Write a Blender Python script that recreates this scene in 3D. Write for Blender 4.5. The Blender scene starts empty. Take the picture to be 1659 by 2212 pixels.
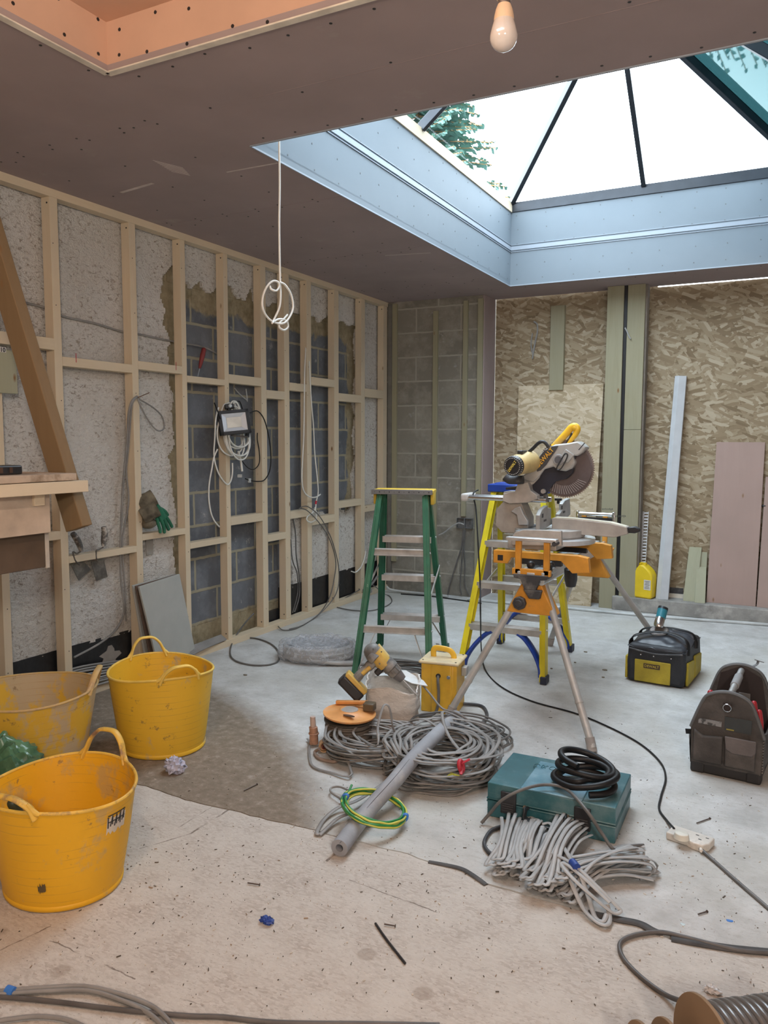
import bpy, math, random
import numpy as np
from mathutils import Vector, Matrix, noise
sc = bpy.context.scene
COL = sc.collection
PI = math.pi
# ------------------------------------------------------------ camera
F_PX, PITCH, YAW, ROLL, CAM_H, IW, IH = 1706.627, .0908, .4804, .0036, 1.45, 1659, 2212
fw = Vector((-math.sin(YAW)*math.cos(PITCH), math.cos(YAW)*math.cos(PITCH), -math.sin(PITCH)))
r0 = Vector((math.cos(YAW), math.sin(YAW), 0)); u0 = r0.cross(fw)
rt = r0*math.cos(ROLL)+u0*math.sin(ROLL); up = -r0*math.sin(ROLL)+u0*math.cos(ROLL)
CP = Vector((0, 0, CAM_H))
cd = bpy.data.cameras.new('camera'); cam = bpy.data.objects.new('camera', cd); COL.objects.link(cam)
cam.matrix_world = Matrix(((rt.x, up.x, -fw.x, 0), (rt.y, up.y, -fw.y, 0), (rt.z, up.z, -fw.z, CAM_H), (0, 0, 0, 1)))
cd.sensor_fit = 'VERTICAL'; cd.sensor_height = 24; cd.lens = 24*F_PX/IH; cd.clip_start = .05; cd.clip_end = 200
sc.camera = cam
# ------------------------------------------------------------ light
EXPO = 0.0
SKY = 11.5
vs = sc.view_settings; vs.view_transform = 'Standard'; vs.look = 'None'; vs.gamma = 1; vs.exposure = EXPO; vs.use_curve_mapping = False
w = bpy.data.worlds.new('overcast_sky'); sc.world = w; w.use_nodes = True
nt = w.node_tree; nt.nodes.clear()
wo = nt.nodes.new('ShaderNodeOutputWorld'); bg = nt.nodes.new('ShaderNodeBackground')
tc = nt.nodes.new('ShaderNodeTexCoord'); sp = nt.nodes.new('ShaderNodeSeparateXYZ'); cr = nt.nodes.new('ShaderNodeValToRGB')
nt.links.new(tc.outputs['Generated'], sp.inputs[0]); nt.links.new(sp.outputs['Z'], cr.inputs[0])
cr.color_ramp.elements[0].position = .0; cr.color_ramp.elements[0].color = (.55, .62, .66, 1)
cr.color_ramp.elements[1].position = .45; cr.color_ramp.elements[1].color = (.82, .915, 1.0, 1)
nt.links.new(cr.outputs[0], bg.inputs[0]); bg.inputs[1].default_value = SKY; nt.links.new(bg.outputs[0], wo.inputs[0])

def light(name, kind, loc, energy, col, size=.1, rot=(0, 0, 0), sy=None, portal=False):
    l = bpy.data.lights.new(name, kind); l.energy = energy; l.color = col
    if kind == 'AREA':
        l.shape = 'RECTANGLE'; l.size = size; l.size_y = sy or size
        l.cycles.is_portal = portal
    else: l.shadow_soft_size = size
    o = bpy.data.objects.new(name, l); o.location = loc; o.rotation_euler = rot; COL.objects.link(o); return o
light('skylight_portal', 'AREA', (-1.14, 4.72, 3.43), 1, (1, 1, 1), 2.2, (0, 0, 0), 3.6, True)
WARM = 48
light('pendant_light', 'POINT', (-1.0, .55, 2.42), WARM, (1, .78, .60), .05)
light('fill_light', 'POINT', (1.2, -1.3, 2.35), 235, (1, .92, .82), .2)  # unseen fill lamp added behind the camera to brighten the left wall
# ------------------------------------------------------------ picking points in the room from the photograph
def ray(x, y): return fw*F_PX+rt*(x-IW/2)-up*(y-IH/2)
def PZ(x, y, z=0.0): d = ray(x, y); return CP+d*((z-CAM_H)/d.z)
def PX(x, y, v=-3.494): d = ray(x, y); return CP+d*(v/d.x)
def PY(x, y, v=6.79): d = ray(x, y); return CP+d*(v/d.y)
def PD(x, y, dist): return CP+ray(x, y)/F_PX*dist
# ------------------------------------------------------------ materials
class NB:
    def __init__(s, name):
        s.m = bpy.data.materials.new(name); s.m.use_nodes = True; s.t = s.m.node_tree; s.t.nodes.clear()
        s.out = s.t.nodes.new('ShaderNodeOutputMaterial'); s.b = s.t.nodes.new('ShaderNodeBsdfPrincipled')
        s.t.links.new(s.b.outputs[0], s.out.inputs[0])
        s.tc = s.t.nodes.new('ShaderNodeTexCoord')
    def put(s, sock, v):
        if isinstance(v, bpy.types.NodeSocket): s.t.links.new(v, sock)
        elif v is not None:
            if hasattr(sock.default_value, '__len__') and len(sock.default_value) == 4 and hasattr(v, '__len__') and len(v) == 3: v = (*v, 1)
            sock.default_value = v
    def n(s, kind, ins=None, **props):
        nd = s.t.nodes.new(kind)
        for k, v in props.items(): setattr(nd, k, v)
        for k, v in (ins or {}).items(): s.put(nd.inputs[k], v)
        return nd
    def math(s, op, a, b=0.0, c=None):
        nd = s.n('ShaderNodeMath', {0: a, 1: b}, operation=op)
        if c is not None: s.put(nd.inputs[2], c)
        return nd.outputs[0]
    def mapv(s, vec, scale=(1, 1, 1), rot=(0, 0, 0), loc=(0, 0, 0)):
        return s.n('ShaderNodeMapping', {'Vector': vec, 'Scale': scale, 'Rotation': rot, 'Location': loc}).outputs[0]
    def noise(s, vec, scale, detail=4, rough=.55, dist=0):
        return s.n('ShaderNodeTexNoise', {'Vector': vec, 'Scale': scale, 'Detail': detail, 'Roughness': rough, 'Distortion': dist}).outputs[0]
    def ramp(s, f, stops):
        nd = s.n('ShaderNodeValToRGB', {0: f}); e = nd.color_ramp.elements
        while len(e) < len(stops): e.new(.5)
        for el, (p, c) in zip(e, stops):
            el.position = p; el.color = (*c, 1) if len(c) == 3 else c
        return nd.outputs[0]
    def step(s, f, a, b): return s.n('ShaderNodeMapRange', {0: f, 1: a, 2: b, 3: 0.0, 4: 1.0}).outputs[0]
    def mix(s, f, a, b, mode='MIX'):
        nd = s.n('ShaderNodeMix', {0: f}, data_type='RGBA', blend_type=mode); s.put(nd.inputs[6], a); s.put(nd.inputs[7], b); return nd.outputs[2]
    def bump(s, h, strength=.3, dist=.01): s.put(s.b.inputs['Normal'], s.n('ShaderNodeBump', {'Height': h, 'Strength': strength, 'Distance': dist}).outputs[0])
    def fin(s, col, rough=.6, metal=0., spec=.5):
        s.put(s.b.inputs['Base Color'], col); s.put(s.b.inputs['Roughness'], rough); s.put(s.b.inputs['Metallic'], metal); s.put(s.b.inputs['Specular IOR Level'], spec); return s.m
    @property
    def obj(s): return s.tc.outputs['Object']
def mat(name, col, rough=.55, metal=0., var=.12, vscale=9, bump=0, bscale=60, dirt=None, spec=.5):
    """plain surface with soft mottling and optional dirt=(colour, noise scale, from, to)"""
    s = NB(name); f = s.noise(s.obj, vscale); c2 = tuple(max(0, x*(1-var*2)) for x in col); c1 = tuple(min(1, x*(1+var)) for x in col)
    c = s.ramp(f, [(.3, c2), (.7, c1)])
    if dirt: c = s.mix(s.step(s.noise(s.obj, dirt[1], 8, .65), dirt[2], dirt[3]), c, dirt[0])
    if bump: s.bump(s.noise(s.obj, bscale, 3), bump, .004)
    return s.fin(c, rough, metal, spec)
def wood(name, c1, c2, axis='z', knot=(.22, .12, .05), rough=.75, s0=1.0, ring=34):
    s = NB(name); k = {'x': (.06, 1, 1), 'y': (1, .06, 1), 'z': (1, 1, .06)}[axis]
    info = s.n('ShaderNodeObjectInfo'); off = s.n('ShaderNodeVectorMath', {0: s.obj}, operation='ADD'); 
    rnd = s.n('ShaderNodeVectorMath', {0: (3.1, 7.7, 5.3)}, operation='SCALE'); s.put(rnd.inputs['Scale'], info.outputs['Random']); s.put(off.inputs[1], rnd.outputs[0])
    v = s.mapv(off.outputs[0], tuple(a*s0 for a in k))
    f = s.noise(v, ring, 5, .6, 1.2); g = s.noise(off.outputs[0], 3, 2)
    c = s.mix(s.math('MULTIPLY', f, .9), c1, c2); c = s.mix(s.step(g, .35, .75), c, tuple(x*.86 for x in c1))
    kv = s.n('ShaderNodeTexVoronoi', {'Vector': s.mapv(off.outputs[0], {'x': (1, 2.4, 2.4), 'y': (2.4, 1, 2.4), 'z': (2.4, 2.4, 1)}[axis]), 'Scale': 3.2}).outputs[0]
    c = s.mix(s.math('SUBTRACT', 1, s.step(kv, .03, .085)), c, knot)
    s.bump(f, .12, .003); return s.fin(c, rough, 0, .25)
PINE = dict(c1=(.70, .60, .45), c2=(.58, .46, .31))
pine_x, pine_y, pine_z = (wood('pine_'+a, PINE['c1'], PINE['c2'], a) for a in 'xyz')
treated_z = wood('treated_green_timber_z', (.36, .34, .24), (.25, .225, .135), 'z'); treated_x = wood('treated_green_timber_x', (.34, .32, .20), (.25, .22, .13), 'x')
brown_wood = wood('old_brown_timber', (.33, .19, .085), (.22, .115, .045), 'z')
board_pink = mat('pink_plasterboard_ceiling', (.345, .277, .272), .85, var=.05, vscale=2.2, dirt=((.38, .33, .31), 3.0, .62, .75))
board_warm_glow = mat('pink_plasterboard_warm_glow', (.60, .38, .27), .85, var=.05, vscale=3)  # pink board with the warm lamp glow put into its colour
board_edge = mat('plaster_edge', (.72, .66, .56), .9)
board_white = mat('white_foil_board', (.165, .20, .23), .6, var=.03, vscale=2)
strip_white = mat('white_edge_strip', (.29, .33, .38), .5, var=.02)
screw = mat('screw_head', (.02, .02, .022), .5)
steel = mat('galvanised_steel', (.58, .60, .62), .38, .9, .1, 20)
alu = mat('dull_aluminium', (.62, .61, .60), .42, .75, .1, 14)
dusty_alu = mat('dusty_cast_metal', (.47, .44, .41), .6, .25, .12, 14)
chrome = mat('bright_steel', (.78, .79, .80), .18, 1, .03)
black_rubber = mat('black_rubber', (.010, .010, .011), .45, bump=.1, spec=.3)
black_plastic = mat('black_plastic', (.022, .022, .025), .4, var=.2)
black_dusty = mat('dusty_black_plastic', (.045, .045, .05), .55, dirt=((.2, .19, .18), 12, .5, .8))
grey_cable = mat('grey_pvc_cable', (.25, .24, .23), .5, var=.15, vscale=7)
mid_cable = mat('dull_grey_cable', (.13, .125, .12), .5, var=.2, vscale=7)
pale_cable = mat('pale_grey_flat_cable', (.38, .38, .375), .5, var=.12, vscale=9)
white_cable = mat('white_cable_sheath', (.74, .74, .70), .4, var=.05)
red_tape = mat('red_tape', (.5, .03, .05), .5); blue_tape = mat('blue_tape', (.05, .2, .6), .5); blue_dark = mat('dark_blue_plastic', (.02, .06, .3), .5)
yellow_saw = mat('yellow_tool_plastic', (.80, .47, .03), .42, dirt=((.5, .38, .2), 10, .58, .8))
cream_saw = mat('faded_yellow_motor_casing', (.62, .46, .20), .5)
# ------------------------------------------------------------ mesh builder
def rotz(a): return Matrix.Rotation(a, 3, 'Z')
class MB:
    def __init__(s): s.v = []; s.f = []; s.mi = []
    def add(s, vs_, fs, mi=0):
        o = len(s.v); s.v += [Vector(p) for p in vs_]; s.f += [tuple(i+o for i in f) for f in fs]; s.mi += [mi]*len(fs); return s
    def box(s, c, d, R=None, mi=0):
        c = Vector(c); R = R or Matrix.Identity(3); hx, hy, hz = d[0]/2, d[1]/2, d[2]/2
        P = [c+R@Vector((x*hx, y*hy, z*hz)) for x in (-1, 1) for y in (-1, 1) for z in (-1, 1)]
        return s.add(P, [(0, 1, 3, 2), (4, 6, 7, 5), (0, 4, 5, 1), (2, 3, 7, 6), (0, 2, 6, 4), (1, 5, 7, 3)], mi)
    def lim(s, a, b, mi=0):
        a = Vector(a); b = Vector(b); return s.box((a+b)/2, [abs(x) for x in (b-a)], mi=mi)
    def bar(s, p, q, wd, ht, upv=(0, 0, 1), mi=0, ext=0):
        p = Vector(p); q = Vector(q); z = (q-p).normalized(); u = Vector(upv); u = (u-z*u.dot(z)).normalized(); x = u.cross(z)
        R = Matrix((x, u, z)).transposed(); return s.box((p+q)/2, (wd, ht, (q-p).length+ext*2), R, mi)
    def ring(s, c, x, y, r, n, sx=1, sy=1): return [c+x*(math.cos(2*PI*i/n)*r*sx)+y*(math.sin(2*PI*i/n)*r*sy) for i in range(n)]
    def cyl(s, p, q, r, r2=None, n=20, mi=0, cap=True, sx=1, sy=1):
        p = Vector(p); q = Vector(q); r2 = r if r2 is None else r2; z = (q-p).normalized()
        x = z.orthogonal().normalized() if abs(z.z) < .99 else Vector((1, 0, 0)); y = z.cross(x)
        a = s.ring(p, x, y, r, n, sx, sy); b = s.ring(q, x, y, r2, n, sx, sy)
        fs = [(i, (i+1) % n, n+(i+1) % n, n+i) for i in range(n)]
        if cap: fs += [tuple(range(n-1, -1, -1)), tuple(range(n, 2*n))]
        return s.add(a+b, fs, mi)
    def tube(s, pts, r, n=8, mi=0, closed=False, flat=None, upv=None, cap=True):
        P = [Vector(p) for p in pts]; m = len(P)
        if m < 2: return s
        rr = r if hasattr(r, '__len__') else [r]*m
        T = []
        for i in range(m):
            a = P[(i-1) % m] if (closed or i > 0) else P[0]; b = P[(i+1) % m] if (closed or i < m-1) else P[-1]
            t = (b-a); T.append(t.normalized() if t.length > 1e-9 else Vector((1, 0, 0)))
        x = Vector(upv).cross(T[0]) if upv else T[0].orthogonal()
        if x.length < 1e-5: x = T[0].orthogonal()
        x.normalize(); V = []; fa, fb = flat or (1, 1)
        for i in range(m):
            if upv:
                xx = Vector(upv).cross(T[i])
                if xx.length > .15: x = xx.normalized() if xx.dot(x) >= 0 else -xx.normalized()
            x = (x-T[i]*x.dot(T[i])); x = x.normalized() if x.length > 1e-6 else T[i].orthogonal().normalized()
            y = T[i].cross(x); V += s.ring(P[i], x, y, rr[i], n, fa, fb)
        fs = [(i*n+j, i*n+(j+1) % n, ((i+1) % m)*n+(j+1) % n, ((i+1) % m)*n+j) for i in range(m if closed else m-1) for j in range(n)]
        if not closed and cap: fs += [tuple(range(n-1, -1, -1)), tuple((m-1)*n+j for j in range(n))]
        return s.add(V, fs, mi)
    def lathe(s, prof, n=32, c=(0, 0, 0), R=None, mi=0, sx=1, sy=1, closed=False):
        c = Vector(c); R = R or Matrix.Identity(3); V = []
        for r, z in prof: V += [c+R@Vector((r*sx*math.cos(2*PI*i/n), r*sy*math.sin(2*PI*i/n), z)) for i in range(n)]
        m = len(prof); fs = [(k*n+i, k*n+(i+1) % n, ((k+1) % m)*n+(i+1) % n, ((k+1) % m)*n+i) for k in range(m if closed else m-1) for i in range(n)]
        if not closed:
            if prof[0][0] > 1e-4: fs.append(tuple(range(n-1, -1, -1)))
            if prof[-1][0] > 1e-4: fs.append(tuple((m-1)*n+i for i in range(n)))
        return s.add(V, fs, mi)
    def prism(s, poly, a, b, plane='xz', mi=0, T=None):
        """extrude a 2-D outline between a and b along the axis left over"""
        def P(u, v, t):
            p = {'xy': (u, v, t), 'xz': (u, t, v), 'yz': (t, u, v)}[plane]; return T@Vector(p) if T else Vector(p)
        n = len(poly); V = [P(u, v, a) for u, v in poly]+[P(u, v, b) for u, v in poly]
        return s.add(V, [tuple(range(n)), tuple(range(2*n-1, n-1, -1))]+[(i, n+i, n+(i+1) % n, (i+1) % n) for i in range(n)], mi)
    def sphere(s, c, r, n=16, sc_=(1, 1, 1), mi=0, R=None):
        m = n//2; return s.lathe([(max(r*math.sin(PI*k/m), 0), -r*math.cos(PI*k/m)) for k in range(m+1)] if sc_ == (1, 1, 1) else [(r*math.sin(PI*k/m), -r*sc_[2]*math.cos(PI*k/m)) for k in range(m+1)], n, c, R, mi, sc_[0], sc_[1])
    def torus(s, c, R_, r, n=40, k=10, mi=0, M=None, sx=1, sy=1):
        M = M or Matrix.Identity(3); return s.tube([Vector(c)+M@Vector((R_*sx*math.cos(2*PI*i/n), R_*sy*math.sin(2*PI*i/n), 0)) for i in range(n)], r, k, mi, True)
    def xf(s, M):
        s.v = [M@p for p in s.v]; return s
    def build(s, name, mats, parent=None, bevel=0, sharp=35, seg=2, origin=None, label=None, cat=None, group=None, kind=None, sub=0):
        me = bpy.data.meshes.new(name); vs2 = s.v; loc = Vector((0, 0, 0))
        if parent is None:
            if origin is None:
                xs = [p.x for p in vs2]; ys = [p.y for p in vs2]; zs = [p.z for p in vs2]
                origin = Vector(((min(xs)+max(xs))/2, (min(ys)+max(ys))/2, min(zs)))
            loc = Vector(origin); vs2 = [p-loc for p in vs2]
        me.from_pydata([tuple(p) for p in vs2], [], s.f)
        for m in (mats if isinstance(mats, (list, tuple)) else [mats]): me.materials.append(m)
        me.polygons.foreach_set('material_index', s.mi); me.polygons.foreach_set('use_smooth', [True]*len(s.f))
        me.validate(clean_customdata=False)
        import bmesh
        bm = bmesh.new(); bm.from_mesh(me); bmesh.ops.recalc_face_normals(bm, faces=bm.faces); bm.to_mesh(me); bm.free()
        me.set_sharp_from_angle(angle=math.radians(sharp))
        o = bpy.data.objects.new(name, me); COL.objects.link(o); o.location = loc
        if parent: o.parent = parent
        if bevel:
            b = o.modifiers.new('bevel', 'BEVEL'); b.width = bevel; b.segments = seg; b.limit_method = 'ANGLE'; b.angle_limit = math.radians(40)
        if sub:
            b = o.modifiers.new('sub', 'SUBSURF'); b.levels = sub; b.render_levels = sub
        if label: o['label'] = label
        if cat: o['category'] = cat
        if group: o['group'] = group
        if kind: o['kind'] = kind
        return o
def thing(name, label, cat, loc=(0, 0, 0), rz=0, group=None, kind=None):
    o = bpy.data.objects.new(name, None); COL.objects.link(o); o.location = loc; o.rotation_euler = (0, 0, rz); o.empty_display_size = .1
    if label: o['label'] = label
    if cat: o['category'] = cat
    if group: o['group'] = group
    if kind: o['kind'] = kind
    return o
def spl(pts, k=8, closed=False):
    P = [Vector(p) for p in pts]; n = len(P); out = []
    for i in range(n if closed else n-1):
        g = (lambda j: P[j % n]) if closed else (lambda j: P[min(max(j, 0), n-1)])
        a, b, c, d = g(i-1), g(i), g(i+1), g(i+2)
        for j in range(k):
            t = j/k; out.append(.5*((2*b)+(c-a)*t+(2*a-5*b+4*c-d)*t*t+(3*b-a-3*c+d)*t**3))
    if not closed: out.append(P[-1])
    return out
def text_mb(txt, size, M, depth=.0008, mi=0, sx=1.0):
    """lettering as flat solid mesh, laid out in x-y and moved by matrix M"""
    cu = bpy.data.curves.new('t', 'FONT'); cu.body = txt; cu.size = size; cu.align_x = 'CENTER'; cu.align_y = 'CENTER'; cu.extrude = depth; cu.offset = size*.012
    o = bpy.data.objects.new('t', cu); COL.objects.link(o); bpy.context.view_layer.update()
    me = bpy.data.meshes.new_from_object(o.evaluated_get(bpy.context.evaluated_depsgraph_get()))
    b = MB(); b.add([M@Vector((v.co.x*sx, v.co.y, v.co.z)) for v in me.vertices], [tuple(p.vertices) for p in me.polygons], mi)
    bpy.data.objects.remove(o); bpy.data.curves.remove(cu); bpy.data.meshes.remove(me); return b
def frame_mat(o, x, y):
    x = Vector(x).normalized(); y = Vector(y); z = x.cross(y).normalized(); y = z.cross(x)
    return Matrix(((x.x, y.x, z.x, o[0]), (x.y, y.y, z.y, o[1]), (x.z, y.z, z.z, o[2]), (0, 0, 0, 1)))
# ============================================================ THE ROOM
XL, DB, HC = -3.494, 6.79, 2.744           # face of the left studs, block wall, ceiling
XW = XL-.085                               # painted face of the left wall
YO = 7.08                                  # face of the OSB wall
XR, YN = 2.6, -2.6
SX0, SX1, SY0, SY1 = -2.205, -.13, 2.94, 6.507
CX0, CX1, CY0, CY1 = -2.235, 1.2, -.3, 2.15
# floor -------------------------------------------------------
crack_px = [(-260, 1540), (-60, 1590), (120, 1640), (275, 1688), (330, 1702), (372, 1718), (430, 1736), (500, 1750), (560, 1766), (640, 1783), (708, 1801), (753, 1812), (821, 1830), (884, 1845), (926, 1861), (1000, 1878), (1049, 1908), (1136, 1932), (1200, 1950), (1271, 1970), (1330, 1984), (1380, 1998), (1412, 2012), (1449, 2025), (1532, 2041), (1610, 2052), (1700, 2066), (1900, 2095)]
crack = [PZ(*p) for p in crack_px]
crack = [Vector((-3.75, crack[0].y+(crack[0].x+3.75)*.15, 0))]+crack+[Vector((2.6, crack[-1].y+.0, 0))]
random.seed(4)
fine = []
for a, b in zip(crack[:-1], crack[1:]):
    k = max(2, int((b-a).length/.035))
    for i in range(k): fine.append(a.lerp(b, i/k)+Vector((random.uniform(-.003, .003), random.uniform(-.004, .004), 0)))
fine.append(crack[-1])
def gapw(x):                       # the joint is wider towards the right
    return .004+.012*max(0, min(1, (x+1.1)/1.0))
def floor_shader(name, boards):
    s = NB(name); P = s.n('ShaderNodeNewGeometry').outputs['Position']; X, Y, _ = s.n('ShaderNodeSeparateXYZ', {0: P}).outputs
    big = s.noise(P, 1.3, 3); med = s.noise(P, 6, 6, .62); fin = s.noise(s.mapv(P, (1, 1, 1)), 70, 5, .65)
    slab = s.ramp(med, [(.28, (.38, .375, .36)), (.5, (.51, .51, .50)), (.72, (.62, .625, .62))])
    slab = s.mix(s.step(big, .45, .75), slab, (.47, .46, .42)); slab = s.mix(s.math('MULTIPLY', s.step(s.noise(s.mapv(P, (1, 2.2, 1), (0, 0, .3)), 20, 8, .75), .52, .66), .5), slab, (.36, .345, .32))
    flake = s.n('ShaderNodeTexVoronoi', {'Vector': s.mapv(P, (75, 170, 1), (0, 0, .5)), 'Scale': 1.0, 'Randomness': 1.0}); fv = s.n('ShaderNodeSeparateXYZ', {0: flake.outputs['Color']}).outputs[0]
    brd = s.ramp(fv, [(.0, (.40, .355, .315)), (.4, (.465, .425, .385)), (1, (.54, .505, .465))])
    brd = s.mix(s.step(med, .38, .7), brd, (.56, .53, .49))
    # browner floor tone inside an arc with a noisy edge
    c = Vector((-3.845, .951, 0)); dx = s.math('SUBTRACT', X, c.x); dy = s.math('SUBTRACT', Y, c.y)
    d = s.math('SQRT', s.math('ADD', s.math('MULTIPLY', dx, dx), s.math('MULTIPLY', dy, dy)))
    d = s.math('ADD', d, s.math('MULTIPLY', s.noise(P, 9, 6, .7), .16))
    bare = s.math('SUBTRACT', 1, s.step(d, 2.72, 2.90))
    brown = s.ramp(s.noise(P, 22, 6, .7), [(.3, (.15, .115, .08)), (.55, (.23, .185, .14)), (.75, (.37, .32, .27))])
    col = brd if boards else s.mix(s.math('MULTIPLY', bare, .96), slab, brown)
    if boards:
        seams = [((494, 1749), (410, 1801)), ((410, 1801), (301, 1833)), ((467, 1737), (380, 1791)), ((753, 1815), (705, 1860)), ((754, 1900), (960, 1976)), ((108, 2030), (293, 2114)), ((390, 2155), (490, 2192)), ((0, 2052), (110, 2000))]
        tot = None; wob = s.math('MULTIPLY', s.math('SUBTRACT', s.noise(P, 24, 3), .5), .016)
        for i, (a, b) in enumerate(seams):
            A = PZ(*a); B = PZ(*b); L = (B-A).length; t = (B-A)/L
            rx = s.math('SUBTRACT', X, A.x); ry = s.math('SUBTRACT', Y, A.y)
            al = s.math('ADD', s.math('MULTIPLY', rx, t.x), s.math('MULTIPLY', ry, t.y))
            ac = s.math('ABSOLUTE', s.math('ADD', s.math('SUBTRACT', s.math('MULTIPLY', ry, t.x), s.math('MULTIPLY', rx, t.y)), wob))
            m = s.math('MULTIPLY', s.math('LESS_THAN', ac, .0045 if i in (0, 3) else .0022), s.math('MULTIPLY', s.math('GREATER_THAN', al, 0), s.math('LESS_THAN', al, L)))
            tot = m if tot is None else s.math('MAXIMUM', tot, m)
        tot = s.math('MULTIPLY', tot, s.step(s.noise(P, 9, 4), .42, .54))
        col = s.mix(s.math('MULTIPLY', tot, .75), col, (.12, .09, .07))
        sm = s.step(s.n('ShaderNodeTexVoronoi', {'Vector': P, 'Scale': 4.2}).outputs[0], .10, .13)   # round damp marks
        col = s.mix(s.math('MULTIPLY', s.math('MULTIPLY', s.math('SUBTRACT', 1, sm), s.step(big, .45, .55)), .45), col, (.26, .21, .17))
    else: tot = None
    speck = s.math('MULTIPLY', s.step(s.noise(s.mapv(P, (1, 2.4, 1), (0, 0, .4)), 62, 5, .75), .60, .68), s.step(med, .3, .55))
    col = s.mix(s.math('MULTIPLY', speck, .8), col, (.14, .11, .09)); pit = s.step(s.noise(s.mapv(P, (1, 1.8, 1), (0, 0, -.5)), 34, 8, .8), .57, .63); col = s.mix(s.math('MULTIPLY', pit, .35), col, (.25, .20, .165))
    lite = s.step(s.noise(P, 95, 3, .6), .66, .74); col = s.mix(s.math('MULTIPLY', lite, .5), col, (.72, .68, .62))
    h = s.math('ADD', s.math('MULTIPLY', fin, .6), s.math('MULTIPLY', med, .8)); s.bump(h, .55, .010)
    return s.fin(col, s.ramp(med, [(.3, (.75,)*3), (.7, (.92,)*3)]), 0, .25)
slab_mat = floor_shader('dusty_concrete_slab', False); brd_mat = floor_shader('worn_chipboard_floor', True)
b = MB(); n = len(fine)
far = [Vector((p.x, p.y+gapw(p.x)/2, 0)) for p in fine]; back = [Vector((p.x, 7.4, 0)) for p in fine]; low = [p-Vector((0, 0, .05)) for p in far]
b.add(far+back+low, [(i, i+1, n+i+1, n+i) for i in range(n-1)]+[(i, 2*n+i, 2*n+i+1, i+1) for i in range(n-1)])
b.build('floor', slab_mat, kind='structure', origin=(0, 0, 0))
b = MB(); near = [Vector((p.x, p.y-gapw(p.x)/2, -.001)) for p in fine]; fr = [Vector((p.x, YN, -.001)) for p in fine]; low = [p-Vector((0, 0, .05)) for p in near]
b.add(near+fr+low, [(i, n+i, n+i+1, i+1) for i in range(n-1)]+[(i, i+1, 2*n+i+1, 2*n+i) for i in range(n-1)])
b.build('floor_boards', brd_mat, kind='structure', origin=(0, 0, 0))
MB().lim((-3.8, YN, -.12), (XR, 7.4, -.05)).build('floor_base', mat('dark_void', (.05, .025, .02), .9), kind='structure')
# left wall: blockwork with painted render chopped away in the middle ------------------------------------------
def block_mat(name, c1, c2, mort, plane, off=(0, 0, 0), msize=.012, tan=None, bmp=.5):
    s = NB(name); P = s.n('ShaderNodeNewGeometry').outputs['Position']; X, Y, Z = s.n('ShaderNodeSeparateXYZ', {0: P}).outputs
    U = Y if plane == 'yz' else X; v = s.n('ShaderNodeCombineXYZ', {0: U, 1: Z, 2: 0.0}).outputs[0]
    v = s.n('ShaderNodeVectorMath', {0: v, 1: off}, operation='ADD').outputs[0]
    wv = s.n('ShaderNodeVectorMath', {0: s.n('ShaderNodeTexNoise', {'Vector': P, 'Scale': 14.0}).outputs[1], 1: (.012, .012, 0)}, operation='MULTIPLY').outputs[0]
    v = s.n('ShaderNodeVectorMath', {0: v, 1: wv}, operation='ADD').outputs[0]
    br = s.n('ShaderNodeTexBrick', {'Vector': v, 'Color1': (0, 0, 0, 1), 'Color2': (1, 1, 1, 1), 'Scale': 1.0, 'Mortar Size': msize, 'Mortar Smooth': .25, 'Brick Width': .45, 'Row Height': .225})
    c = s.mix(s.n('ShaderNodeSeparateXYZ', {0: br.outputs[0]}).outputs[0], c1, c2); c = s.mix(s.step(s.noise(P, 7, 6, .65), .45, .75), c, tuple(x*1.35 for x in c2))
    c = s.mix(s.math('MULTIPLY', s.step(s.noise(P, 11, 8, .75), .60, .68), .6), c, (.42, .42, .40))
    c = s.mix(br.outputs[1], c, mort)
    if tan:     # bonding coat left round the edges of the chopped-out panel
        (y0, y1, z1, z0) = tan; q = s.math('MULTIPLY', s.noise(P, 5, 5, .6), .34)
        m = s.step(s.math('SUBTRACT', s.math('ADD', Z, q), z1), .0, .03); m = s.math('MAXIMUM', m, s.step(s.math('SUBTRACT', s.math('ADD', Y, s.math('MULTIPLY', q, .6)), y1), 0, .02))
        m = s.math('MAXIMUM', m, s.math('SUBTRACT', 1, s.step(s.math('SUBTRACT', Y, s.math('MULTIPLY', q, .5)), y0, y0+.02))); m = s.math('MAXIMUM', m, s.math('SUBTRACT', 1, s.step(s.math('SUBTRACT', Z, s.math('MULTIPLY', q, .5)), z0, z0+.02)))
        c = s.mix(m, c, s.ramp(s.noise(P, 16, 6, .7), [(.3, (.20, .165, .10)), (.7, (.40, .34, .23))]))
    h = s.math('ADD', s.math('MULTIPLY', br.outputs[1], .8), s.math('MULTIPLY', s.noise(P, 40, 6, .7), .5)); s.bump(h, bmp, .01)
    return s.fin(c, .9, 0, .2)
left_block = block_mat('blue_grey_blocks', (.115, .123, .138), (.155, .165, .183), (.32, .295, .22), 'yz', (.14, .03, 0), .011, (3.955, 6.27, 2.46, .10))
MB().lim((-3.80, YN, -.05), (XW-.022, 7.4, HC+.1)).build('wall_left', left_block, kind='structure')
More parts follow.
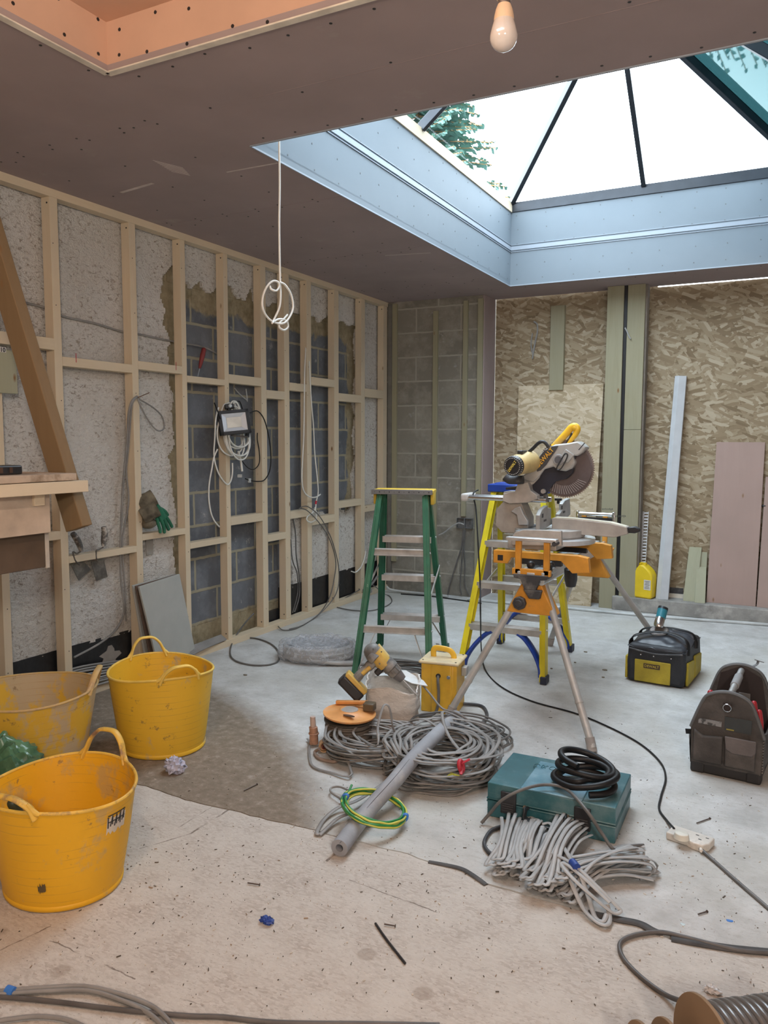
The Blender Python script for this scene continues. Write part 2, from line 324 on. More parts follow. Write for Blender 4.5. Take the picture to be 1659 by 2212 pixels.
# the chopped edge, traced on the wall
hole_px = [(372, 572), (352, 595), (345, 640), (356, 672), (350, 700), (366, 730), (363, 800), (374, 860), (368, 900), (376, 960), (363, 985), (372, 1050), (380, 1120), (372, 1180), (378, 1235), (372, 1300), (360, 1420), (440, 1480), (640, 1340), (632, 1250), (629, 1190), (630, 1108), (655, 1112), (672, 1098), (690, 1106), (714, 1108), (735, 1098), (748, 1108), (758, 1095), (766, 1060), (760, 1030), (770, 985), (764, 940), (770, 900), (764, 868), (771, 800), (766, 740), (772, 704), (752, 700), (736, 692), (718, 700), (714, 676), (690, 694), (676, 680), (660, 690), (640, 672), (620, 682), (604, 655), (580, 658), (560, 640), (552, 655), (544, 618), (530, 648), (512, 640), (498, 615), (478, 604), (462, 628), (448, 632), (432, 610), (412, 622), (398, 598), (384, 590)]
hole = [PX(x, y, XW) for x, y in hole_px]; hole = [(p.y, p.z) for p in hole]
hole = [(max(y, 3.2), z) for y, z in hole]
def inside(u, v, poly):
    c = False; j = len(poly)-1
    for i in range(len(poly)):
        (a, b_), (p, q) = poly[i], poly[j]
        if (b_ > v) != (q > v) and u < (p-a)*(v-b_)/(q-b_)+a: c = not c
        j = i
    return c
def render_coat():
    st = .0125; y0, y1, z0, z1 = .9, 6.80, .275, HC; ny = int((y1-y0)/st); nz = int((z1-z0)/st)
    b = MB(); idx = {}
    V = []; 
    def vid(i, j):
        k = (i, j)
        if k not in idx:
            y = y0+i*st; z = z0+j*st; z = min(z, z1)
            q = Vector((y*26, z*30, 0)); d = noise.noise(q)*.5+noise.noise(q*2.3)*.35+noise.noise(Vector((y*3, z*2.2, 5)))*.5+noise.ridged_multi_fractal(Vector((y*9, z*9, 3)), 1, 2, 3, 1, 2)*.18
            idx[k] = len(V); V.append((XW+d*.012, y, z))
        return idx[k]
    F = []; keep = np.zeros((ny, nz), bool)
    for i in range(ny):
        for j in range(nz):
            y = y0+(i+.5)*st; z = z0+(j+.5)*st; nn = noise.noise(Vector((y*13, z*13, 1)))*.03+noise.noise(Vector((y*40, z*40, 2)))*.012
            if y > 3.1 and inside(y+nn, z+nn, hole): continue
            keep[i, j] = True; F.append((vid(i, j), vid(i+1, j), vid(i+1, j+1), vid(i, j+1)))
    nf = len(V); base = {}
    def bid(i, j):
        k = (i, j)
        if k not in base:
            v = V[idx[k]]; base[k] = len(V); V.append((XW-.024, v[1], v[2]))
        return base[k]
    def edge(a, b_): F.append((idx[a], idx[b_], bid(*b_), bid(*a)))
    for i in range(ny):
        for j in range(nz):
            if not keep[i, j]: continue
            for (di, dj, e) in ((1, 0, ((i+1, j), (i+1, j+1))), (-1, 0, ((i, j+1), (i, j))), (0, 1, ((i+1, j+1), (i, j+1))), (0, -1, ((i, j), (i+1, j)))):
                a, c = i+di, j+dj
                if not (0 <= a < ny and 0 <= c < nz) or not keep[a, c]: edge(*e)
    b.add(V, F); return b
s = NB('white_painted_roughcast'); P = s.n('ShaderNodeNewGeometry').outputs['Position']
rn = s.noise(s.mapv(P, (1, .8, 1.35)), 38, 8, .74, .6); bigr = s.noise(P, 6, 5, .7)
rc = s.ramp(s.noise(P, 2.0, 4), [(.3, (.84, .80, .74)), (.7, (.92, .90, .87))])
rc = s.mix(s.math('MULTIPLY', s.math('MULTIPLY', s.step(rn, .54, .60), s.step(bigr, .38, .58)), .75), rc, (.28, .20, .14)); fr2 = s.noise(s.mapv(P, (1, .7, 1.6)), 75, 6, .75, .8); rc = s.mix(s.math('MULTIPLY', s.math('MULTIPLY', s.step(fr2, .54, .60), s.step(s.noise(P, 3.2, 4), .38, .62)), .6), rc, (.30, .22, .16))
s.bump(s.math('ADD', rn, s.math('MULTIPLY', s.noise(P, 110, 3), .7)), 1.0, .02)
roughcast = s.fin(rc, .85, 0, .3)
render_coat().build('wall_left_render', roughcast, kind='structure', sharp=60)
dpm = mat('black_damp_proof_paint', (.017, .018, .021), .42, var=.2, vscale=30, bump=.4, bscale=30, dirt=((.30, .29, .27), 9, .66, .72))
b = MB(); b.lim((XW-.03, .9, 0), (XW+.004, 3.95, .288)); b.lim((XW-.03, 4.9, 0), (XW+.004, 5.12, .12)); b.lim((XW-.03, 5.10, 0), (XW+.004, 6.80, .283)); b.build('trim_1', dpm, kind='structure')
# back walls ---------------------------------------------------
grey_block = block_mat('grey_back_blocks', (.20, .185, .155), (.26, .245, .21), (.36, .34, .29), 'xz', (.05, .02, 0), .009)
XC = -2.548
MB().lim((-3.8, DB, 0), (XC, 7.4, HC+.05)).build('wall_back', grey_block, kind='structure')
MB().lim((XC-.004, DB+.001, 0), (XC+.018, YO, HC)).build('trim_2', board_pink, kind='structure', bevel=.002)
def osb_mat(name, tone, scale=1.0):
    s = NB(name); P = s.n('ShaderNodeNewGeometry').outputs['Position']; 
    wv = s.n('ShaderNodeVectorMath', {0: s.n('ShaderNodeTexNoise', {'Vector': P, 'Scale': 5.0}).outputs[1], 1: (.035, .0, .035)}, operation='MULTIPLY').outputs[0]
    Q = s.n('ShaderNodeVectorMath', {0: P, 1: wv}, operation='ADD').outputs[0]
    c = tone[1]; hh = None
    for i, a in enumerate((.12, -.55, .95, -.2, .5, -1.0, .2, -.35)):
        v = s.mapv(s.mapv(Q, rot=(0, a, 0), loc=(i*1.7, 0, i*3.1)), (8*scale, .001, 36*scale))
        vo = s.n('ShaderNodeTexVoronoi', {'Vector': v, 'Scale': 1.0, 'Randomness': .9}, distance='CHEBYCHEV'); rr, gg, bb = s.n('ShaderNodeSeparateXYZ', {0: vo.outputs['Color']}).outputs
        shade = s.ramp(gg, [(0, tone[0]), (.35, tone[1]), (.7, tone[2]), (1, tone[3])])
        m = s.math('MULTIPLY', s.step(rr, .55, .57) if i else 1.0, s.math('SUBTRACT', 1, s.step(vo.outputs['Distance'], .50, .53)))
        c = s.mix(m, c, shade)
        hv = s.math('MULTIPLY', m, bb); hh = hv if hh is None else s.math('MAXIMUM', hh, hv)
    c = s.mix(s.math('MULTIPLY', s.noise(s.mapv(P, (3, 1, 60)), 6, 4), .25), c, tone[0])
    s.bump(hh, .25, .004); return s.fin(c, .7, 0, .3)
osb = osb_mat('osb_board', ((.20, .145, .085), (.30, .23, .145), (.37, .30, .20), (.49, .42, .31)))
osb_lite = osb_mat('pale_osb_board', ((.38, .30, .19), (.50, .41, .28), (.56, .47, .335), (.66, .58, .45)), 1.0)
b = MB(); b.lim((XC+.02, YO, .0), (-1.102, YO+.018, HC+.03)); b.lim((-1.102, YO, .0), (XR, YO+.018, HC-.006)); b.build('wall_back_boarding', osb, kind='structure')
conc = mat('concrete_kerb', (.30, .29, .27), .9, var=.2, vscale=6, bump=.6, bscale=50, dirt=((.45, .43, .40), 8, .5, .7))
MB().lim((-1.36, 6.87, 0), (XR, YO+.2, .118)).build('trim_3', conc, kind='structure', bevel=.006)
MB().lim((XR, YN, -.05), (XR+.1, 7.4, HC+.1)).build('wall_right', mat('grey_plasterboard_wall', (.42, .36, .33), .85), kind='structure')
MB().lim((-3.8, YN-.1, -.05), (XR+.1, YN, HC+.1)).build('wall_near', mat('bare_near_wall', (.45, .36, .30), .85), kind='structure')
# ceiling with the lantern opening and the coffer ---------------------------------------------------------
def screws(b, pts, nrm, mi=1, r=.0042):
    nrm = Vector(nrm)
    for p in pts: b.cyl(Vector(p)-nrm*.001, Vector(p)+nrm*.0012, r*1.3, n=7, mi=mi)
b = MB(); T = HC+.03; X0, X1, Y0, Y1 = -3.8, XR, YN, 7.07
for a, c in [((X0, SY1), (X1, Y1)), ((X0, SY0), (SX0, SY1)), ((SX1, SY0), (X1, SY1)), ((X0, CY1), (X1, SY0)), ((X0, CY0), (CX0, CY1)), ((CX1, CY0), (X1, CY1)), ((X0, Y0), (X1, CY0))]:
    b.lim((a[0], a[1], HC), (c[0], c[1], T))
random.seed(11); pts = []
sheet = []
for yy in (2.55, 3.75, 4.95, 6.15): sheet.append(yy)
for yy in sheet:
    for xx in np.arange(-3.4, SX0-.05, .2):
        for e in (-.012, .012): pts.append((xx+random.uniform(-.03, .03), yy+e*2+random.uniform(-.006, .006), HC))
for xx in np.arange(-3.3, SX0, .4):
    for yy in np.arange(2.6, 6.6, .3): pts.append((xx+random.uniform(-.02, .02), yy+random.uniform(-.05, .05), HC))
for xx in np.arange(-2.15, .3, .16): pts.append((xx, CY1+.05+random.uniform(-.01, .03), HC)); pts.append((xx+.05, SY0-.04+random.uniform(-.02, .01), HC))
for xx in np.arange(-2.1, .3, .4): pts.append((xx, 2.55+random.uniform(-.05, .05), HC))
for yy in np.arange(.3, 2.2, .2): pts.append((CX0-.04, yy, HC))
for xx in np.arange(-3.3, 2, .3): pts.append((xx, 6.6, HC)); 
screws(b, [p for p in pts], (0, 0, -1))
seam = mat('board_joint_shadow_gap', (.33, .255, .25), .9); chalk = mat('filler_smear', (.62, .54, .51), .9)
for yy in (3.75, 4.95): b.lim((X0, yy-.0015, HC-.0006), (SX0, yy+.0015, HC), mi=2)
b.lim((-1.9, 2.55-.001, HC-.0006), (1.2, 2.55+.001, HC), mi=2)
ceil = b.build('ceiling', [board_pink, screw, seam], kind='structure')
b = MB()
for k in range(9):     # chalky hand scuffs on the board
    p = PZ(330+k*5, 346+k*3.0, HC); q = PZ(395+k*2, 362+k*2.1, HC); b.bar(p-Vector((0, 0, .0006)), q-Vector((0, 0, .0006)), .004, .0006)
b.bar(PZ(262, 416, HC), PZ(330, 396, HC), .02, .001); b.bar(PZ(490, 372, HC), PZ(600, 352, HC), .012, .001); b.bar(PZ(832, 552, HC), PZ(930, 546, HC), .012, .001)
b.build('ceiling_scuffs', chalk, kind='structure')
# coffer
CH = PX(233, 50, CX0).z
b = MB(); w_ = .02
b.lim((CX0-w_, CY0, T), (CX0, CY1+w_, CH)); b.lim((CX0, CY1, T), (CX1, CY1+w_, CH)); b.lim((CX1, CY0, T), (CX1+w_, CY1+w_, CH)); b.lim((CX0-w_, CY0-w_, T), (CX1+w_, CY0, CH)); b.lim((CX0-w_, CY0-w_, CH), (CX1+w_, CY1+w_, CH+w_))
pts = []
for xx in np.arange(CX0+.04, 1.0, .17):
    for zz in (HC+.035, HC+.14, HC+.27): pts.append((xx+random.uniform(-.03, .03), CY1-.0005, zz+random.uniform(-.02, .02)))
screws(b, pts, (0, -1, 0), r=.0048)
pts = [(CX0+.0005, CY1-.03-i*.17+random.uniform(-.02, .02), HC+zz+random.uniform(-.015, .015)) for i in range(10) for zz in (.05, .16, .27)]
screws(b, pts, (1, 0, 0), r=.0048)
b.build('ceiling_coffer', [board_warm_glow, screw], kind='structure')
b = MB(); e = .007
b.bar((CX0, CY0, HC-.001), (CX0, CY1, HC-.001), .03, .006, (0, 0, 1)); b.bar((CX0, CY1, HC-.001), (CX1, CY1, HC-.001), .03, .006, (0, 0, 1)); b.build('trim_4', board_edge, kind='structure', bevel=.002)
# roof lantern --------------------------------------------------
ZF = 3.341; ZG = 3.42; ZB = 3.047
b = MB(); 
g_ = .0015; b.lim((SX0-.03, SY0, T), (SX0+g_, SY1+.03, ZF)); b.lim((SX0-.03, SY1-g_, HC+.0005), (SX1+.03, SY1+.03, ZF)); b.lim((SX1-g_, SY0, T), (SX1+.03, SY1+.03, ZF)); b.lim((SX0-.03, SY0-.03, T), (SX1+.03, SY0+g_, ZF)); b.lim((SX0, SY0, HC+.0005), (SX0+g_, SY1, T+.01)); b.lim((SX1-g_, SY0, HC+.0005), (SX1, SY1, T+.01))
pts = []
for xx in np.arange(SX0+.06, SX1, .23):
    for zz in (HC+.05, HC+.17, ZB-.03, ZB+.035, ZB+.15, ZF-.03): pts.append((xx+random.uniform(-.02, .02), SY1-.002, zz))
screws(b, pts, (0, -1, 0), r=.0036); pts = []
for yy in np.arange(SY0+.06, SY1, .23):
    for zz in (HC+.05, HC+.17, ZB-.03, ZB+.035, ZB+.15, ZF-.03): pts.append((SX0+.002, yy+random.uniform(-.02, .02), zz))
screws(b, pts, (1, 0, 0), r=.0036)
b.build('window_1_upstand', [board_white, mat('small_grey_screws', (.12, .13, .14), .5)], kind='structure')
b = MB()     # white bead and its shadow lip round the reveal
for (p, q, nv) in (((SX0+.004, SY0, ZB), (SX0+.004, SY1, ZB), (1, 0, 0)), ((SX0, SY1-.004, ZB), (SX1, SY1-.004, ZB), (0, -1, 0)), ((SX1-.004, SY0, ZB), (SX1-.004, SY1, ZB), (-1, 0, 0))):
    b.bar(p, q, .03, .008, nv); o = Vector((0, 0, .028)); b.bar(Vector(p)+o, Vector(q)+o, .004, .006, nv); b.bar(Vector(p)-o, Vector(q)-o, .004, .006, nv)
for (p, q) in (((SX0, SY0, HC), (SX0, SY1, HC)), ((SX0, SY1, HC), (SX1, SY1, HC)), ((SX0, SY0, HC), (SX1, SY0, HC)), ((SX1, SY0, HC), (SX1, SY1, HC))): b.bar(Vector(p)-Vector((0, 0, .0005)), Vector(q)-Vector((0, 0, .0005)), .008, .008)
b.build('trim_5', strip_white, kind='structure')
MB().lim((SX0-.03, SY0, ZF), (SX0+.012, SY1, ZG-.005)).build('trim_6', pine_y, kind='structure')
lf = mat('dark_grey_lantern_frame', (.028, .033, .042), .35, .3)
root = thing('window_1', 'pyramid roof lantern with dark grey glazing bars', None, (0, 0, 0), kind='structure')
APY = 5.35; AP = Vector((-1.14, APY, 4.275)); AP2 = Vector((-1.14, SY0+SY1-APY, 4.275))
c1, c2, c3, c4 = Vector((SX0, SY1, ZG)), Vector((-.075, SY1, ZG)), Vector((-.075, SY0, ZG)), Vector((SX0, SY0, ZG))
b = MB()
b.lim((SX0-.02, SY1-.01, ZF), (.0, SY1+.1, ZG)); b.lim((-.11, SY0, ZF), (.05, SY1+.1, ZG)); b.lim((SX0, SY0-.1, ZF), (.05, SY0+.02, ZG)); b.lim((SX0-.12, SY0-.1, ZF), (SX0-.02, SY1+.1, ZG)); b.build('base_frame', lf, root, bevel=.003)
def bars(name, lst, wd=.045, ht=.06):
    for p, q in lst:
        b = MB(); p = Vector(p); q = Vector(q); b.bar(p, q, wd, ht, (0, 0, 1)); b.build(name, lf, root, bevel=.004)
bars('hip_bar', [(c1, AP), (c2, AP), (c3, AP2), (c4, AP2)], .04); bars('ridge_bar', [(AP, AP2)], .06, .08)
bars('glazing_bar', [((-1.14, SY1, ZG), AP), ((SX0, 4.72, ZG), (-1.14, 4.72, 4.275)), ((-.075, 4.95, ZG), (-1.14, 4.95, 4.275)), ((-1.14, SY0, ZG), AP2)], .036)
s = NB('lantern_glass'); s.t.nodes.remove(s.b); tr = s.n('ShaderNodeBsdfTransparent', {0: (.96, .985, 1.0, 1)}); gl = s.n('ShaderNodeBsdfGlossy', {0: (1, 1, 1, 1), 1: .02}); lw = s.n('ShaderNodeLayerWeight', {0: .5}); fr_ = s.n('ShaderNodeMath', {0: s.math('POWER', lw.outputs['Facing'], 5), 1: .4}, operation='MULTIPLY'); mx = s.n('ShaderNodeMixShader', {0: fr_.outputs[0], 1: tr.outputs[0], 2: gl.outputs[0]}); s.t.links.new(mx.outputs[0], s.out.inputs[0]); glass = s.m
s = NB('lantern_glass_dim_sky'); s.t.nodes.remove(s.b); tr = s.n('ShaderNodeBsdfTransparent', {0: (.075, .135, .14, 1)}); gl = s.n('ShaderNodeBsdfGlossy', {0: (.8, 1, 1, 1), 1: .02}); lw = s.n('ShaderNodeLayerWeight', {0: .5}); fr_ = s.n('ShaderNodeMath', {0: s.math('POWER', lw.outputs['Facing'], 5), 1: .4}, operation='MULTIPLY'); mx = s.n('ShaderNodeMixShader', {0: fr_.outputs[0], 1: tr.outputs[0], 2: gl.outputs[0]}); s.t.links.new(mx.outputs[0], s.out.inputs[0]); glass_dim_sky = s.m  # same glass as the rest; darker sky on this side put into its tint
o = Vector((0, 0, .035))
for vs3, gm in (((c1, c2, AP), glass), ((c2, c3, AP2, AP), glass_dim_sky), ((c3, c4, AP2), glass), ((c4, c1, AP, AP2), glass)):
    b = MB(); k = len(vs3); th = Vector((0, 0, .012)); b.add([v+o for v in vs3]+[v+o+th for v in vs3], [tuple(range(k)), tuple(range(2*k-1, k-1, -1))]+[(i, k+i, k+(i+1) % k, (i+1) % k) for i in range(k)]); b.build('glass_pane', gm, root)
# conifer outside, seen through the lantern --------------------------------------------------------------
def conifer(base, Ht, R_, seed, label):
    random.seed(seed); r_ = thing('conifer_tree', label, 'tree', base); g = MB(); t = MB()
    t.cyl((0, 0, 0), (0, 0, Ht*.97), .22, .03, 10)
    for k in range(60):
        z = Ht*(.12+.86*(k/60)); rr = R_*(1-z/Ht)**.8+.2
        for a in range(9):
            an = a*.7+k*2.4+random.uniform(-.2, .2); L = rr*random.uniform(.7, 1.1); d = Vector((math.cos(an), math.sin(an), -.18)); e = Vector((0, 0, z))+d*L
            t.bar((0, 0, z), e, .02, .02)
            for j in range(16):
                f = .2+.8*j/15; c = Vector((0, 0, z)).lerp(e, f)
                for sgn in (-1, 1):
                    sd = Vector((-d.y, d.x, 0))*sgn; tip = c+(sd*.8+d*.8).normalized()*(.34*(1.15-f))+Vector((0, 0, random.uniform(-.12, .06)))
                    m_ = (tip-c).cross(Vector((0, 0, 1))).normalized()*.05; g.add([c-m_*.5, c+m_*.5, (c+tip)/2+m_+Vector((0, 0, .02)), tip, (c+tip)/2-m_-Vector((0, 0, .02))], [(0, 1, 2, 3, 4)])
    g.build('foliage', mat('blue_green_needles', (.10, .20, .17), .8), r_); t.build('trunk', brown_wood, r_)
pt = PD(905, 260, 16); conifer((pt.x, pt.y, -.3), pt.z+.3+2.2, 3.9, 5, 'blue-green conifer standing outside, seen through the left of the roof lantern')
MB().lim((-40, 7.6, -.5), (40, 60, -.3)).build('ground', mat('outside_grass', (.10, .14, .06), .9), kind='structure')
# ============================================================ STUD FRAME ON THE LEFT WALL
fr = thing('stud_wall_frame', 'bare pine stud frame with noggins standing along the white roughcast left wall', 'timber frame', (XL, 2.0, 0))
def loc(o, v): return Vector(v)-o.location
SD = .063
def tim(name, a, c, m, parent=fr, bev=.0015, R=None):
    b = MB(); b.lim(loc(parent, a), loc(parent, c)); return b.build(name, m, parent, bevel=bev)
studs = [(1.42, 1.465), (2.0, 2.045), (2.575, 2.62), (2.94, 2.99), (3.49, 3.54), (3.918, 3.963), (4.34, 4.386), (4.757, 4.822), (5.053, 5.12), (5.365, 5.431), (5.787, 5.86), (6.254, 6.322), (6.682, 6.757)]
PT, PB = .042, .045
for a, c in studs: tim('stud', (XL-SD, a, PB), (XL, c, HC-PT), pine_z)
tim('top_plate', (XL-SD, 1.2, HC-PT), (XL+.002, 6.78, HC), pine_y)
tim('bottom_plate', (XL-SD, 1.2, 0), (XL, 3.3, PB), pine_y); tim('bottom_plate', (XL-SD, 3.88, 0), (XL+.012, 6.78, PB), pine_y)
nog_px = [((0, 715, 742), 2, 3), ((134, 770, 790), 3, 4), ((294, 779, 797), 4, 5), ((402, 811, 825), 5, 6), ((494, 808, 827), 6, 7), ((574, 842, 860), 7, 8), ((625, 826, 843), 8, 9), ((674, 814, 831), 9, 10), ((732, 849, 866), 10, 11), ((789, 839, 857), 11, 12),
          ((150, 1202, 1217), 3, 4), ((306, 1154, 1168), 4, 5), ((410, 1173, 1186), 5, 6), ((500, 1117, 1135), 6, 7), ((577, 1156, 1171), 7, 8), ((629, 1105, 1121), 8, 9), ((674, 1118, 1135), 9, 10), ((732, 1083, 1098), 10, 11), ((789, 1093, 1106), 11, 12)]
for (x, ya, yb), i, j in nog_px:
    zt = PX(max(x, 1), ya, XL).z; zb = PX(max(x, 1), yb, XL).z
    tim('noggin', (XL-SD, studs[i][1], zb), (XL+.001, studs[j][0], zt), pine_y)
tim('noggin', (XL-SD, studs[2][1], PX(110, 1160, XL).z-.02), (XL, studs[3][0], PX(110, 1160, XL).z+.025), pine_y)
# screw / nail heads on the stud faces and knots
b = MB(); random.seed(7)
for a, c in studs:
    for z in list(np.arange(.25, 2.6, .37)):
        yy_, zz_ = a+random.uniform(.01, .035), z+random.uniform(-.1, .1); b.cyl(loc(fr, (XL-.001, yy_, zz_)), loc(fr, (XL+.001, yy_, zz_)), .003, n=6)
    for z in (HC-PT-.03, PB+.04): b.cyl(loc(fr, (XL-.02, a+.001, z)), loc(fr, (XL-.02, a-.0012, z)), .005, n=7)
b.build('nail_head', screw, fr).__setitem__('kind', 'stuff')
b = MB()
for x, y in ((164, 773), (380, 791)): p = PX(x, y, XL); b.box(loc(fr, (XL+.0015, p.y, p.z)), (.001, .004, .05))
b.build('red_pencil_mark', red_tape, fr)
# wedges packing the studs off the wall
n_ = 0
for i, (x, y) in enumerate([(650, 737), (648, 762), (649, 878), (652, 905), (708, 648), (706, 664), (711, 766), (714, 788), (710, 943), (712, 966), (734, 762), (735, 947), (768, 656), (769, 690), (769, 795), (767, 830), (793, 680), (795, 845), (794, 885), (793, 985), (716, 1228), (733, 1250), (768, 1226), (647, 1252), (549, 1024), (826, 672), (826, 782), (826, 876), (826, 962)]):
    p = PX(x, y, XL-.03); MB().box((XL-.045, p.y, p.z), (.05, .055, .04), Matrix.Rotation(.12*math.sin(i*9), 3, 'X')).build('packing_wedge', pine_x if i < 25 else black_plastic, fr, bevel=.001)
# ============================================================ CABLES AND THINGS ON THE LEFT WALL
def cable(name, pts, r, m, label, cat='cable', k=8, group=None, flat=None, upv=None, n=8):
    b = MB(); b.tube(spl(pts, k), r, n, flat=flat, upv=upv); return b.build(name, m, label=label, cat=cat, group=group, sharp=60)
cable('grey_cable', [PX(x, y, v) for x, y, v in [(46, 650, XL-.066), (60, 655, XL-.068), (95, 664, XL-.07), (130, 681, XL-.07), (170, 691, XL-.07), (210, 700, XL-.07), (262, 716, XL-.07), (300, 722, XL-.07), (350, 733, XL-.07), (388, 740, XL-.075), (440, 750, XL-.08), (470, 765, XL-.08)]], .006, grey_cable, 'thin grey cable sagging behind the studs across the upper left wall')
# grey cables hung on a nail at the second full stud
t = thing('grey_cable', 'grey cables hung on a nail, trailing down beside a stud left of the gloves', 'cable', PX(296, 858, XL))
b = MB(); q = t.location
def L(pts): return [Vector(p)-q for p in pts]
b.tube(spl(L([PX(x, y, v) for x, y, v in [(296, 856, XL+.012), (284, 868, XL+.02), (277, 900, XL+.012), (274, 960, XL-.02), (266, 1040, XL-.03), (262, 1120, XL-.03), (260, 1200, XL-.03), (262, 1260, XL-.03), (268, 1320, XL-.02), (250, 1360, XL-.02), (215, 1390, XL-.02), (160, 1420, XL-.02)]])), .0062, 8)
b.tube(spl(L([PX(x, y, v) for x, y, v in [(298, 857, XL+.012), (288, 866, XL+.02), (283, 890, XL+.01), (278, 960, XL-.015), (273, 1020, XL-.03), (278, 1080, XL-.03), (268, 1140, XL-.03), (264, 1180, XL-.03), (270, 1280, XL-.03), (272, 1340, XL-.02)]])), .005, 8)
b.tube(spl(L([PX(x, y, v) for x, y, v in [(296, 857, XL+.012), (305, 880, XL+.03), (322, 910, XL+.03), (340, 930, XL+.02), (354, 925, XL+.01), (350, 900, XL+.01), (330, 880, XL+.012), (300, 862, XL+.012)]])), .0045, 8)
b.build('cable_run', grey_cable, t); MB().cyl(PX(290, 862, XL)-q, PX(323, 848, XL+.08)-q, .0025, n=8).build('nail', mat('rusty_nail', (.20, .12, .08), .5, .6), t)
# red handled tool on a wire between studs three and four
t = thing('screwdriver', 'red handled tool hung from a cable in front of the dark blocks between two studs', 'screwdriver', PX(436, 776, XW)); q = t.location
a, c = PX(441, 752, XW+.02)-q, PX(431, 796, XW+.02)-q
MB().tube(spl([a, a.lerp(c, .3), a.lerp(c, .7), c]), [.010, .012, .015, .016, .016, .015, .016, .016, .017, .017, .016, .016, .015, .015, .014, .013, .013, .012, .012, .011, .01, .01, .009, .008, .006][:25], 12).build('handle', mat('dark_red_grip', (.22, .03, .03), .5), t)
MB().cyl(c, c+(c-a)*.45, .003, n=8).build('shaft', steel, t)
# floodlight with coil ----------------------------------------------
pq = PX(506, 912, XL+.11)
t = thing('floodlight', 'black floodlight with motion sensor hung on a stud over the white cable coil', 'lamp', pq)
Rf = Matrix.Rotation(math.radians(52), 3, 'Z')@Matrix.Rotation(math.radians(-8), 3, 'X')@Matrix.Rotation(math.radians(-6), 3, 'Y')   # faces the room (+x) and the camera
W2, H2 = .105, .082
R_ = Rf
b = MB(); b.lathe([(0, 0)], 3) if 0 else None
for c_, d_ in (((0, 0, H2-.011), (2*W2, .03, .022)), ((0, 0, -H2+.011), (2*W2, .03, .022)), ((-W2+.011, 0, 0), (.022, .03, 2*H2)), ((W2-.011, 0, 0), (.022, .03, 2*H2))): b.box(R_@Vector(c_), d_, R_)
b.box(R_@Vector((0, .03, 0)), (2*W2-.006, .035, 2*H2-.006), R_)
for k in range(9): b.box(R_@Vector((-.08+k*.02, .06, 0)), (.004, .03, 2*H2-.03), R_)
b.build('housing', black_plastic, t, bevel=.003)
b = MB(); iw, ih, jw, jh = W2-.02, H2-.02, .05, .035
P4 = lambda w_, h_, y_: [R_@Vector(v) for v in ((-w_, y_, -h_), (w_, y_, -h_), (w_, y_, h_), (-w_, y_, h_))]
b.add(P4(iw, ih, -.012)+P4(jw, jh, .006), [(0, 1, 5, 4), (1, 2, 6, 5), (2, 3, 7, 6), (3, 0, 4, 7)]); b.build('reflector', mat('silver_reflector', (.72, .76, .82), .35, .3, .02), t)
MB().add(P4(jw, jh, .004), [(0, 1, 2, 3)]).build('led_panel', mat('pale_led_panel', (.75, .73, .66), .5), t)
b = MB(); b.box(R_@Vector((-.015, .01, H2+.028)), (.062, .03, .032), R_); b.cyl(R_@Vector((-.02, .012, H2)), R_@Vector((-.02, .012, H2+.02)), .012, n=12); s_ = b.build('sensor', black_plastic, t, bevel=.005)
MB().sphere(R_@Vector((-.012, -.004, H2+.03)), .013, 14).build('lens', mat('pale_sensor_lens', (.62, .70, .76), .25), t)
b = MB(); b.bar(R_@Vector((-.02, .05, -H2)), R_@Vector((.09, .06, -H2-.02)), .03, .012); b.bar(R_@Vector((.09, .06, -H2-.02)), R_@Vector((.12, .10, -.02)), .03, .012); b.bar(R_@Vector((.12, .10, -.02)), R_@Vector((.12, .12, .06)), .035, .014); b.build('bracket', black_dusty, t, bevel=.003)
b = MB(); pp = lambda x, y, d=.0: PX(x, y, XL+.03+d)-pq
b.tube(spl([pp(540, 892), pp(556, 888), pp(570, 905), pp(580, 940), pp(585, 980), pp(583, 1015), pp(572, 1036), pp(558, 1040), pp(540, 1038), pp(530, 1034)]), .0042, 8)
b.build('lead', black_rubber, t); b = MB(); b.tube(spl([pp(556, 935), pp(556, 950), pp(560, 975), pp(560, 1000), pp(550, 1013), pp(538, 1012), pp(526, 1000), pp(514, 980)]), .0036, 8)
b.build('lead', black_rubber, t); b = MB(); b.tube(spl([pp(463, 870, .04), pp(470, 888, .04), pp(476, 905, .03)]), .004, 8); b.build('lead', black_rubber, t); b = MB(); b.tube(spl([pp(510, 868, .02), pp(518, 868, .02), pp(524, 885, .02)]), .004, 8)
b.build('lead', black_rubber, t)
b = MB(); b.box(pp(518, 1028), (.03, .03, .022), rotz(.5)); b.build('connector_block', mat('clear_grey_connector_2', (.5, .52, .52), .3), t, bevel=.002); b = MB(); b.box(pp(539, 1038), (.012, .03, .03), rotz(.2)); b.build('connector_block', mat('clear_grey_connector', (.5, .52, .52), .3), t, bevel=.002)
# white coil
random.seed(21); b = MB(); c0 = PX(497, 935, XL+.02)
for k in range(9):
    rx, rz_ = .090+random.uniform(-.02, .03), .155+random.uniform(-.035, .03); dx, dz = random.uniform(-.03, .03), random.uniform(-.02, .02)+.01; pts = []
    for i in range(16):
        a = 2*PI*i/16; pts.append(c0+Vector((.01+k*.006+random.uniform(-.003, .003), dx+rx*math.cos(a)*1.5*(.75+.25*math.sin(-a)) + .03*math.sin(a)*-1, dz+rz_*math.sin(a)+(.03 if math.sin(a) > .8 else 0))))
    b.tube(spl(pts, 5, True), .0052, 8, closed=True)
pw = lambda x, y, d=.03: PX(x, y, XL+d)
b.tube(spl([pw(472, 880, .05), pw(466, 905, .05), pw(464, 945, .04), pw(462, 980), pw(466, 1005), pw(475, 1028), pw(490, 1046), pw(498, 1040), pw(502, 1022), pw(502, 1000)]), .0052, 8)
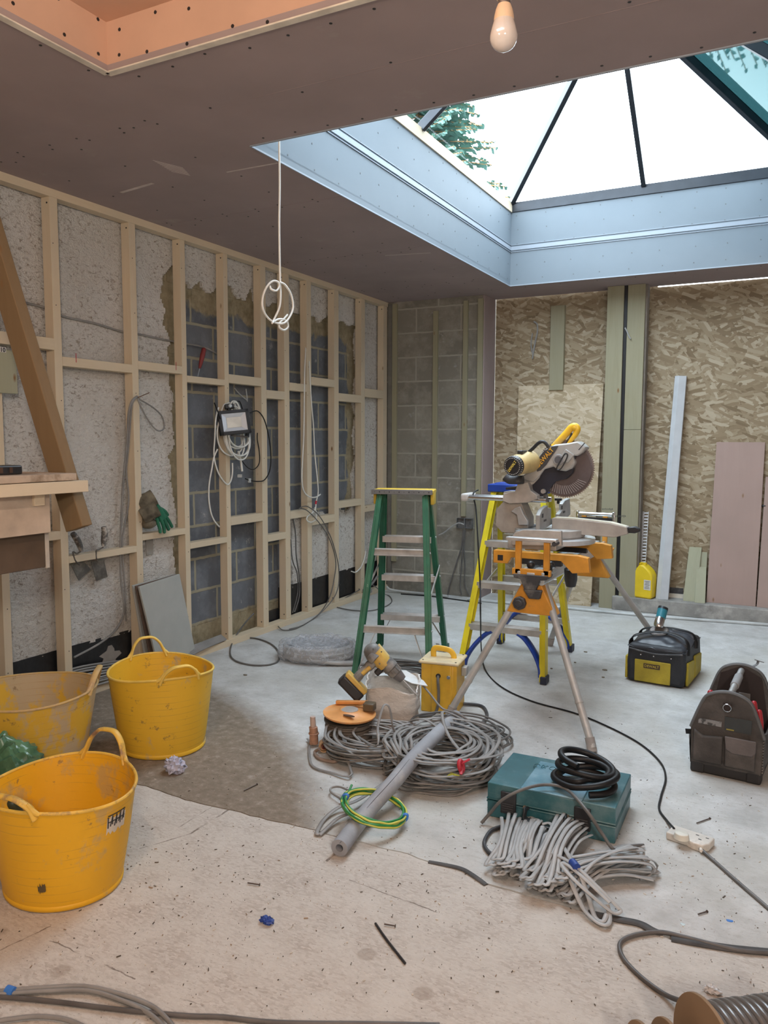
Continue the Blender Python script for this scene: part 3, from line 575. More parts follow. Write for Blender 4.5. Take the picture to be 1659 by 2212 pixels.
b.tube(spl([pw(470, 970, .05), pw(462, 988, .03), pw(458, 1010), pw(452, 1045), pw(451, 1075), pw(455, 1105), pw(463, 1125), pw(474, 1138, .03)]), .0052, 8)
b.tube(spl([pw(515, 975, .05), pw(520, 995, .04), pw(523, 1018, .04)]), .008, 8)
b.build('white_cable_coil', white_cable, label='coil of white cable hung on a stud behind the black floodlight', cat='cable coil', sharp=60)
# white loops hanging at studs seven and eight
b = MB(); w8 = lambda x, y, d=.03: PX(x, y, XL+d)
b.tube(spl([w8(662, 690, -.03), w8(661, 740, -.02), w8(658, 800), w8(657, 870), w8(656, 940), w8(653, 1000), w8(652, 1035), w8(656, 1060), w8(668, 1073), w8(682, 1074), w8(692, 1068)]), .0055, 8)
b.tube(spl([w8(668, 780), w8(672, 860), w8(677, 920), w8(680, 980), w8(686, 1040), w8(687, 1065), w8(683, 1084), w8(681, 1100), w8(672, 1110), w8(664, 1116), w8(663, 1124), w8(672, 1128), w8(682, 1122), w8(683, 1108), w8(680, 1096)]), .005, 8)
b.build('white_cable', white_cable, label='thin white twin cable looped down the middle studs and tied with red tape', cat='cable', sharp=60)
MB().cyl(w8(683, 1082), w8(682, 1089), .008, n=10).build('red_tape_band', red_tape, label='small red tape band round the thin white cable on the studs', cat='tape')
b = MB()
b.tube(spl([w8(645, 1100, .02), w8(655, 1094, .04), w8(668, 1096, .06), w8(690, 1115, .08), w8(710, 1150, .09), w8(724, 1190, .09), w8(732, 1230, .09), w8(730, 1270, .09), w8(715, 1300, .09), PZ(680, 1335, .008), PZ(640, 1357, .008), PZ(612, 1361, .008), PZ(600, 1352, .02)]), .0042, 8)
b.tube(spl([w8(650, 1098, .02), w8(665, 1104, .04), w8(690, 1130, .05), w8(712, 1165, .06), w8(725, 1210, .07), w8(722, 1250, .08), w8(712, 1290, .08), PZ(690, 1325, .008), PZ(655, 1350, .008), PZ(625, 1359, .008)]), .0042, 8)
b.build('dark_cable_loop', mid_cable, label='two thin dark grey cables arching off a noggin down to the bottom plate', cat='cable', sharp=60)
b = MB(); b.tube(spl([PX(x, y, XL-.03) for x, y in ((633, 1122), (638, 1150), (640, 1200), (647, 1250), (646, 1290), (636, 1322))]), .0055, 8); b.tube(spl([PX(x, y, XL-.04) for x, y in ((628, 1165), (632, 1210), (642, 1240), (643, 1280), (632, 1324))]), .0045, 8)
b.build('grey_cable', mid_cable, label='two grey cables dropping over the white lower wall to the black paint', cat='cable', sharp=60)
b = MB(); b.tube(spl([PX(x, y, XL+.01) for x, y in ((790, 1190), (786, 1210), (779, 1226), (768, 1236), (759, 1234))]), .0055, 8); b.build('white_cable', white_cable, label='short end of white cable poking out low on the studs near the corner', cat='cable', sharp=60)
b = MB(); b.tube(spl([PX(x, y, XW+.02) for x, y in ((506, 838), (518, 852), (530, 862), (534, 866))]), .005, 8); b.tube(spl([PX(x, y, XW+.02) for x, y in ((531, 840), (533, 855), (534, 868))]), .005, 8)
b.build('grey_cable', pale_cable, label='forked stub of grey cable on the dark blocks just above the floodlight', cat='cable', sharp=60)
# cable falling from the ceiling with its loops
cc = PZ(603, 305, HC)
b = MB(); pv = lambda x, y, d=0: PX(x, y, cc.x+d)
b.tube(spl([cc+Vector((0, 0, .3)), cc, pv(604, 400), pv(603, 480), pv(604, 560), pv(605, 605), pv(606, 640, .01), pv(603, 665, .01), pv(592, 690), pv(588, 698, .01)]), .0047, 8)
b.tube(spl([pv(604, 610, .01), pv(615, 615, .012), pv(628, 635, .012), pv(633, 660, .012), pv(628, 680, .012), pv(615, 697, .01), pv(598, 698), pv(580, 688, -.01), pv(568, 668, -.01), pv(567, 645, -.01), pv(575, 622, 0), pv(588, 608, .01), pv(600, 609, .016), pv(603, 618, .016), pv(597, 628, .016), pv(586, 625, .01), pv(583, 618, 0)]), .0047, 8)
b.tube(spl([pv(590, 696), pv(600, 690), pv(612, 690), pv(620, 696), pv(622, 706), pv(614, 713), pv(604, 708), pv(604, 697), pv(612, 690), pv(621, 680)]), .0047, 8)
b.build('hanging_white_cable', white_cable, label='white cable hanging from the lantern edge and knotted into a large loop', cat='cable', origin=cc, sharp=60)
# gloves on the noggin ------------------------------------------
gz = PX(340, 1150, XL).z+.0
t = thing('work_gloves', 'pair of worn work gloves with green rubber palms bundled on a low noggin', 'gloves', PX(335, 1152, XL-.02)); q = t.location
g_fab = mat('grubby_khaki_cloth', (.16, .14, .10), .9, var=.35, vscale=14, bump=.5); g_grn = mat('green_rubber', (.02, .16, .09), .45, var=.2)
c1_, c2_ = PX(316, 1085, XL+.0)-q, PX(322, 1108, XL+.03)-q
b = MB(); Rg = Matrix.Rotation(1.0, 3, 'Z')@Matrix.Rotation(1.1, 3, 'Y')
for cc_, s_ in ((c1_, 1.0), (c2_, .85)):
    b.lathe([(.05*s_, -.05), (.056*s_, -.02), (.05*s_, .02), (.052*s_, .055), (.046*s_, .055), (.044*s_, .02), (.03, -.03), (0.0, -.03)], 20, cc_, Rg, sx=1.1, sy=.7)
b.sphere(PX(320, 1130, XL)-q, .05, 16, (1.0, 1.1, .7)); b.build('glove_cuff', g_fab, t, sharp=60)
b = MB(); pg = lambda x, y, d=.04: PX(x, y, XL+d)-q
b.tube(spl([pg(333, 1094), pg(342, 1106), pg(350, 1122)]), .03, 12, flat=(1, .6))
for pts, r_ in (([(343, 1100), (354, 1110), (364, 1124), (371, 1137)], .0105), ([(346, 1108), (354, 1120), (360, 1134), (364, 1143)], .011), ([(344, 1115), (350, 1128), (354, 1140), (355, 1149)], .011), ([(338, 1118), (342, 1132), (345, 1142), (346, 1149)], .010), ([(336, 1098), (346, 1098), (356, 1104), (362, 1112)], .010)):
    b.tube(spl([pg(x, y, .045) for x, y in pts], 4), r_, 10)
    b.sphere(pg(pts[-1][0], pts[-1][1], .045), r_, 10)
b.build('glove_fingers', g_grn, t, sharp=60)
# trowels on the lower noggin -------------------------------------------
tmet = mat('dirty_trowel_steel', (.13, .12, .11), .5, .5, dirt=((.30, .28, .25), 20, .45, .7)); tgr = mat('trowel_grip', (.10, .095, .09), .5, dirt=((.45, .42, .38), 24, .5, .6))
def trowel(lab, grip, neck, blade, dep=.0):
    t = thing('trowel', lab, 'trowel', PX(*neck[0], XL-.0), group=None); q = t.location
    P_ = lambda l, d=0: [PX(x, y, XL-.02+d)-q for x, y in l]
    g = spl(P_(grip, .03), 4); n = len(g); MB().tube(g, [.011+.007*math.sin(PI*min(1, .15+i/n)) for i in range(n)], 12).build('handle', tgr, t)
    MB().tube(spl(P_(neck, .02), 5), .0045, 8).build('tang', tmet, t)
    p4 = P_(blade, -.02); o_ = Vector((.002, 0, 0)); k = len(p4); MB().add([p-o_ for p in p4]+[p+o_ for p in p4], [tuple(range(k)), tuple(range(2*k-1, k-1, -1))]+[(i, k+i, k+(i+1) % k, (i+1) % k) for i in range(k)]).build('blade', tmet, t)
trowel('dusty trowel hooked over the noggin, dark blade hanging, grip leaning beside the stud', [(157, 1152), (166, 1165), (173, 1180), (175, 1190)], [(175, 1190), (166, 1196), (158, 1192), (162, 1210), (172, 1220)], [(154, 1222), (182, 1214), (196, 1230), (170, 1254)])
trowel('dusty trowel standing on the noggin with its grip upright and pale blade hanging', [(224, 1138), (226, 1152), (224, 1168), (223, 1180)], [(223, 1182), (214, 1187), (208, 1190), (208, 1206), (212, 1214)], [(196, 1213), (224, 1208), (232, 1246), (208, 1255)])
MB().lim((XW+.01, PX(312, 1170, XW).y, PX(312, 1200, XW).z), (XW+.015, PX(327, 1170, XW).y, PX(312, 1166, XW).z)).build('plasterboard_scrap', mat('grubby_offcut', (.36, .34, .31), .8, dirt=((.2, .18, .15), 14, .5, .7)), label='small dirty rectangular offcut behind the studs below the gloves', cat='offcut', bevel=.003)
# leaning grey plasterboard offcuts ---------------------------------------------------------
def slab(name, quad, th, m, label, cat, nrm=None, group=None, bev=.0015):
    p = [Vector(v) for v in quad]; nn = ((p[1]-p[0]).cross(p[3]-p[0])).normalized()*th
    if nrm is not None and nn.dot(Vector(nrm)) < 0: nn = -nn
    b = MB(); b.add(p+[v+nn for v in p], [(0, 1, 2, 3), (7, 6, 5, 4)]+[(i, 4+i, 4+(i+1) % 4, (i+1) % 4) for i in range(4)]); return b.build(name, m, label=label, cat=cat, group=group, bevel=bev)
pb_grey = mat('grey_plasterboard_face', (.42, .43, .41), .85, var=.03)
dk_board = mat('brown_board_edge', (.13, .09, .07), .9)
def lean(x0, x1, ytop_l, ytop_r, dx=0.0):
    a = PX(x0, ytop_l, XL+.10+dx); c = PX(x1, ytop_r, XL+.06+dx); return a, c
for i, (m_, lab, off) in enumerate(((pb_grey, 'front grey plasterboard offcut leaning on the studs behind the yellow tubs', 0), (dk_board, 'dark-edged board sandwiched between the two leaning grey offcuts', -.022), (pb_grey, 'rear grey plasterboard offcut leaning behind the front one', -.045))):
    tl = PX(301-abs(off)*300, 1268-abs(off)*60, XL+.14+off); tr = PX(388-abs(off)*150, 1240, XL+.075+off)
    bl = PZ(330-abs(off)*500, 1455, 0)+Vector((off, 0, 0)); br = PZ(425-abs(off)*150, 1420, 0)+Vector((off, 0, 0))
    dn = (tl-tr); e1 = (br-tr)
    bl = PX(325-abs(off)*300, 1440, XL+.32+off); bl = tl+(br-tr); bl.z = max(bl.z, .001)
    slab('plasterboard_offcut', (bl, br, tr, tl), .012, m_, lab, 'plasterboard', (-1, 0, 0))
# bundle of grey cables lying behind the frame on the floor at left ---------------------------------
random.seed(31); b = MB()
for k in range(9):
    o = k*.011; j = lambda: random.uniform(-.01, .01)
    b.tube(spl([Vector((XL+.03-o+j(), 2.35, .012+.006*(k % 3)+k*.004)), Vector((XL+.0-o+j(), 2.7, .03+k*.010)), Vector((XL-.005-o*.6, 3.0, .05+k*.014+j())), Vector((XL+.01-o*.5+j(), 3.3, .045+k*.012)), Vector((XL+.02-o*.6, 3.7, .02+k*.008+j())), Vector((XL+.03-o*.5, 4.0, .05+k*.004)), Vector((XL+.01-o*.5, 4.3, .058+k*.003))]), .0062, 8)
b.build('grey_cable_bundle', grey_cable, label='bundle of grey cables running along the floor behind the studs and yellow tubs', cat='cables', sharp=60)
# membrane scraps on the black band
b = MB(); y0_, z0_ = PX(236, 1418, XW).y, PX(236, 1418, XW).z; pol = [(y0_+.07*math.cos(a)*(1+.35*math.sin(a*5+1)), z0_+.055*math.sin(a)*(1+.3*math.cos(a*4))) for a in np.arange(0, 2*PI, .35)]
b.prism(pol, XW+.004, XW+.007, 'yz'); b.build('render_patch', mat('bare_patch', (.33, .31, .29), .9), kind='structure')
# cables on the floor along the frame --------------------------------------------------------------
z5 = .007
cable('dark_cable_loop', [PZ(427, 1394, .05), PZ(445, 1388, .055), PZ(470, 1382, .056), PZ(505, 1380, .02), PZ(545, 1378, z5), PZ(580, 1388, z5), PZ(600, 1405, z5), PZ(602, 1425, z5), PZ(585, 1435, z5), PZ(550, 1437, z5), PZ(515, 1430, z5), PZ(499, 1418, z5), PZ(498, 1400, z5), PZ(505, 1382, .02), PX(515, 1365, XL-.03), PX(530, 1345, XL-.05), PX(548, 1325, XL-.06)], .0055, mid_cable, 'dark grey cable looped on the floor, left of the bubble wrapped coil')
cable('black_cable', [PZ(728, 1312, .008), PZ(760, 1318, z5), PZ(800, 1319, z5), PZ(830, 1311, z5), PZ(846, 1300, z5), PZ(842, 1288, z5), PZ(828, 1282, z5), PX(800, 1262, XL+.02), PX(770, 1278, XL-.02), PX(735, 1298, XL-.03)], .0045, mid_cable, 'thin dark cable curling on the floor behind the green ladder beside the corner')
b = MB(); b.tube(spl([PX(815, 1245, XL), PX(806, 1258, XL+.02), PX(795, 1268, XL+.03), PX(785, 1275, XL+.02)]), .011, 8); b.box(PX(793, 1277, XL+.02), (.05, .10, .035)); b.build('junction_clip', grey_cable, label='grey cable end with a small clip block on the bottom plate near the corner', cat='cable')
# ============================================================ BACK WALL THINGS
def batten(x0, x1, ytop, ybot, label, th=.025, yv=DB, m=treated_z, name='batten', g=None, cat='batten'):
    a = PY(x0, ytop, yv-th); c = PY(x1, ybot, yv-th); xa = PY(x0, (ytop+ybot)/2, yv-th).x; xb = PY(x1, (ytop+ybot)/2, yv-th).x
    b = MB(); b.lim((xa, yv-th, c.z), (xb, yv, a.z)); return b.build(name, m, label=label, cat=cat, bevel=.0015, group=g)
batten(846, 856, 657, 1213, 'treated vertical batten on the grey blocks, the one nearest the left corner')
batten(933, 943, 672, 1258, 'treated vertical batten on the grey blocks, seen behind the green ladder')
batten(998, 1008, 650, 1116, 'short treated vertical batten ending just above the metal socket box')
batten(1028, 1039, 645, 1257, 'treated vertical batten at the right end of the grey blocks beside the pink return')
batten(837, 845, 657, 1270, 'dark narrow board filling the corner beside the last stud', .03, DB, mat('dark_corner_board', (.17, .16, .14), .8), 'corner_board', cat='board')
# socket box and cables on the blocks
p = PY(1004, 1130, DB-.02); t = thing('socket_back_box', 'galvanised double back box on the grey blocks with three cables dropping from it', 'back box', p)
b = MB(); w_, h_ = .075, .045
for c_, d_ in (((0, .015, 0), (2*w_, .004, 2*h_)), ((0, 0, h_), (2*w_, .03, .004)), ((0, 0, -h_), (2*w_, .03, .004)), ((-w_, 0, 0), (.004, .03, 2*h_)), ((w_, 0, 0), (.004, .03, 2*h_)), ((0, 0, 0), (.01, .03, 2*h_)), ((.03, .01, .0), (.02, .01, .03)), ((-.04, .01, .0), (.02, .01, .03))): b.box(c_, d_)
b.build('box', mat('weathered_galvanised', (.22, .22, .22), .6, .5, .2, 20), t, bevel=.001)
for off, ex in ((0, 0), (-8, -14), (6, 4)):
    b = MB(); b.tube(spl([PY(x, y, DB-.03)-p for x, y in ((1003+off*.3, 1143), (1000+off*.4, 1180), (997+off+ex*.3, 1220), (994+off+ex, 1262), (997+off*2+ex, 1285))]), .006, 8); b.build('cable', mid_cable, t)
b = MB(); b.tube(spl([PY(x, y, DB-.06)-p for x, y in ((1002, 1133), (990, 1130), (975, 1138), (960, 1150), (948, 1156))]), .006, 8); b.build('cable', pale_cable, t)
# posts --------------------------------------------------------------------------------------
def post(x0, x1, yb, name, label, yf, depth, z0=0.0, ztop=HC, m=treated_z):
    a = PY(x0, yb, yf); c = PY(x1, yb, yf); b = MB(); b.lim((a.x, yf, z0), (c.x, yf+depth, ztop)); return b.build(name, m, label=label, cat='post', bevel=.003)
YP = 6.90
post(1299, 1334, 1100, 'timber_post', 'left square green treated timber post of the pair in front of the boarding', YP, .12)
zs = PY(1366, 928, YP).z
post(1342, 1379, 1100, 'timber_post', 'right green treated timber post of the pair, lower length below the butt joint', YP, .14, 0, zs-.002)
post(1342, 1379, 1100, 'timber_post', 'upper length of the right green treated post, above the butt joint', YP+.004, .136, zs, HC)
post(1334, 1342, 1100, 'post_gap_strip', 'narrow black strip between the two timber posts', YP+.02, .1, m=mat('black_gap_strip', (.015, .015, .017), .5, .3))  # plain black strip filling the gap between the posts
post(1379, 1384, 1100, 'packer_strip', 'thin grey-brown packing strip on the right side of the posts', YP+.03, .1, m=mat('grey_packer', (.22, .19, .16), .8))
for (x, y) in ((1312, 1100), (1340, 1115)):      # faded grading stamp, too worn to read
    b = MB(); random.seed(x)
    for k in range(8):
        q = PY(x-11+k*3, y, YP); b.lim((q.x, YP-.0008, q.z-.010+random.uniform(0, .006)), (q.x+.006, YP+.0005, q.z+.010-random.uniform(0, .005)))
    o = bpy.data.objects['timber_post' if x < 1320 else 'timber_post.001']; M_ = b; M_.v = [v-o.location for v in M_.v]; M_.build('ink_stamp', mat('faded_ink', (.10, .10, .085), .9), o)
slabz = lambda x0, x1, y0, y1, yf, th: None
q = PY(1190, 660, YO-.045)
b = MB(); b.lim((PY(1189, 700, YO-.045).x, YO-.045, 1.90), (PY(1219, 700, YO-.045).x, YO, PY(1200, 660, YO-.045).z)); b.build('short_post', treated_z, label='stub of green-grey timber fixed to the boarding, above the leaning pale sheet', cat='post', bevel=.003)
b = MB(); b.tube(spl([PY(x, y, YO-.02) for x, y in ((1153, 695), (1160, 700), (1161, 715), (1157, 735), (1153, 755), (1150, 775))]), .0075, 6); b.tube(spl([PY(x, y, YO-.02) for x, y in ((1150, 720), (1147, 745), (1152, 770))]), .006, 6)
b.build('silicone_strip', mat('grey_plastic_scrap', (.30, .30, .29), .6), label='thin twisted scrap stuck on the boarding left of the short timber stub', cat='scrap')
b = MB(); b.tube(spl([PY(x, y, YP-.015) for x, y in ((1350, 708), (1354, 715), (1358, 725), (1362, 732))]), .006, 6); b.build('tie', pale_cable, label='small pale tie hanging high on the right timber post', cat='tie')
# sheets and lengths leaning ----------------------------------------------------------------
def leaner(name, x0, x1, yt, yb, th, m, label, cat, ytop=YO-.005, ybot=6.95, z0=0.0, x0b=None, x1b=None, bev=.0015):
    tl, tr = PY(x0, yt, ytop-th), PY(x1, yt, ytop-th); bl = PZ(x0b or x0, yb, z0); br = PZ(x1b or x1, yb, z0)
    yb_ = ybot; bl = PY(x0b or x0, yb, yb_); br = PY(x1b or x1, yb, yb_); bl.z = br.z = z0; tr.z = tl.z
    dx = (tr-tl); return slab(name, (bl, br, tr, tl), th, m, label, cat, (0, 1, 0), bev=bev)
leaner('osb_sheet', 1120, 1304, 834, 1305, .018, osb_lite, 'pale half sheet of strand board leaning between the saw and the left timber post', 'board', ybot=6.90, x0b=1108, x1b=1276)
def profile_box(name, x0, x1, yt, yb, x0b, x1b, th, m, label, cat, z0=.118, ybot=6.93, ytop=7.03):
    tl, tr, bl, br = PY(x0, yt, ytop), PY(x1, yt, ytop), PY(x0b, yb, ybot), PY(x1b, yb, ybot); bl.z = br.z = z0; w_ = (tr-tl).length
    t_ = Vector((0, th, 0)); b = MB(); m1, m2 = (tl+tr)/2-Vector((w_*.12, 0, 0)), (bl+br)/2-Vector((w_*.12, 0, 0)); f_ = Vector((0, -.022, 0))
    b.add([bl, m2+f_, br, br+t_, bl+t_, tl, m1+f_, tr, tr+t_, tl+t_], [(0, 1, 6, 5), (1, 2, 7, 6), (2, 3, 8, 7), (3, 4, 9, 8), (4, 0, 5, 9), (0, 4, 3, 2, 1), (5, 6, 7, 8, 9)])
    return b.build(name, m, label=label, cat=cat, bevel=.001)
profile_box('metal_stud', 1458, 1483, 812, 1297, 1416, 1443, .045, mat('pale_pvc_section', (.56, .59, .62), .4, var=.04), 'tall pale grey metal section leaning on the boarding right of the yellow jerry can', 'metal section')
t = thing('perforated_strip', 'narrow perforated metal strip leaning behind the yellow jerry can', 'metal strip', PY(1380, 1290, 6.97))
q = t.location; tl, tr, bl, br = [PY(x, y, v) for x, y, v in ((1385, 1105, YO-.02), (1401, 1105, YO-.02), (1377, 1290, 6.98), (1390, 1290, 6.98))]
b = MB(); mid_t, mid_b = tl.lerp(tr, .45), bl.lerp(br, .45); th = Vector((0, .02, 0))
b.add([v-q for v in (bl, mid_b, mid_t, tl, bl+th, mid_b+th, mid_t+th, tl+th)], [(0, 1, 2, 3), (7, 6, 5, 4), (0, 4, 5, 1), (1, 5, 6, 2), (2, 6, 7, 3), (3, 7, 4, 0)]); b.build('flange', steel, t)
b = MB(); n_ = 28
for k in range(n_):
    f = (k+.5)/n_; c_ = mid_b.lerp(mid_t, f)-q; e_ = br.lerp(tr, f)-q; b.bar(c_, e_, .004, (tl-bl).length/n_*.55, (tl-bl))
b.bar(br-q, tr-q, .004, .004, (0, 1, 0)); b.build('perforated_edge', mat('white_perforations', (.72, .74, .76), .4), t)
pinkb = wood('pink_primed_board', (.43, .315, .275), (.37, .265, .235), 'z', ring=16)
leaner('primed_board', 1548, 1653, 955, 1312, .012, pinkb, 'wide pinkish-brown board leaning on the boarding at the right', 'board', ybot=6.98, z0=.118, x0b=1525, x1b=1632)
leaner('primed_board', 1654, 1760, 1030, 1318, .012, pinkb, 'second pinkish board cut by the right photo edge, right of the wide one', 'board', ybot=6.965, z0=.118, x0b=1634, x1b=1740)
b = MB(); q = PY(1651, 1093, YO-.03); b.sphere(q, .018, 12, (1.3, .6, .6)); b.build('black_clip', black_plastic, label='small black knob poking from between the two pinkish boards', cat='clip')
off_m = wood('green_grey_offcut', (.42, .42, .31), (.33, .33, .22), 'z')
leaner('timber_offcut', 1489, 1516, 1181, 1299, .02, off_m, 'tallest of three green-grey offcuts leaning beside the pinkish boards', 'offcut', ybot=6.95, z0=.118, x0b=1475, x1b=1503)
leaner('timber_offcut', 1505, 1526, 1224, 1302, .02, off_m, 'front short green-grey offcut next to the wide pinkish board', 'offcut', ytop=YO-.04, ybot=6.915, z0=.118, x0b=1500, x1b=1523)
leaner('timber_offcut', 1512, 1528, 1192, 1290, .012, off_m, 'thin offcut showing behind the two green-grey ones', 'offcut', ybot=6.99, z0=.118, x0b=1506, x1b=1524)
b = MB(); b.lim((PY(1446, 1270, YO).x, YO-.004, .125), (PY(1476, 1270, YO).x, YO+.001, .20)); b.build('trim_7', black_dusty, kind='structure')
b = MB(); b.lim((PY(1443, 1288, YO).x, YO-.03, .118), (PY(1480, 1288, YO).x, YO-.004, .150)); b.build('trim_8', board_edge, kind='structure')
# jerry can -------------------------------------------------------------------------------
p = PY(1390, 1293, 6.94); p.z = .118; t = thing('jerry_can', 'yellow plastic jerry can standing on the concrete kerb by the posts', 'jerry can', p, math.radians(-14))
ymat = mat('yellow_can_plastic', (.78, .56, .02), .4, var=.06)
poly = [(-.085, 0), (.085, 0), (.09, .02), (.09, .20), (.07, .235), (.045, .26), (.01, .285), (-.03, .285), (-.045, .26), (-.075, .235), (-.09, .20), (-.09, .02)]
b = MB(); b.prism(poly, -.055, .055, 'xz'); b.build('body', ymat, t, bevel=.016, seg=3)
b = MB(); b.tube(spl([(-.02, 0, .27), (-.045, 0, .262), (-.05, 0, .275), (-.03, 0, .292), (0, 0, .292)]), .009, 8); b.build('handle', ymat, t)
MB().cyl((.0, 0, .282), (.0, 0, .30), .018, n=16).build('cap', ymat, t, bevel=.002)
MB().box((.052, -.0562, .12), (.06, .001, .085)).build('label_panel', mat('white_label', (.68, .66, .60), .6), t)
b = MB()
for k in range(7): b.box((.052, -.0572, .09+k*.010), (.045-.008*(k % 3), .0004, .003))
b.build('label_print', black_plastic, t)
# conduit along the foot of the back walls
b = MB(); b.tube(spl([PZ(1010, 1294, .012), PZ(1070, 1300, .012), PZ(1140, 1306, .012), PZ(1210, 1312, .012), PZ(1300, 1321, .012), PZ(1400, 1330, .012), PZ(1500, 1338, .012), PZ(1600, 1345, .012), PZ(1740, 1356, .012)]), .013, 10)
b.build('grey_conduit', mat('grey_conduit_pvc', (.52, .54, .54), .45), label='long pale grey conduit lying along the foot of the posts and kerb', cat='conduit', sharp=60)
b = MB(); b.tube(spl([PZ(836, 1268, .05), PZ(845, 1274, .03), PZ(880, 1279, .014), PZ(930, 1284, .012), PZ(968, 1289, .012)]), .012, 10); b.build('grey_conduit', mat('grey_conduit_pvc2', (.48, .49, .48), .45), label='short pale grey conduit along the foot of the grey blocks behind the green ladder', cat='conduit', sharp=60)
b = MB(); b.tube(spl([PZ(866, 1283, .006), PZ(930, 1288, .006), PZ(1000, 1297, .006), PZ(1040, 1303, .006)]), .005, 8); b.build('black_cable', black_rubber, label='thin black cable on the floor against the foot of the grey blocks', cat='cable', sharp=60)
# ============================================================ BENCH AND PROP AT THE LEFT
BX, BY = -2.46, 2.21
t = thing('timber_bench', 'rough timber shelf bench with board top and boxed underside, cut by the left photo edge', 'bench', (BX-.3, 1.4, .95)); q = t.location
def bb(name, a, c, m, par=None, bev=.002):
    b = MB(); b.lim(Vector(a)-q, Vector(c)-q); return b.build(name, m, par or t, bevel=bev)
bb('edge_timber', (BX-.047, .7, 1.244), (BX, BY, 1.289), pine_y); bb('edge_timber', (-3.30, .7, 1.244), (-3.25, BY-.02, 1.289), pine_y)
bb('board_top', (-3.32, .7, 1.291), (BX-.012, BY-.045, 1.318), mat('grubby_board_top', (.50, .40, .31), .8, dirt=((.20, .14, .09), 7, .5, .65), var=.1))
bb('fascia_board', (BX-.08, .7, PD(112, 1150, 3.03).z+.0), (BX-.062, PD(112, 1120, 3.02).y, 1.244), mat('warm_board', (.52, .42, .33), .8))
bb('lower_panel', (BX-.30, .7, .955), (BX-.10, 2.08, 1.12), mat('shaded_brown_board', (.11, .075, .05), .85), bev=.003)
bb('end_strip', (BX-.125, 2.082, .95), (BX-.10, 2.10, 1.24), mat('pale_edge_strip', (.55, .50, .44), .7)); bb('cross_rail', (-3.28, 2.0, 1.20), (BX-.05, 2.047, 1.243), pine_x)
p1, p2 = PD(-43, 470, 3.12), PD(158, 1143, 3.12); d_ = (p2-p1).normalized(); p0 = p1-d_*.5
b = MB(); b.bar(p0+Vector((0, .03, 0)), p2+Vector((0, .03, 0)), .097, .052, (0, 1, 0)); 
b.build('timber_prop', wood('prop_timber', (.24, .165, .09), (.17, .11, .055), 'z'), label='leaning rectangular timber prop passing through the end of the bench in front of the studs', cat='timber prop', bevel=.003)
t2 = thing('black_tool', 'black plastic tool lying on the left bench top', 'tool', (BX-.10, 1.93, 1.318)); q2 = t2.location
p = PD(18, 1003, 2.9)
b = MB(); b.box((-.02, -.10, .018), (.075, .30, .034)); b.build('body', black_plastic, t2, bevel=.006)
b = MB()
for k in range(6): b.box((.018, -.20+k*.04, .018), (.004, .012, .02))
b.build('rib', mat('dark_brown_plastic', (.08, .045, .03), .4), t2)
# board with a paper label hung on the stud at the far left
p = PX(14, 800, XL+.02); b = MB(); b.lim((XL+.001, PX(-40, 800, XL).y, PX(14, 850, XL).z), (XL+.02, PX(31, 800, XL).y, PX(14, 757, XL).z)); o = b.build('green_grey_board', off_m, label='short green-grey board fixed over the leftmost stud with a white label', cat='board', bevel=.002)
b = MB(); b.lim((XL+.0205, PX(0, 770, XL).y-.05, PX(14, 763, XL).z-.0), (XL+.022, PX(7, 770, XL).y, PX(14, 752, XL).z)); b.v = [v-o.location for v in b.v]; b.build('paper_label', mat('paper', (.75, .74, .72), .8), o)
yy, zz = PX(3, 757, XL).y, PX(3, 757, XL).z
b = text_mb('10', .03, frame_mat((XL+.0235, yy-.01, zz), (0, 1, 0), (0, 0, 1))); b.v = [v-o.location for v in b.v]; b.build('label_print', black_plastic, o)
# ============================================================ BULB
bc = PD(1088, 80, 1.76)
t = thing('light_bulb', 'unlit frosted light bulb hanging from a pale holder near the ceiling', 'light bulb', bc)
b = MB(); R_ = .0305; prof = [(0, -R_)]+[(R_*math.sin(a), -R_*math.cos(a)) for a in np.arange(.2, 2.0, .2)]+[(.0265, .020), (.0225, .034)]; b.lathe(prof, 32)
s = NB('frosted_bulb_glass'); s.put(s.b.inputs['Subsurface Weight'], 0.0); s.put(s.b.inputs['Transmission Weight'], .35); fr_b = s.fin((.78, .72, .68), .12, 0, .6); b.build('glass', fr_b, t)
b = MB(); b.lathe([(.0228, .030), (.0215, .045), (.0185, .058), (.0145, .068), (.0, .068)], 32); b.build('bulb_base', mat('cream_bulb_base', (.70, .52, .36), .4), t)
b = MB(); b.cyl((0, 0, .066), (0, 0, .082), .0135, n=24); b.build('cap', mat('dull_metal_cap', (.25, .24, .24), .35, .8), t)
b = MB(); b.lathe([(.015, .078), (.018, .082), (.018, .12), (.012, .135), (0, .135)], 24); b.build('lamp_holder', mat('cream_holder', (.72, .60, .50), .5), t)
b = MB(); b.cyl((0, 0, .13), (0, 0, CH-bc.z), .003, n=8); b.build('flex', white_cable, t)
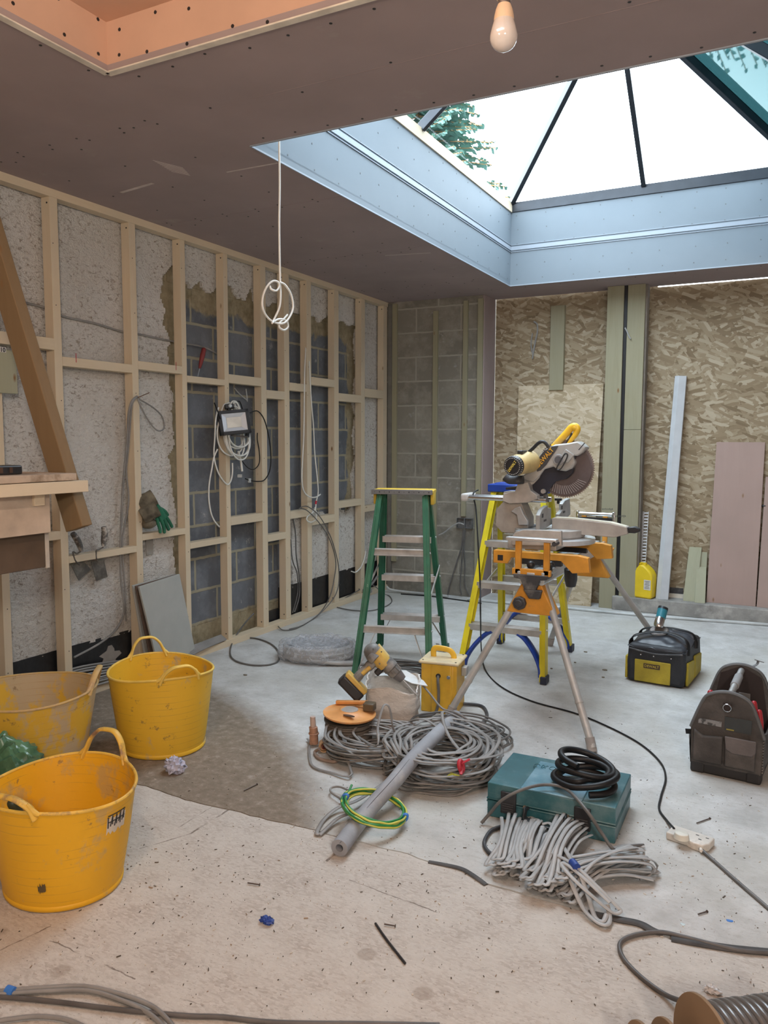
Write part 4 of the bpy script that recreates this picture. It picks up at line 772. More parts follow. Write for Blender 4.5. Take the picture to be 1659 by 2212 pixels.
# ============================================================ GREEN STEPLADDER
def ladder(name, label, cat, ctr, rz, W0, W1, depth_top, fpos, bpos, H, fm, cols, step_z, rear_z, capm, cap, brace=None, spread_z=None, rail=(.065, .028)):
    """front side carries the treads; local y is depth, local x the width"""
    t = thing(name, label, cat, (ctr[0], ctr[1], 0), rz)
    Zt = H-.03
    def rx(s_, z, front): wd = (W0 if front else W1); return s_*(wd+(cap[0]*.42-wd)*z/Zt)
    def ry(z, front): y0 = fpos if front else bpos; y1 = (-1 if y0 < 0 else 1)*depth_top; return y0+(y1-y0)*z/Zt
    for front in (True, False):
        for s_ in (-1, 1):
            a = Vector((rx(s_, 0, front), ry(0, front), 0.012)); c = Vector((rx(s_, Zt, front), ry(Zt, front), Zt)); b = MB(); b.bar(a, c, .022, rail[0] if front else rail[0]*.8, (0, 1, 0)); 
            b.bar(a+Vector((-s_*.014, (rail[0]/2-.004)*1, 0)), c+Vector((-s_*.014, (rail[0]/2-.004), 0)), .022, .006, (0, 1, 0)); b.bar(a+Vector((-s_*.014, -(rail[0]/2-.004)*1, 0)), c+Vector((-s_*.014, -(rail[0]/2-.004), 0)), .022, .006, (0, 1, 0))
            r_ = b.build('side_rail', cols[0], t, bevel=.002)
            b = MB(); b.box(a+Vector((0, 0, .012)), (.038, rail[0]+.012, .045)); b.build('foot', cols[1], r_, bevel=.004)
            b = MB()
            for z in (step_z if front else rear_z): b.sphere(Vector((rx(s_, z, front)+s_*.012, ry(z, front), z)), .007, 8)
            b.build('rivet', steel, r_).__setitem__('kind', 'stuff')
    for z in step_z:
        b = MB(); w_ = rx(1, z, True)-.012; y = ry(z, True); b.box((0, y, z), (2*w_, .085, .006)); b.box((0, y-.04, z-.018), (2*w_, .004, .036)); b.box((0, y+.04, z-.018), (2*w_, .004, .036))
        for k in range(5): b.box((0, y-.03+k*.015, z+.0035), (2*w_, .005, .002))
        b.build('tread', cols[2], t, bevel=.0008)
    for z in rear_z:
        b = MB(); w_ = rx(1, z, False)-.01; y = ry(z, False); b.box((0, y, z), (2*w_, .022, .045)); b.box((0, y-.012, z+.018), (2*w_, .012, .006)); b.box((0, y-.012, z-.018), (2*w_, .012, .006)); b.build('rear_bar', cols[3], t, bevel=.001)
    return t, rx, ry
gr = mat('green_fibreglass', (.016, .12, .062), .4, var=.15, dirt=((.55, .57, .52), 30, .70, .74)); gfoot = mat('dark_green_boot', (.02, .07, .045), .6)
PL0 = PZ(832, 1396); 
zt = 1.10; GA = math.radians(17); ctr = (-2.20, 4.50)
t, rx, ry = ladder('step_ladder', 'green fibreglass stepladder with aluminium treads and a yellow top cap', 'step ladder', ctr, GA, .235, .235, .06, .40, -.44, 1.135, None, (gr, gfoot, alu, dusty_alu), (.26, .55, .82), (.31, .76), None, (.36, .2))
capy = mat('worn_yellow_cap', (.72, .48, .05), .5, dirt=((.25, .22, .18), 18, .6, .75))
b = MB(); b.box((0, 0, 1.128), (.385, .20, .024)); b.box((0, 0, 1.137), (.30, .12, .012)); 
for s_ in (-1, 1): b.box((s_*.182, .02, 1.085), (.022, .11, .08))
b.build('top_cap', capy, t, bevel=.006)
b = MB(); b.box((0, -.104, 1.128), (.385, .012, .030)); o_ = b.build('front_strip', mat('grey_ruler_strip', (.17, .17, .17), .5, .3), t, bevel=.002)
b = MB()
for k in range(12): b.cyl((-.17+k*.031, -.112, 1.128), (-.17+k*.031, -.108, 1.128), .004 if k % 2 else .0025, n=8)
b.build('screw', black_plastic, t).__setitem__('kind', 'stuff')
for s_, a, c in ((-1, (.16, .26), (.235, .02)), (1, (.16, .26), (.235, .02))):
    b = MB(); b.bar((s_*.13, ry(.25, True)-.01, .245), (s_*.225, ry(.07, True)-.0, .07), .004, .022, (0, 1, 0)); b.build('brace', dusty_alu, t)
    b = MB(); b.bar((s_*.12, ry(.29, False), .29), (s_*.222, ry(.06, False), .05), .004, .022, (0, 1, 0)); b.build('brace', dusty_alu, t)
    b = MB(); p1, p2 = Vector((s_*.205, ry(.53, False), .50)), Vector((s_*.205, ry(.60, True), .62)); b.bar(p1, p2, .004, .02, (0, 0, 1)); b.build('spreader', alu, t)
# ============================================================ YELLOW STEPLADDER
ye = mat('yellow_fibreglass', (.72, .60, .02), .4, var=.08); blu = mat('blue_ladder_plastic', (.015, .06, .36), .4, var=.15)
t, rx, ry = ladder('step_ladder', 'yellow fibreglass stepladder with blue cap and blue curved braces, behind the saw stand', 'step ladder', (-1.565, 4.94), math.radians(2), .27, .25, .06, -.40, .40, 1.16, None, (ye, mat('dark_boot', (.02, .025, .05), .6), alu, alu), (.30, .555, .81), (.22, .5, .8), None, (.40, .2), rail=(.07, .03))
b = MB(); b.box((0, 0, 1.145), (.40, .22, .05)); b.box((0, 0, 1.172), (.33, .15, .012)); b.build('top_cap', blu, t, bevel=.008)
for fr_b2 in (True, False):
    for s_ in (-1, 1):
        b = MB(); y0 = lambda z: ry(z, fr_b2)
        pts = spl([(s_*.04, y0(.30), .285), (s_*.12, y0(.25), .245), (s_*.19, y0(.17), .17), (s_*.235, y0(.08), .09), (s_*.245, y0(.03), .03)], 6); n = len(pts)
        b.tube(pts, .027, 10, flat=(.55, 1.35), upv=(0, 1, 0)); b.build('curved_brace', blu, t, bevel=.001)
b = MB(); b.bar((-.24, ry(.42, True), .44), (-.235, ry(.52, False), .56), .004, .022, (0, 0, 1)); b.build('spreader', alu, t)
b = MB(); b.bar((.24, ry(.42, True), .44), (.235, ry(.52, False), .56), .004, .022, (0, 0, 1)); b.build('spreader', alu, t)
# ============================================================ SAW STAND
org = mat('orange_painted_steel', (.66, .29, .035), .42, dirt=((.30, .18, .08), 9, .62, .75)); leg_m = mat('dull_grey_tube', (.47, .46, .44), .5, .35, .12, 8, dirt=((.36, .29, .24), 6, .55, .8))
MX = -1.165; t = thing('mitre_saw_stand', 'orange and silver folding saw stand on four splayed tubular legs', 'saw stand', (MX, 4.6, 0)); q = t.location
def V_(x, y, z): return Vector((x, y, z))-q
for (jx, jy, fx, fy) in ((-.075, 3.90, -1.555, 3.72), (.075, 3.90, -.785, 3.625), (-.075, 5.16, -1.497, 5.43), (.075, 5.16, -.70, 5.46)):
    j = V_(MX+jx, jy, .66); f_ = V_(fx, fy, .02); b = MB(); b.cyl(j+(j-f_).normalized()*.07, f_, .0185, n=16); l_ = b.build('leg', leg_m, t)
    MB().cyl(f_+(j-f_).normalized()*.05, f_-Vector((0, 0, .018)), .023, n=16).build('rubber_foot', mat('grey_foot', (.30, .27, .25), .7), l_)
    b = MB(); mpt = f_.lerp(j, .28); b.box(mpt, (.05, .05, .03)) if fy > 5 and jx < 0 else b.cyl(mpt, mpt+(j-f_).normalized()*.012, .0205, n=16); b.build('collar', leg_m, l_)
for y in (3.90, 5.16):       # tapered orange brackets
    b = MB(); b.prism([(-.13, .57), (.13, .57), (.055, .72), (-.055, .72)], y-.045-q.y, y+.045-q.y, 'xz'); b.build('leg_bracket', org, t, bevel=.006)
b = MB(); b.cyl(V_(MX-.055, 3.855, .625), V_(MX-.055, 3.825, .625), .035, n=8); b.cyl(V_(MX-.055, 3.83, .625), V_(MX-.055, 3.815, .625), .02, n=12); b.build('knob', black_dusty, t, bevel=.004)
b = MB(); b.prism([(-.09, .775), (.09, .775), (.085, .755), (.05, .75), (.03, .70), (-.03, .70), (-.05, .75), (-.085, .755)], 3.83-q.y, 3.93-q.y, 'xz'); b.prism([(-.035, .70), (.06, .70), (.05, .655), (-.005, .655)], 3.83-q.y, 3.86-q.y, 'xz'); b.build('end_cap', black_dusty, t, bevel=.003)
# beam: two silver rails with a dark slot
b = MB(); b.lim(V_(MX-.07, 3.84, .745), V_(MX+.07, 5.32, .765)); b.lim(V_(MX-.07, 3.84, .765), V_(MX-.055, 5.32, .79)); b.lim(V_(MX+.055, 3.84, .765), V_(MX+.07, 5.32, .79)); b.lim(V_(MX-.02, 3.84, .765), V_(MX+.02, 5.32, .785)); b.cyl(V_(MX+.05, 3.86, .735), V_(MX+.05, 5.3, .735), .016, n=12); b.cyl(V_(MX-.05, 3.86, .735), V_(MX-.05, 5.3, .735), .016, n=12); b.build('beam', mat('bright_aluminium_beam', (.66, .70, .72), .35, .6, .05), t, bevel=.002)
# near work support: orange frame with a white roller bar
b = MB(); ys = 3.855
for x0 in (-.085, .062): b.lim(V_(MX+x0, ys-.012, .775), V_(MX+x0+.030, ys+.012, .955))
b.lim(V_(MX-.10, ys-.012, .770), V_(MX+.10, ys+.012, .802)); sup = b.build('work_support', org, t, bevel=.003)
b = MB(); b.lim(V_(MX-.13, ys-.03, .945), V_(MX+.13, ys+.02, .962)); b.build('support_bar', alu, sup, bevel=.003)
b = MB(); b.cyl(V_(MX+.12, ys-.03, .94), V_(MX+.12, ys+.03, .94), .012, n=12); b.bar(V_(MX+.125, ys-.02, .93), V_(MX+.125, ys-.02, .85), .010, .012); b.build('stop', black_dusty, sup)
b = MB(); b.sphere(V_(MX-.02, ys+.05, .815), .022, 12); b.cyl(V_(MX-.02, ys+.05, .79), V_(MX-.02, ys+.05, .81), .008); b.build('wing_nut', black_plastic, sup)
b = MB(); b.sphere(V_(MX+.085, ys+.05, .825), .018, 12); b.cyl(V_(MX+.085, ys+.05, .79), V_(MX+.085, ys+.05, .82), .008); b.build('wing_nut', black_plastic, sup)
# far work support: chrome roller stack
b = MB(); yf_ = 5.27
for z in (.905, .965): b.cyl(V_(MX-.11, yf_, z), V_(MX+.11, yf_, z), .014, n=14)
b.lim(V_(MX-.125, yf_-.02, .86), V_(MX-.112, yf_+.02, .985)); b.lim(V_(MX+.112, yf_-.02, .86), V_(MX+.125, yf_+.02, .985)); s2 = b.build('work_support', chrome, t, bevel=.002)
b = MB(); b.lim(V_(MX-.11, yf_-.015, .925), V_(MX+.11, yf_+.015, .945)); b.build('pad', black_plastic, s2)
for xx_ in (-.075, .065): MB().lim(V_(MX+xx_-.015, yf_-.01, .78), V_(MX+xx_+.015, yf_+.01, .97)).build('upright', org, s2)
b = MB(); b.prism([(-.16, .77), (.16, .77), (.13, .70), (-.13, .70)], 5.10-q.y, 5.12-q.y, 'xz'); b.build('cross_plate', org, t, bevel=.003)
# mounting brackets carrying the saw (run across the beam)
for y in (4.06, 4.62):
    b = MB(); b.prism([(-.27, .79), (-.27, .86), (.19, .86), (.24, .85), (.25, .775), (.16, .765), (.10, .825), (-.17, .825), (-.19, .79)], y-.022-q.y, y+.022-q.y, 'xz'); br_ = b.build('mounting_bracket', org, t, bevel=.003)
    b = MB(); b.lim(V_(MX-.245, y-.0235, .805), V_(MX-.215, y-.0215, .835)); b.lim(V_(MX-.15, y-.02, .795), V_(MX+.10, y+.02, .824)); b.build('black_insert', black_plastic, br_)
b = MB(); b.lathe([(0, -.08), (.026, -.075), (.034, -.04), (.034, .02), (.02, .03), (0, .03)], 18, V_(MX+.13, 4.13, .755), Matrix.Rotation(.15, 3, 'X')); b.build('clamp_handle', black_plastic, t)
# ============================================================ MITRE SAW
t = thing('mitre_saw', 'sliding mitre saw with yellow handle, yellow motor and large toothed blade, on the orange stand', 'mitre saw', (-1.25, 4.4, .862)); q = t.location
YB = 4.36
def G(pts, y=YB): return [((v.x-q.x), (v.z-q.z)) for v in (PY(a, c, y) for a, c in pts)]
def plate(name, pts, y0, y1, m, par=None, bev=.003, yref=None):
    b = MB(); b.prism(G(pts, yref or y0), y0-q.y, y1-q.y, 'xz'); return b.build(name, m, par or t, bevel=bev)
# base and round table
b = MB(); b.prism(G([(1105, 1178), (1105, 1160), (1112, 1150), (1130, 1144), (1178, 1145), (1212, 1147), (1213, 1180)], 4.12), 4.12-q.y, 4.15-q.y, 'xz'); b.lim((-.14, 4.14-q.y, .0), (.13, 4.66-q.y, .055)); b.prism(G([(1105, 1178), (1105, 1160), (1112, 1150), (1130, 1144), (1178, 1145), (1212, 1147), (1213, 1180)], 4.12), 4.63-q.y, 4.66-q.y, 'xz'); b.build('base', dusty_alu, t, bevel=.004)
MB().lathe([(.0, .05), (.19, .05), (.20, .06), (.20, .093), (.196, .096), (0, .096)], 40, (0.02, 0, 0)).build('turntable', dusty_alu, t)
b = MB(); b.lim((-.10, 4.15-q.y, .055), (.10, 4.30-q.y, .098)); b.lim((-.10, 4.50-q.y, .055), (.10, 4.65-q.y, .098)); b.build('side_table', mat('worn_bright_casting', (.50, .55, .58), .4, .5), t, bevel=.003)
b = MB(); b.lim((-.18, -.09, .0985), (-.06, .09, .10)); b.v = [v for v in b.v]; b.build('kerf_plate', black_dusty, t)
# mitre scale with bright markings
b = MB(); b.lathe([(.17, .02), (.235, .02), (.235, .045), (.17, .05)], 40, (.04, 0, 0)); b.build('mitre_scale', mat('bright_scale', (.70, .72, .73), .35, .5), t)
# long front arm with lock handle
b = MB(); armz = .10; b.prism(G([(1195, 1118), (1240, 1120), (1320, 1129), (1356, 1138), (1358, 1153), (1330, 1160), (1270, 1155), (1215, 1153), (1195, 1150)], 4.38), 4.35-q.y, 4.43-q.y, 'xz'); ar = b.build('table_arm', mat('beige_casting', (.43, .39, .35), .55, .2), t, bevel=.004)
b = MB(); b.prism(G([(1356, 1139), (1372, 1137), (1383, 1142), (1384, 1148), (1372, 1152), (1356, 1151)], 4.38), 4.37-q.y, 4.41-q.y, 'xz'); b.build('lock_handle', black_plastic, ar, bevel=.006)
b = MB(); b.lim(Vector(((PY(1195, 1120, 4.38)-q).x, -.03, (PY(1195, 1120, 4.38)-q).z)), Vector(((PY(1350, 1120, 4.38)-q).x, .02, (PY(1195, 1120, 4.38)-q).z+.004))) if 0 else b.prism([(u, v+.0005) for u, v in G([(1200, 1117), (1240, 1119), (1320, 1128), (1353, 1137), (1353, 1139), (1320, 1130), (1240, 1121), (1200, 1119)], 4.38)], 4.352-q.y, 4.42-q.y, 'xz'); b.build('arm_strip', mat('pale_wear_strip', (.66, .60, .48), .45), ar)
# fences
for lab, y0, pts in (('n', 4.14, [(1139, 1148), (1139, 1112), (1146, 1102), (1152, 1099), (1166, 1096), (1166, 1102), (1178, 1104), (1178, 1128), (1184, 1132), (1184, 1142)]),
                     ('f', 4.54, [(1190, 1128), (1190, 1110), (1198, 1104), (1198, 1090), (1204, 1084), (1216, 1082), (1218, 1110), (1218, 1120), (1200, 1128)])):
    b = MB(); gp = G(pts, y0); b.prism(gp, -.0, .03, 'xz'); x0_ = min(u for u, v in gp); x1_ = max(u for u, v in gp)
    # the fence runs along the saw's width: fold the traced outline onto y
    b = MB(); zz_ = [v for u, v in gp]; k_ = .27/(x1_-x0_); poly = [(y0-q.y+(u-x0_)*k_*.95, v) for u, v in gp]; xm = (x0_+x1_)/2-.0; b.prism(poly, xm-.012, xm+.012, 'yz'); fe = b.build('fence', mat('grey_cast_fence_'+lab, (.40, .40, .39), .5, .4, .1, 15), t, bevel=.003)
    b = MB(); b.box((xm+.0125, y0-q.y+.10, min(zz_)+.055), (.001, .05, .012)); b.box((xm+.0125, y0-q.y+.05, min(zz_)+.085), (.001, .03, .022)); b.build('slot', black_dusty, fe)
b = MB(); pk = PY(1206, 1081, 4.56)-q; b.cyl(pk, pk+Vector((0, 0, .012)), .022, n=14); b.cyl(pk-Vector((0, 0, .02)), pk, .008); b.build('clamp_knob', black_plastic, t)
# rear column and slide rail
bei = mat('beige_grey_casting', (.40, .36, .32), .55, .2, .12, 12)
plate('column', [(1072, 1110), (1070, 1135), (1084, 1150), (1110, 1152), (1140, 1145), (1140, 1120), (1125, 1085), (1120, 1062), (1088, 1062), (1086, 1085), (1072, 1100)], 4.30, 4.42, bei)
plate('rail_clamp', [(1085, 1082), (1087, 1066), (1112, 1062), (1118, 1045), (1140, 1042), (1146, 1060), (1160, 1070), (1160, 1078), (1140, 1086), (1100, 1088)], 4.27, 4.45, dusty_alu)
plate('bevel_quadrant', [(1104, 1105), (1112, 1098), (1124, 1094), (1130, 1110), (1140, 1125), (1140, 1134), (1120, 1134), (1116, 1112)], 4.255, 4.275, mat('silver_quadrant', (.52, .53, .54), .4, .5))
b = MB(); a_ = PY(1012, 1073, 4.36)-q; c_ = PY(1130, 1073, 4.36)-q; c_.z = a_.z
for dy in (-.05, .05): b.cyl(a_+Vector((0, dy, 0)), c_+Vector((.15, dy, 0)), .014, n=16)
b.build('slide_rail', chrome, t)
b = MB(); b.box(a_-Vector((.0, 0, 0)), (.045, .15, .046)); b.build('rail_end_cap', mat('grey_end_cap', (.50, .48, .46), .5), t, bevel=.012, seg=3)
plate('handle_bracket', [(1092, 1058), (1092, 1053), (1116, 1050), (1118, 1058)], 4.30, 4.34, black_plastic)
# blade and guards
bcn = PY(1221, 1012, YB)-q; RB = .157
b = MB(); NT = 80; v1 = []
for k in range(NT):
    a = 2*PI*k/NT
    for da, rr in ((0, RB), (.028, RB+.0085), (.05, RB+.0015)): v1.append((bcn.x+rr*math.cos(a+da), bcn.z+rr*math.sin(a+da)))
b.prism(v1, bcn.y-.0015, bcn.y+.0015, 'xz'); bl_ = b.build('saw_blade', mat('worn_steel_blade', (.34, .31, .32), .28, .85, .05, 6), t)
b = MB()
for k in range(NT):
    a = 2*PI*k/NT+.028; c_t = (bcn.x+(RB+.004)*math.cos(a), bcn.y, bcn.z+(RB+.004)*math.sin(a)); b.box(c_t, (.004, .0045, .004), Matrix.Rotation(-a, 3, 'Y'))
b.build('carbide_tip', chrome, bl_).__setitem__('kind', 'stuff')
# dark smoked lower guard with ribs (outer disc slightly smaller than the blade)
s = NB('smoked_guard'); gdm = s.fin((.10, .085, .09), .25, .3, .6)
pol = [(bcn.x+.149*math.cos(a), bcn.z+.149*math.sin(a)) for a in np.linspace(-2.75, 1.05, 40)]+[(bcn.x+.06*math.cos(a), bcn.z+.06*math.sin(a)) for a in np.linspace(1.05, -2.75, 24)]
b = MB(); b.prism(pol, bcn.y-.016, bcn.y-.010, 'xz'); lg = b.build('lower_guard', mat('smoked_plastic_guard', (.17, .145, .15), .3, .5), t)
b = MB()
for a in np.arange(-2.35, -.5, .10):
    u0_, u1_ = .095, .142; b.bar((bcn.x+u0_*math.cos(a-.12), bcn.y-.017, bcn.z+u0_*math.sin(a-.12)), (bcn.x+u1_*math.cos(a), bcn.y-.017, bcn.z+u1_*math.sin(a)), .0035, .003, (0, 1, 0))
b.build('guard_rib', mat('guard_rib_plastic', (.36, .33, .33), .35), lg).__setitem__('kind', 'stuff')
plate('blade_shroud', [(1150, 1048), (1151, 1064), (1160, 1072), (1178, 1072), (1186, 1058), (1200, 1040), (1225, 1033), (1237, 1020), (1240, 1000), (1244, 985), (1236, 978), (1218, 988), (1206, 1006), (1184, 1010), (1170, 1020)], YB-.036, YB-.019, mat('black_shroud', (.02, .022, .035), .4))
# upper grey housing
hs = mat('light_grey_saw_housing', (.46, .45, .43), .42, .25)
hp = [(1122, 1032), (1146, 1016), (1158, 996), (1168, 980), (1182, 968), (1200, 960), (1228, 957), (1248, 953), (1256, 958), (1266, 967), (1258, 978), (1247, 985), (1238, 984), (1243, 1000), (1236, 1012), (1222, 1018), (1206, 1016), (1196, 1008), (1176, 1014), (1166, 1028), (1153, 1042), (1140, 1040)]
ho = plate('upper_guard', hp, YB-.055, YB+.045, hs, bev=.008, yref=YB-.05)
plate('dark_badge', [(1160, 1019), (1158, 1006), (1164, 988), (1175, 974), (1192, 964), (1206, 963), (1200, 974), (1190, 988), (1180, 1004), (1168, 1016)], YB-.059, YB-.055, mat('charcoal_badge', (.055, .055, .06), .45), ho, bev=.001)
c0_ = PY(1177, 989, YB-.062)-q; e0_ = (PY(1194, 972, YB-.062)-PY(1164, 1006, YB-.062)).normalized()
text_mb('DEWALT', .036, frame_mat(c0_, e0_, Vector((-e0_.z, 0, e0_.x))), .001, sx=.9).build('badge_lettering', mat('yellow_orange_lettering', (.80, .42, .04), .5), ho)
plate('arm_cover', [(1212, 984), (1222, 970), (1240, 983), (1234, 990), (1226, 1000), (1214, 998)], YB-.070, YB-.055, hs, ho, bev=.003)
b = MB(); c1_ = PY(1207, 993, YB-.06)-q; b.cyl(c1_, c1_-Vector((0, .012, 0)), .030, n=24); b.build('hub', mat('grey_hub', (.36, .36, .37), .4, .3), ho, bevel=.002)
b = MB(); c1_.y -= .012; b.cyl(c1_, c1_-Vector((0, .004, 0)), .020, n=24); b.build('hub_cap', mat('dark_hub_cap', (.10, .10, .11), .4), ho)
b = MB(); b.tube(spl([PY(x, y, YB-.085)-q for x, y in ((1203, 1010), (1214, 990), (1221, 980), (1226, 983), (1222, 995), (1212, 1012), (1205, 1015))], 6, True), .0038, 8, closed=True); b.build('link_arm', black_plastic, ho)
b = MB(); c2_ = PY(1175, 1061, YB-.05)-q; b.cyl(c2_, c2_-Vector((0, .02, 0)), .013, n=16); b.build('pivot_bolt', steel, ho)
plate('laser_horn', [(1172, 1068), (1180, 1067), (1184, 1086), (1180, 1082), (1176, 1080)], YB-.05, YB-.02, black_dusty)
b = MB(); b.bar(PY(1250, 972, YB-.07)-q, PY(1263, 957, YB-.07)-q, .004, .006, (0, 1, 0)); b.build('guard_edge', black_plastic, ho)
# pivot arm from column to housing
plate('pivot_arm', [(1118, 1058), (1122, 1034), (1144, 1018), (1168, 1024), (1165, 1032), (1152, 1046), (1142, 1048), (1136, 1062)], YB-.045, YB+.05, dusty_alu)
# motor
m0 = PY(1112, 1006, YB-.235)-q; m1 = Vector((m0.x+.03, m0.y+.185, m0.z+.02)); dm = (m1-m0).normalized()
b = MB(); b.cyl(m0, m1, .056, .062, n=32); b.build('motor', cream_saw, t, bevel=.006)
b = MB(); b.cyl(m0-dm*.03, m0+dm*.004, .052, .057, n=32); mc = b.build('motor_end_cap', black_plastic, t, bevel=.005)
b = MB(); ex = dm.orthogonal().normalized(); ey = dm.cross(ex)
for k in range(28):
    a = 2*PI*k/28; rr = ex*math.cos(a)+ey*math.sin(a); b.bar(m0+rr*.043-dm*.031, m0+rr*.0545-dm*.014, .0035, .004, rr)
b.build('vent_rib', mat('pale_vent', (.60, .58, .52), .5), mc).__setitem__('kind', 'stuff')
zt_ = -dm; hx = Vector((.62, 0, .78)); hx = (hx-zt_*hx.dot(zt_)).normalized(); M_ = Matrix((hx, zt_.cross(hx), zt_)).transposed().to_4x4(); M_.translation = m0-dm*.0315
text_mb('DEWALT', .021, M_, .0008, sx=.85).build('cap_lettering', mat('pale_yellow_lettering', (.75, .60, .12), .5), mc)
b = MB(); b.box(m0.lerp(m1, .45)+Vector((0.0, 0, .062)), (.03, .09, .022)); b.build('brush_cap', black_plastic, t, bevel=.004)
b = MB(); b.tube(spl([PY(x, y, 4.25)-q for x, y in ((1092, 1030), (1100, 1036), (1112, 1037), (1130, 1036))], 5), .024, 12); b.build('dust_port', black_dusty, t)
# black carry handle
b = MB(); b.tube(spl([PY(x, y, 4.27)-q for x, y in ((1138, 980), (1150, 970), (1162, 958), (1171, 954), (1178, 957), (1186, 967))], 5), .0095, 10); b.build('carry_handle', black_plastic, t)
# yellow D-handle
hy = YB-.01
b = MB(); pts = spl([PY(x, y, hy)-q for x, y in ((1196, 966), (1206, 955), (1222, 938), (1234, 924), (1243, 921), (1247, 928), (1242, 940), (1234, 950), (1225, 962))], 5); n = len(pts)
b.tube(pts, [.020 if i < n*.6 else .020-.011*(i/n-.6)/.4 for i in range(n)], 12, flat=(1, .9)); b.sphere(PY(1242, 924, hy)-q, .021, 14); b.build('operating_handle', yellow_saw, t, sharp=60)
b = MB(); b.tube(spl([PY(x, y, hy)-q for x, y in ((1222, 962), (1230, 948), (1236, 936))]), .007, 8); b.build('trigger', black_plastic, t)
# ============================================================ TUBS
def tub_mat(name, dirtc, amt, base=(.80, .45, .02), seed=0.0):
    s = NB(name); P = s.n('ShaderNodeVectorMath', {0: s.obj, 1: (seed, seed*1.7, seed*.6)}, operation='ADD').outputs[0]
    c = s.mix(s.noise(P, 4, 3), base, tuple(x*.88 for x in base)); z = s.n('ShaderNodeSeparateXYZ', {0: s.obj}).outputs[2]
    c = s.mix(s.math('MULTIPLY', s.step(s.noise(s.mapv(P, (1, 1, .8)), 5.5, 9, .72), amt, amt+.07), .8), c, dirtc)
    c = s.mix(s.math('MULTIPLY', s.step(s.noise(P, 14, 7, .75), .62, .66), .7), c, (.20, .13, .06))
    lines = s.math('LESS_THAN', s.math('ABSOLUTE', s.math('SUBTRACT', s.math('FRACT', s.math('MULTIPLY', s.math('ADD', z, s.math('MULTIPLY', s.noise(P, 3, 2), .02)), 34)), .5)), .045)
    c = s.mix(s.math('MULTIPLY', s.math('MULTIPLY', lines, .35), s.step(s.noise(P, 7, 3), .45, .6)), c, (.35, .2, .05))
    s.bump(s.noise(P, 60, 4), .12, .003); return s.fin(c, .5, 0, .35)
def tub(label, loc, rz, m, mrim, tilt=0, ha=(0, PI), sx=1.0, sy=.93, Ht=.335, rt_=.226, rb=.172, black=False, hh=(.075, .075)):
    t = thing('flexible_tub', label, 'tub', loc, rz)
    n = 72; th = .0042
    def R_(f): return rb+(rt_-rb)*(f**.85)
    def rimz(a):      # rim sags between the handles
        return Ht+.010*math.cos(2*(a-ha[0]))
    V = []; rows = 16
    for side, off in (('o', 0), ('i', -th)):
        for k in range(rows+1):
            f = k/rows
            for i in range(n):
                a = 2*PI*i/n; z = (rimz(a))*f if side == 'o' else max(th, rimz(a)*f); z = max(z, 0); r_ = R_(f)+off; wob = 1+.012*math.sin(3*a+1.3)*f
                V.append((r_*sx*wob*math.cos(a), r_*sy*wob*math.sin(a), z))
    F = []
    m_ = (rows+1)*n
    for k in range(rows):
        for i in range(n):
            j = (i+1) % n; F.append((k*n+i, k*n+j, (k+1)*n+j, (k+1)*n+i)); F.append((m_+k*n+j, m_+k*n+i, m_+(k+1)*n+i, m_+(k+1)*n+j))
    for i in range(n):
        j = (i+1) % n; F.append((rows*n+i, rows*n+j, m_+rows*n+j, m_+rows*n+i))
    F.append(tuple(range(n-1, -1, -1))); F.append(tuple(m_+i for i in range(n)))
    b = MB(); b.add(V, F); b.lathe([(rb*1.0, 0), (rb*1.035, .004), (rb*1.045, .016), (rb*1.02, .022)], n, sx=sx, sy=sy); b.build('body', m, t, sharp=50)
    b = MB(); b.tube([(R_(1)*sx*(1+.012*math.sin(3*a+1.3))*math.cos(a), R_(1)*sy*(1+.012*math.sin(3*a+1.3))*math.sin(a), rimz(a)) for a in [2*PI*i/n for i in range(n)]], .0055, 8, closed=True); b.build('rim', mrim, t)
    for a0, h_ in zip(ha, hh):
        hw = .30; b = MB()
        def Pp(a, z, o=0): f = min(1, z/Ht); r_ = R_(1)+o+.0+(z-Ht)*.12; return Vector((r_*sx*math.cos(a), r_*sy*math.sin(a), z))
        pts = [Pp(a0+hw*1.28, rimz(a0)-.02), Pp(a0+hw*1.1, rimz(a0)+.012), Pp(a0+hw*.85, rimz(a0)+h_*.62), Pp(a0+hw*.45, rimz(a0)+h_*.95), Pp(a0, rimz(a0)+h_), Pp(a0-hw*.45, rimz(a0)+h_*.95), Pp(a0-hw*.85, rimz(a0)+h_*.62), Pp(a0-hw*1.1, rimz(a0)+.012), Pp(a0-hw*1.28, rimz(a0)-.02)]
        b.tube(spl(pts, 6), .011, 10, flat=(.6, 1.25), upv=(math.cos(a0), math.sin(a0), 0))
        # web of plastic at both ends of the grip
        for s_ in (-1, 1):
            b.tube(spl([Pp(a0+s_*hw*1.45, rimz(a0)-.006), Pp(a0+s_*hw*1.2, rimz(a0)+.006), Pp(a0+s_*hw*.98, rimz(a0)+.030)], 4), [.006, .007, .008, .009, .009, .008, .008, .007, .005], 8)
        b.build('handle', mrim, t, sharp=60)
    if tilt: t.rotation_euler = (0, tilt, rz)
    return t
dirt_a = (.42, .33, .24); 
t1m = tub_mat('yellow_tub_plastic_grubby', (.44, .37, .28), .47, (.70, .43, .05), 2.2); t2m = tub_mat('yellow_tub_plastic', (.42, .36, .26), .56, (.80, .49, .04), 0.3); t3m = tub_mat('yellow_tub_plastic_front', (.50, .34, .13), .55, (.80, .43, .02), 5.1)
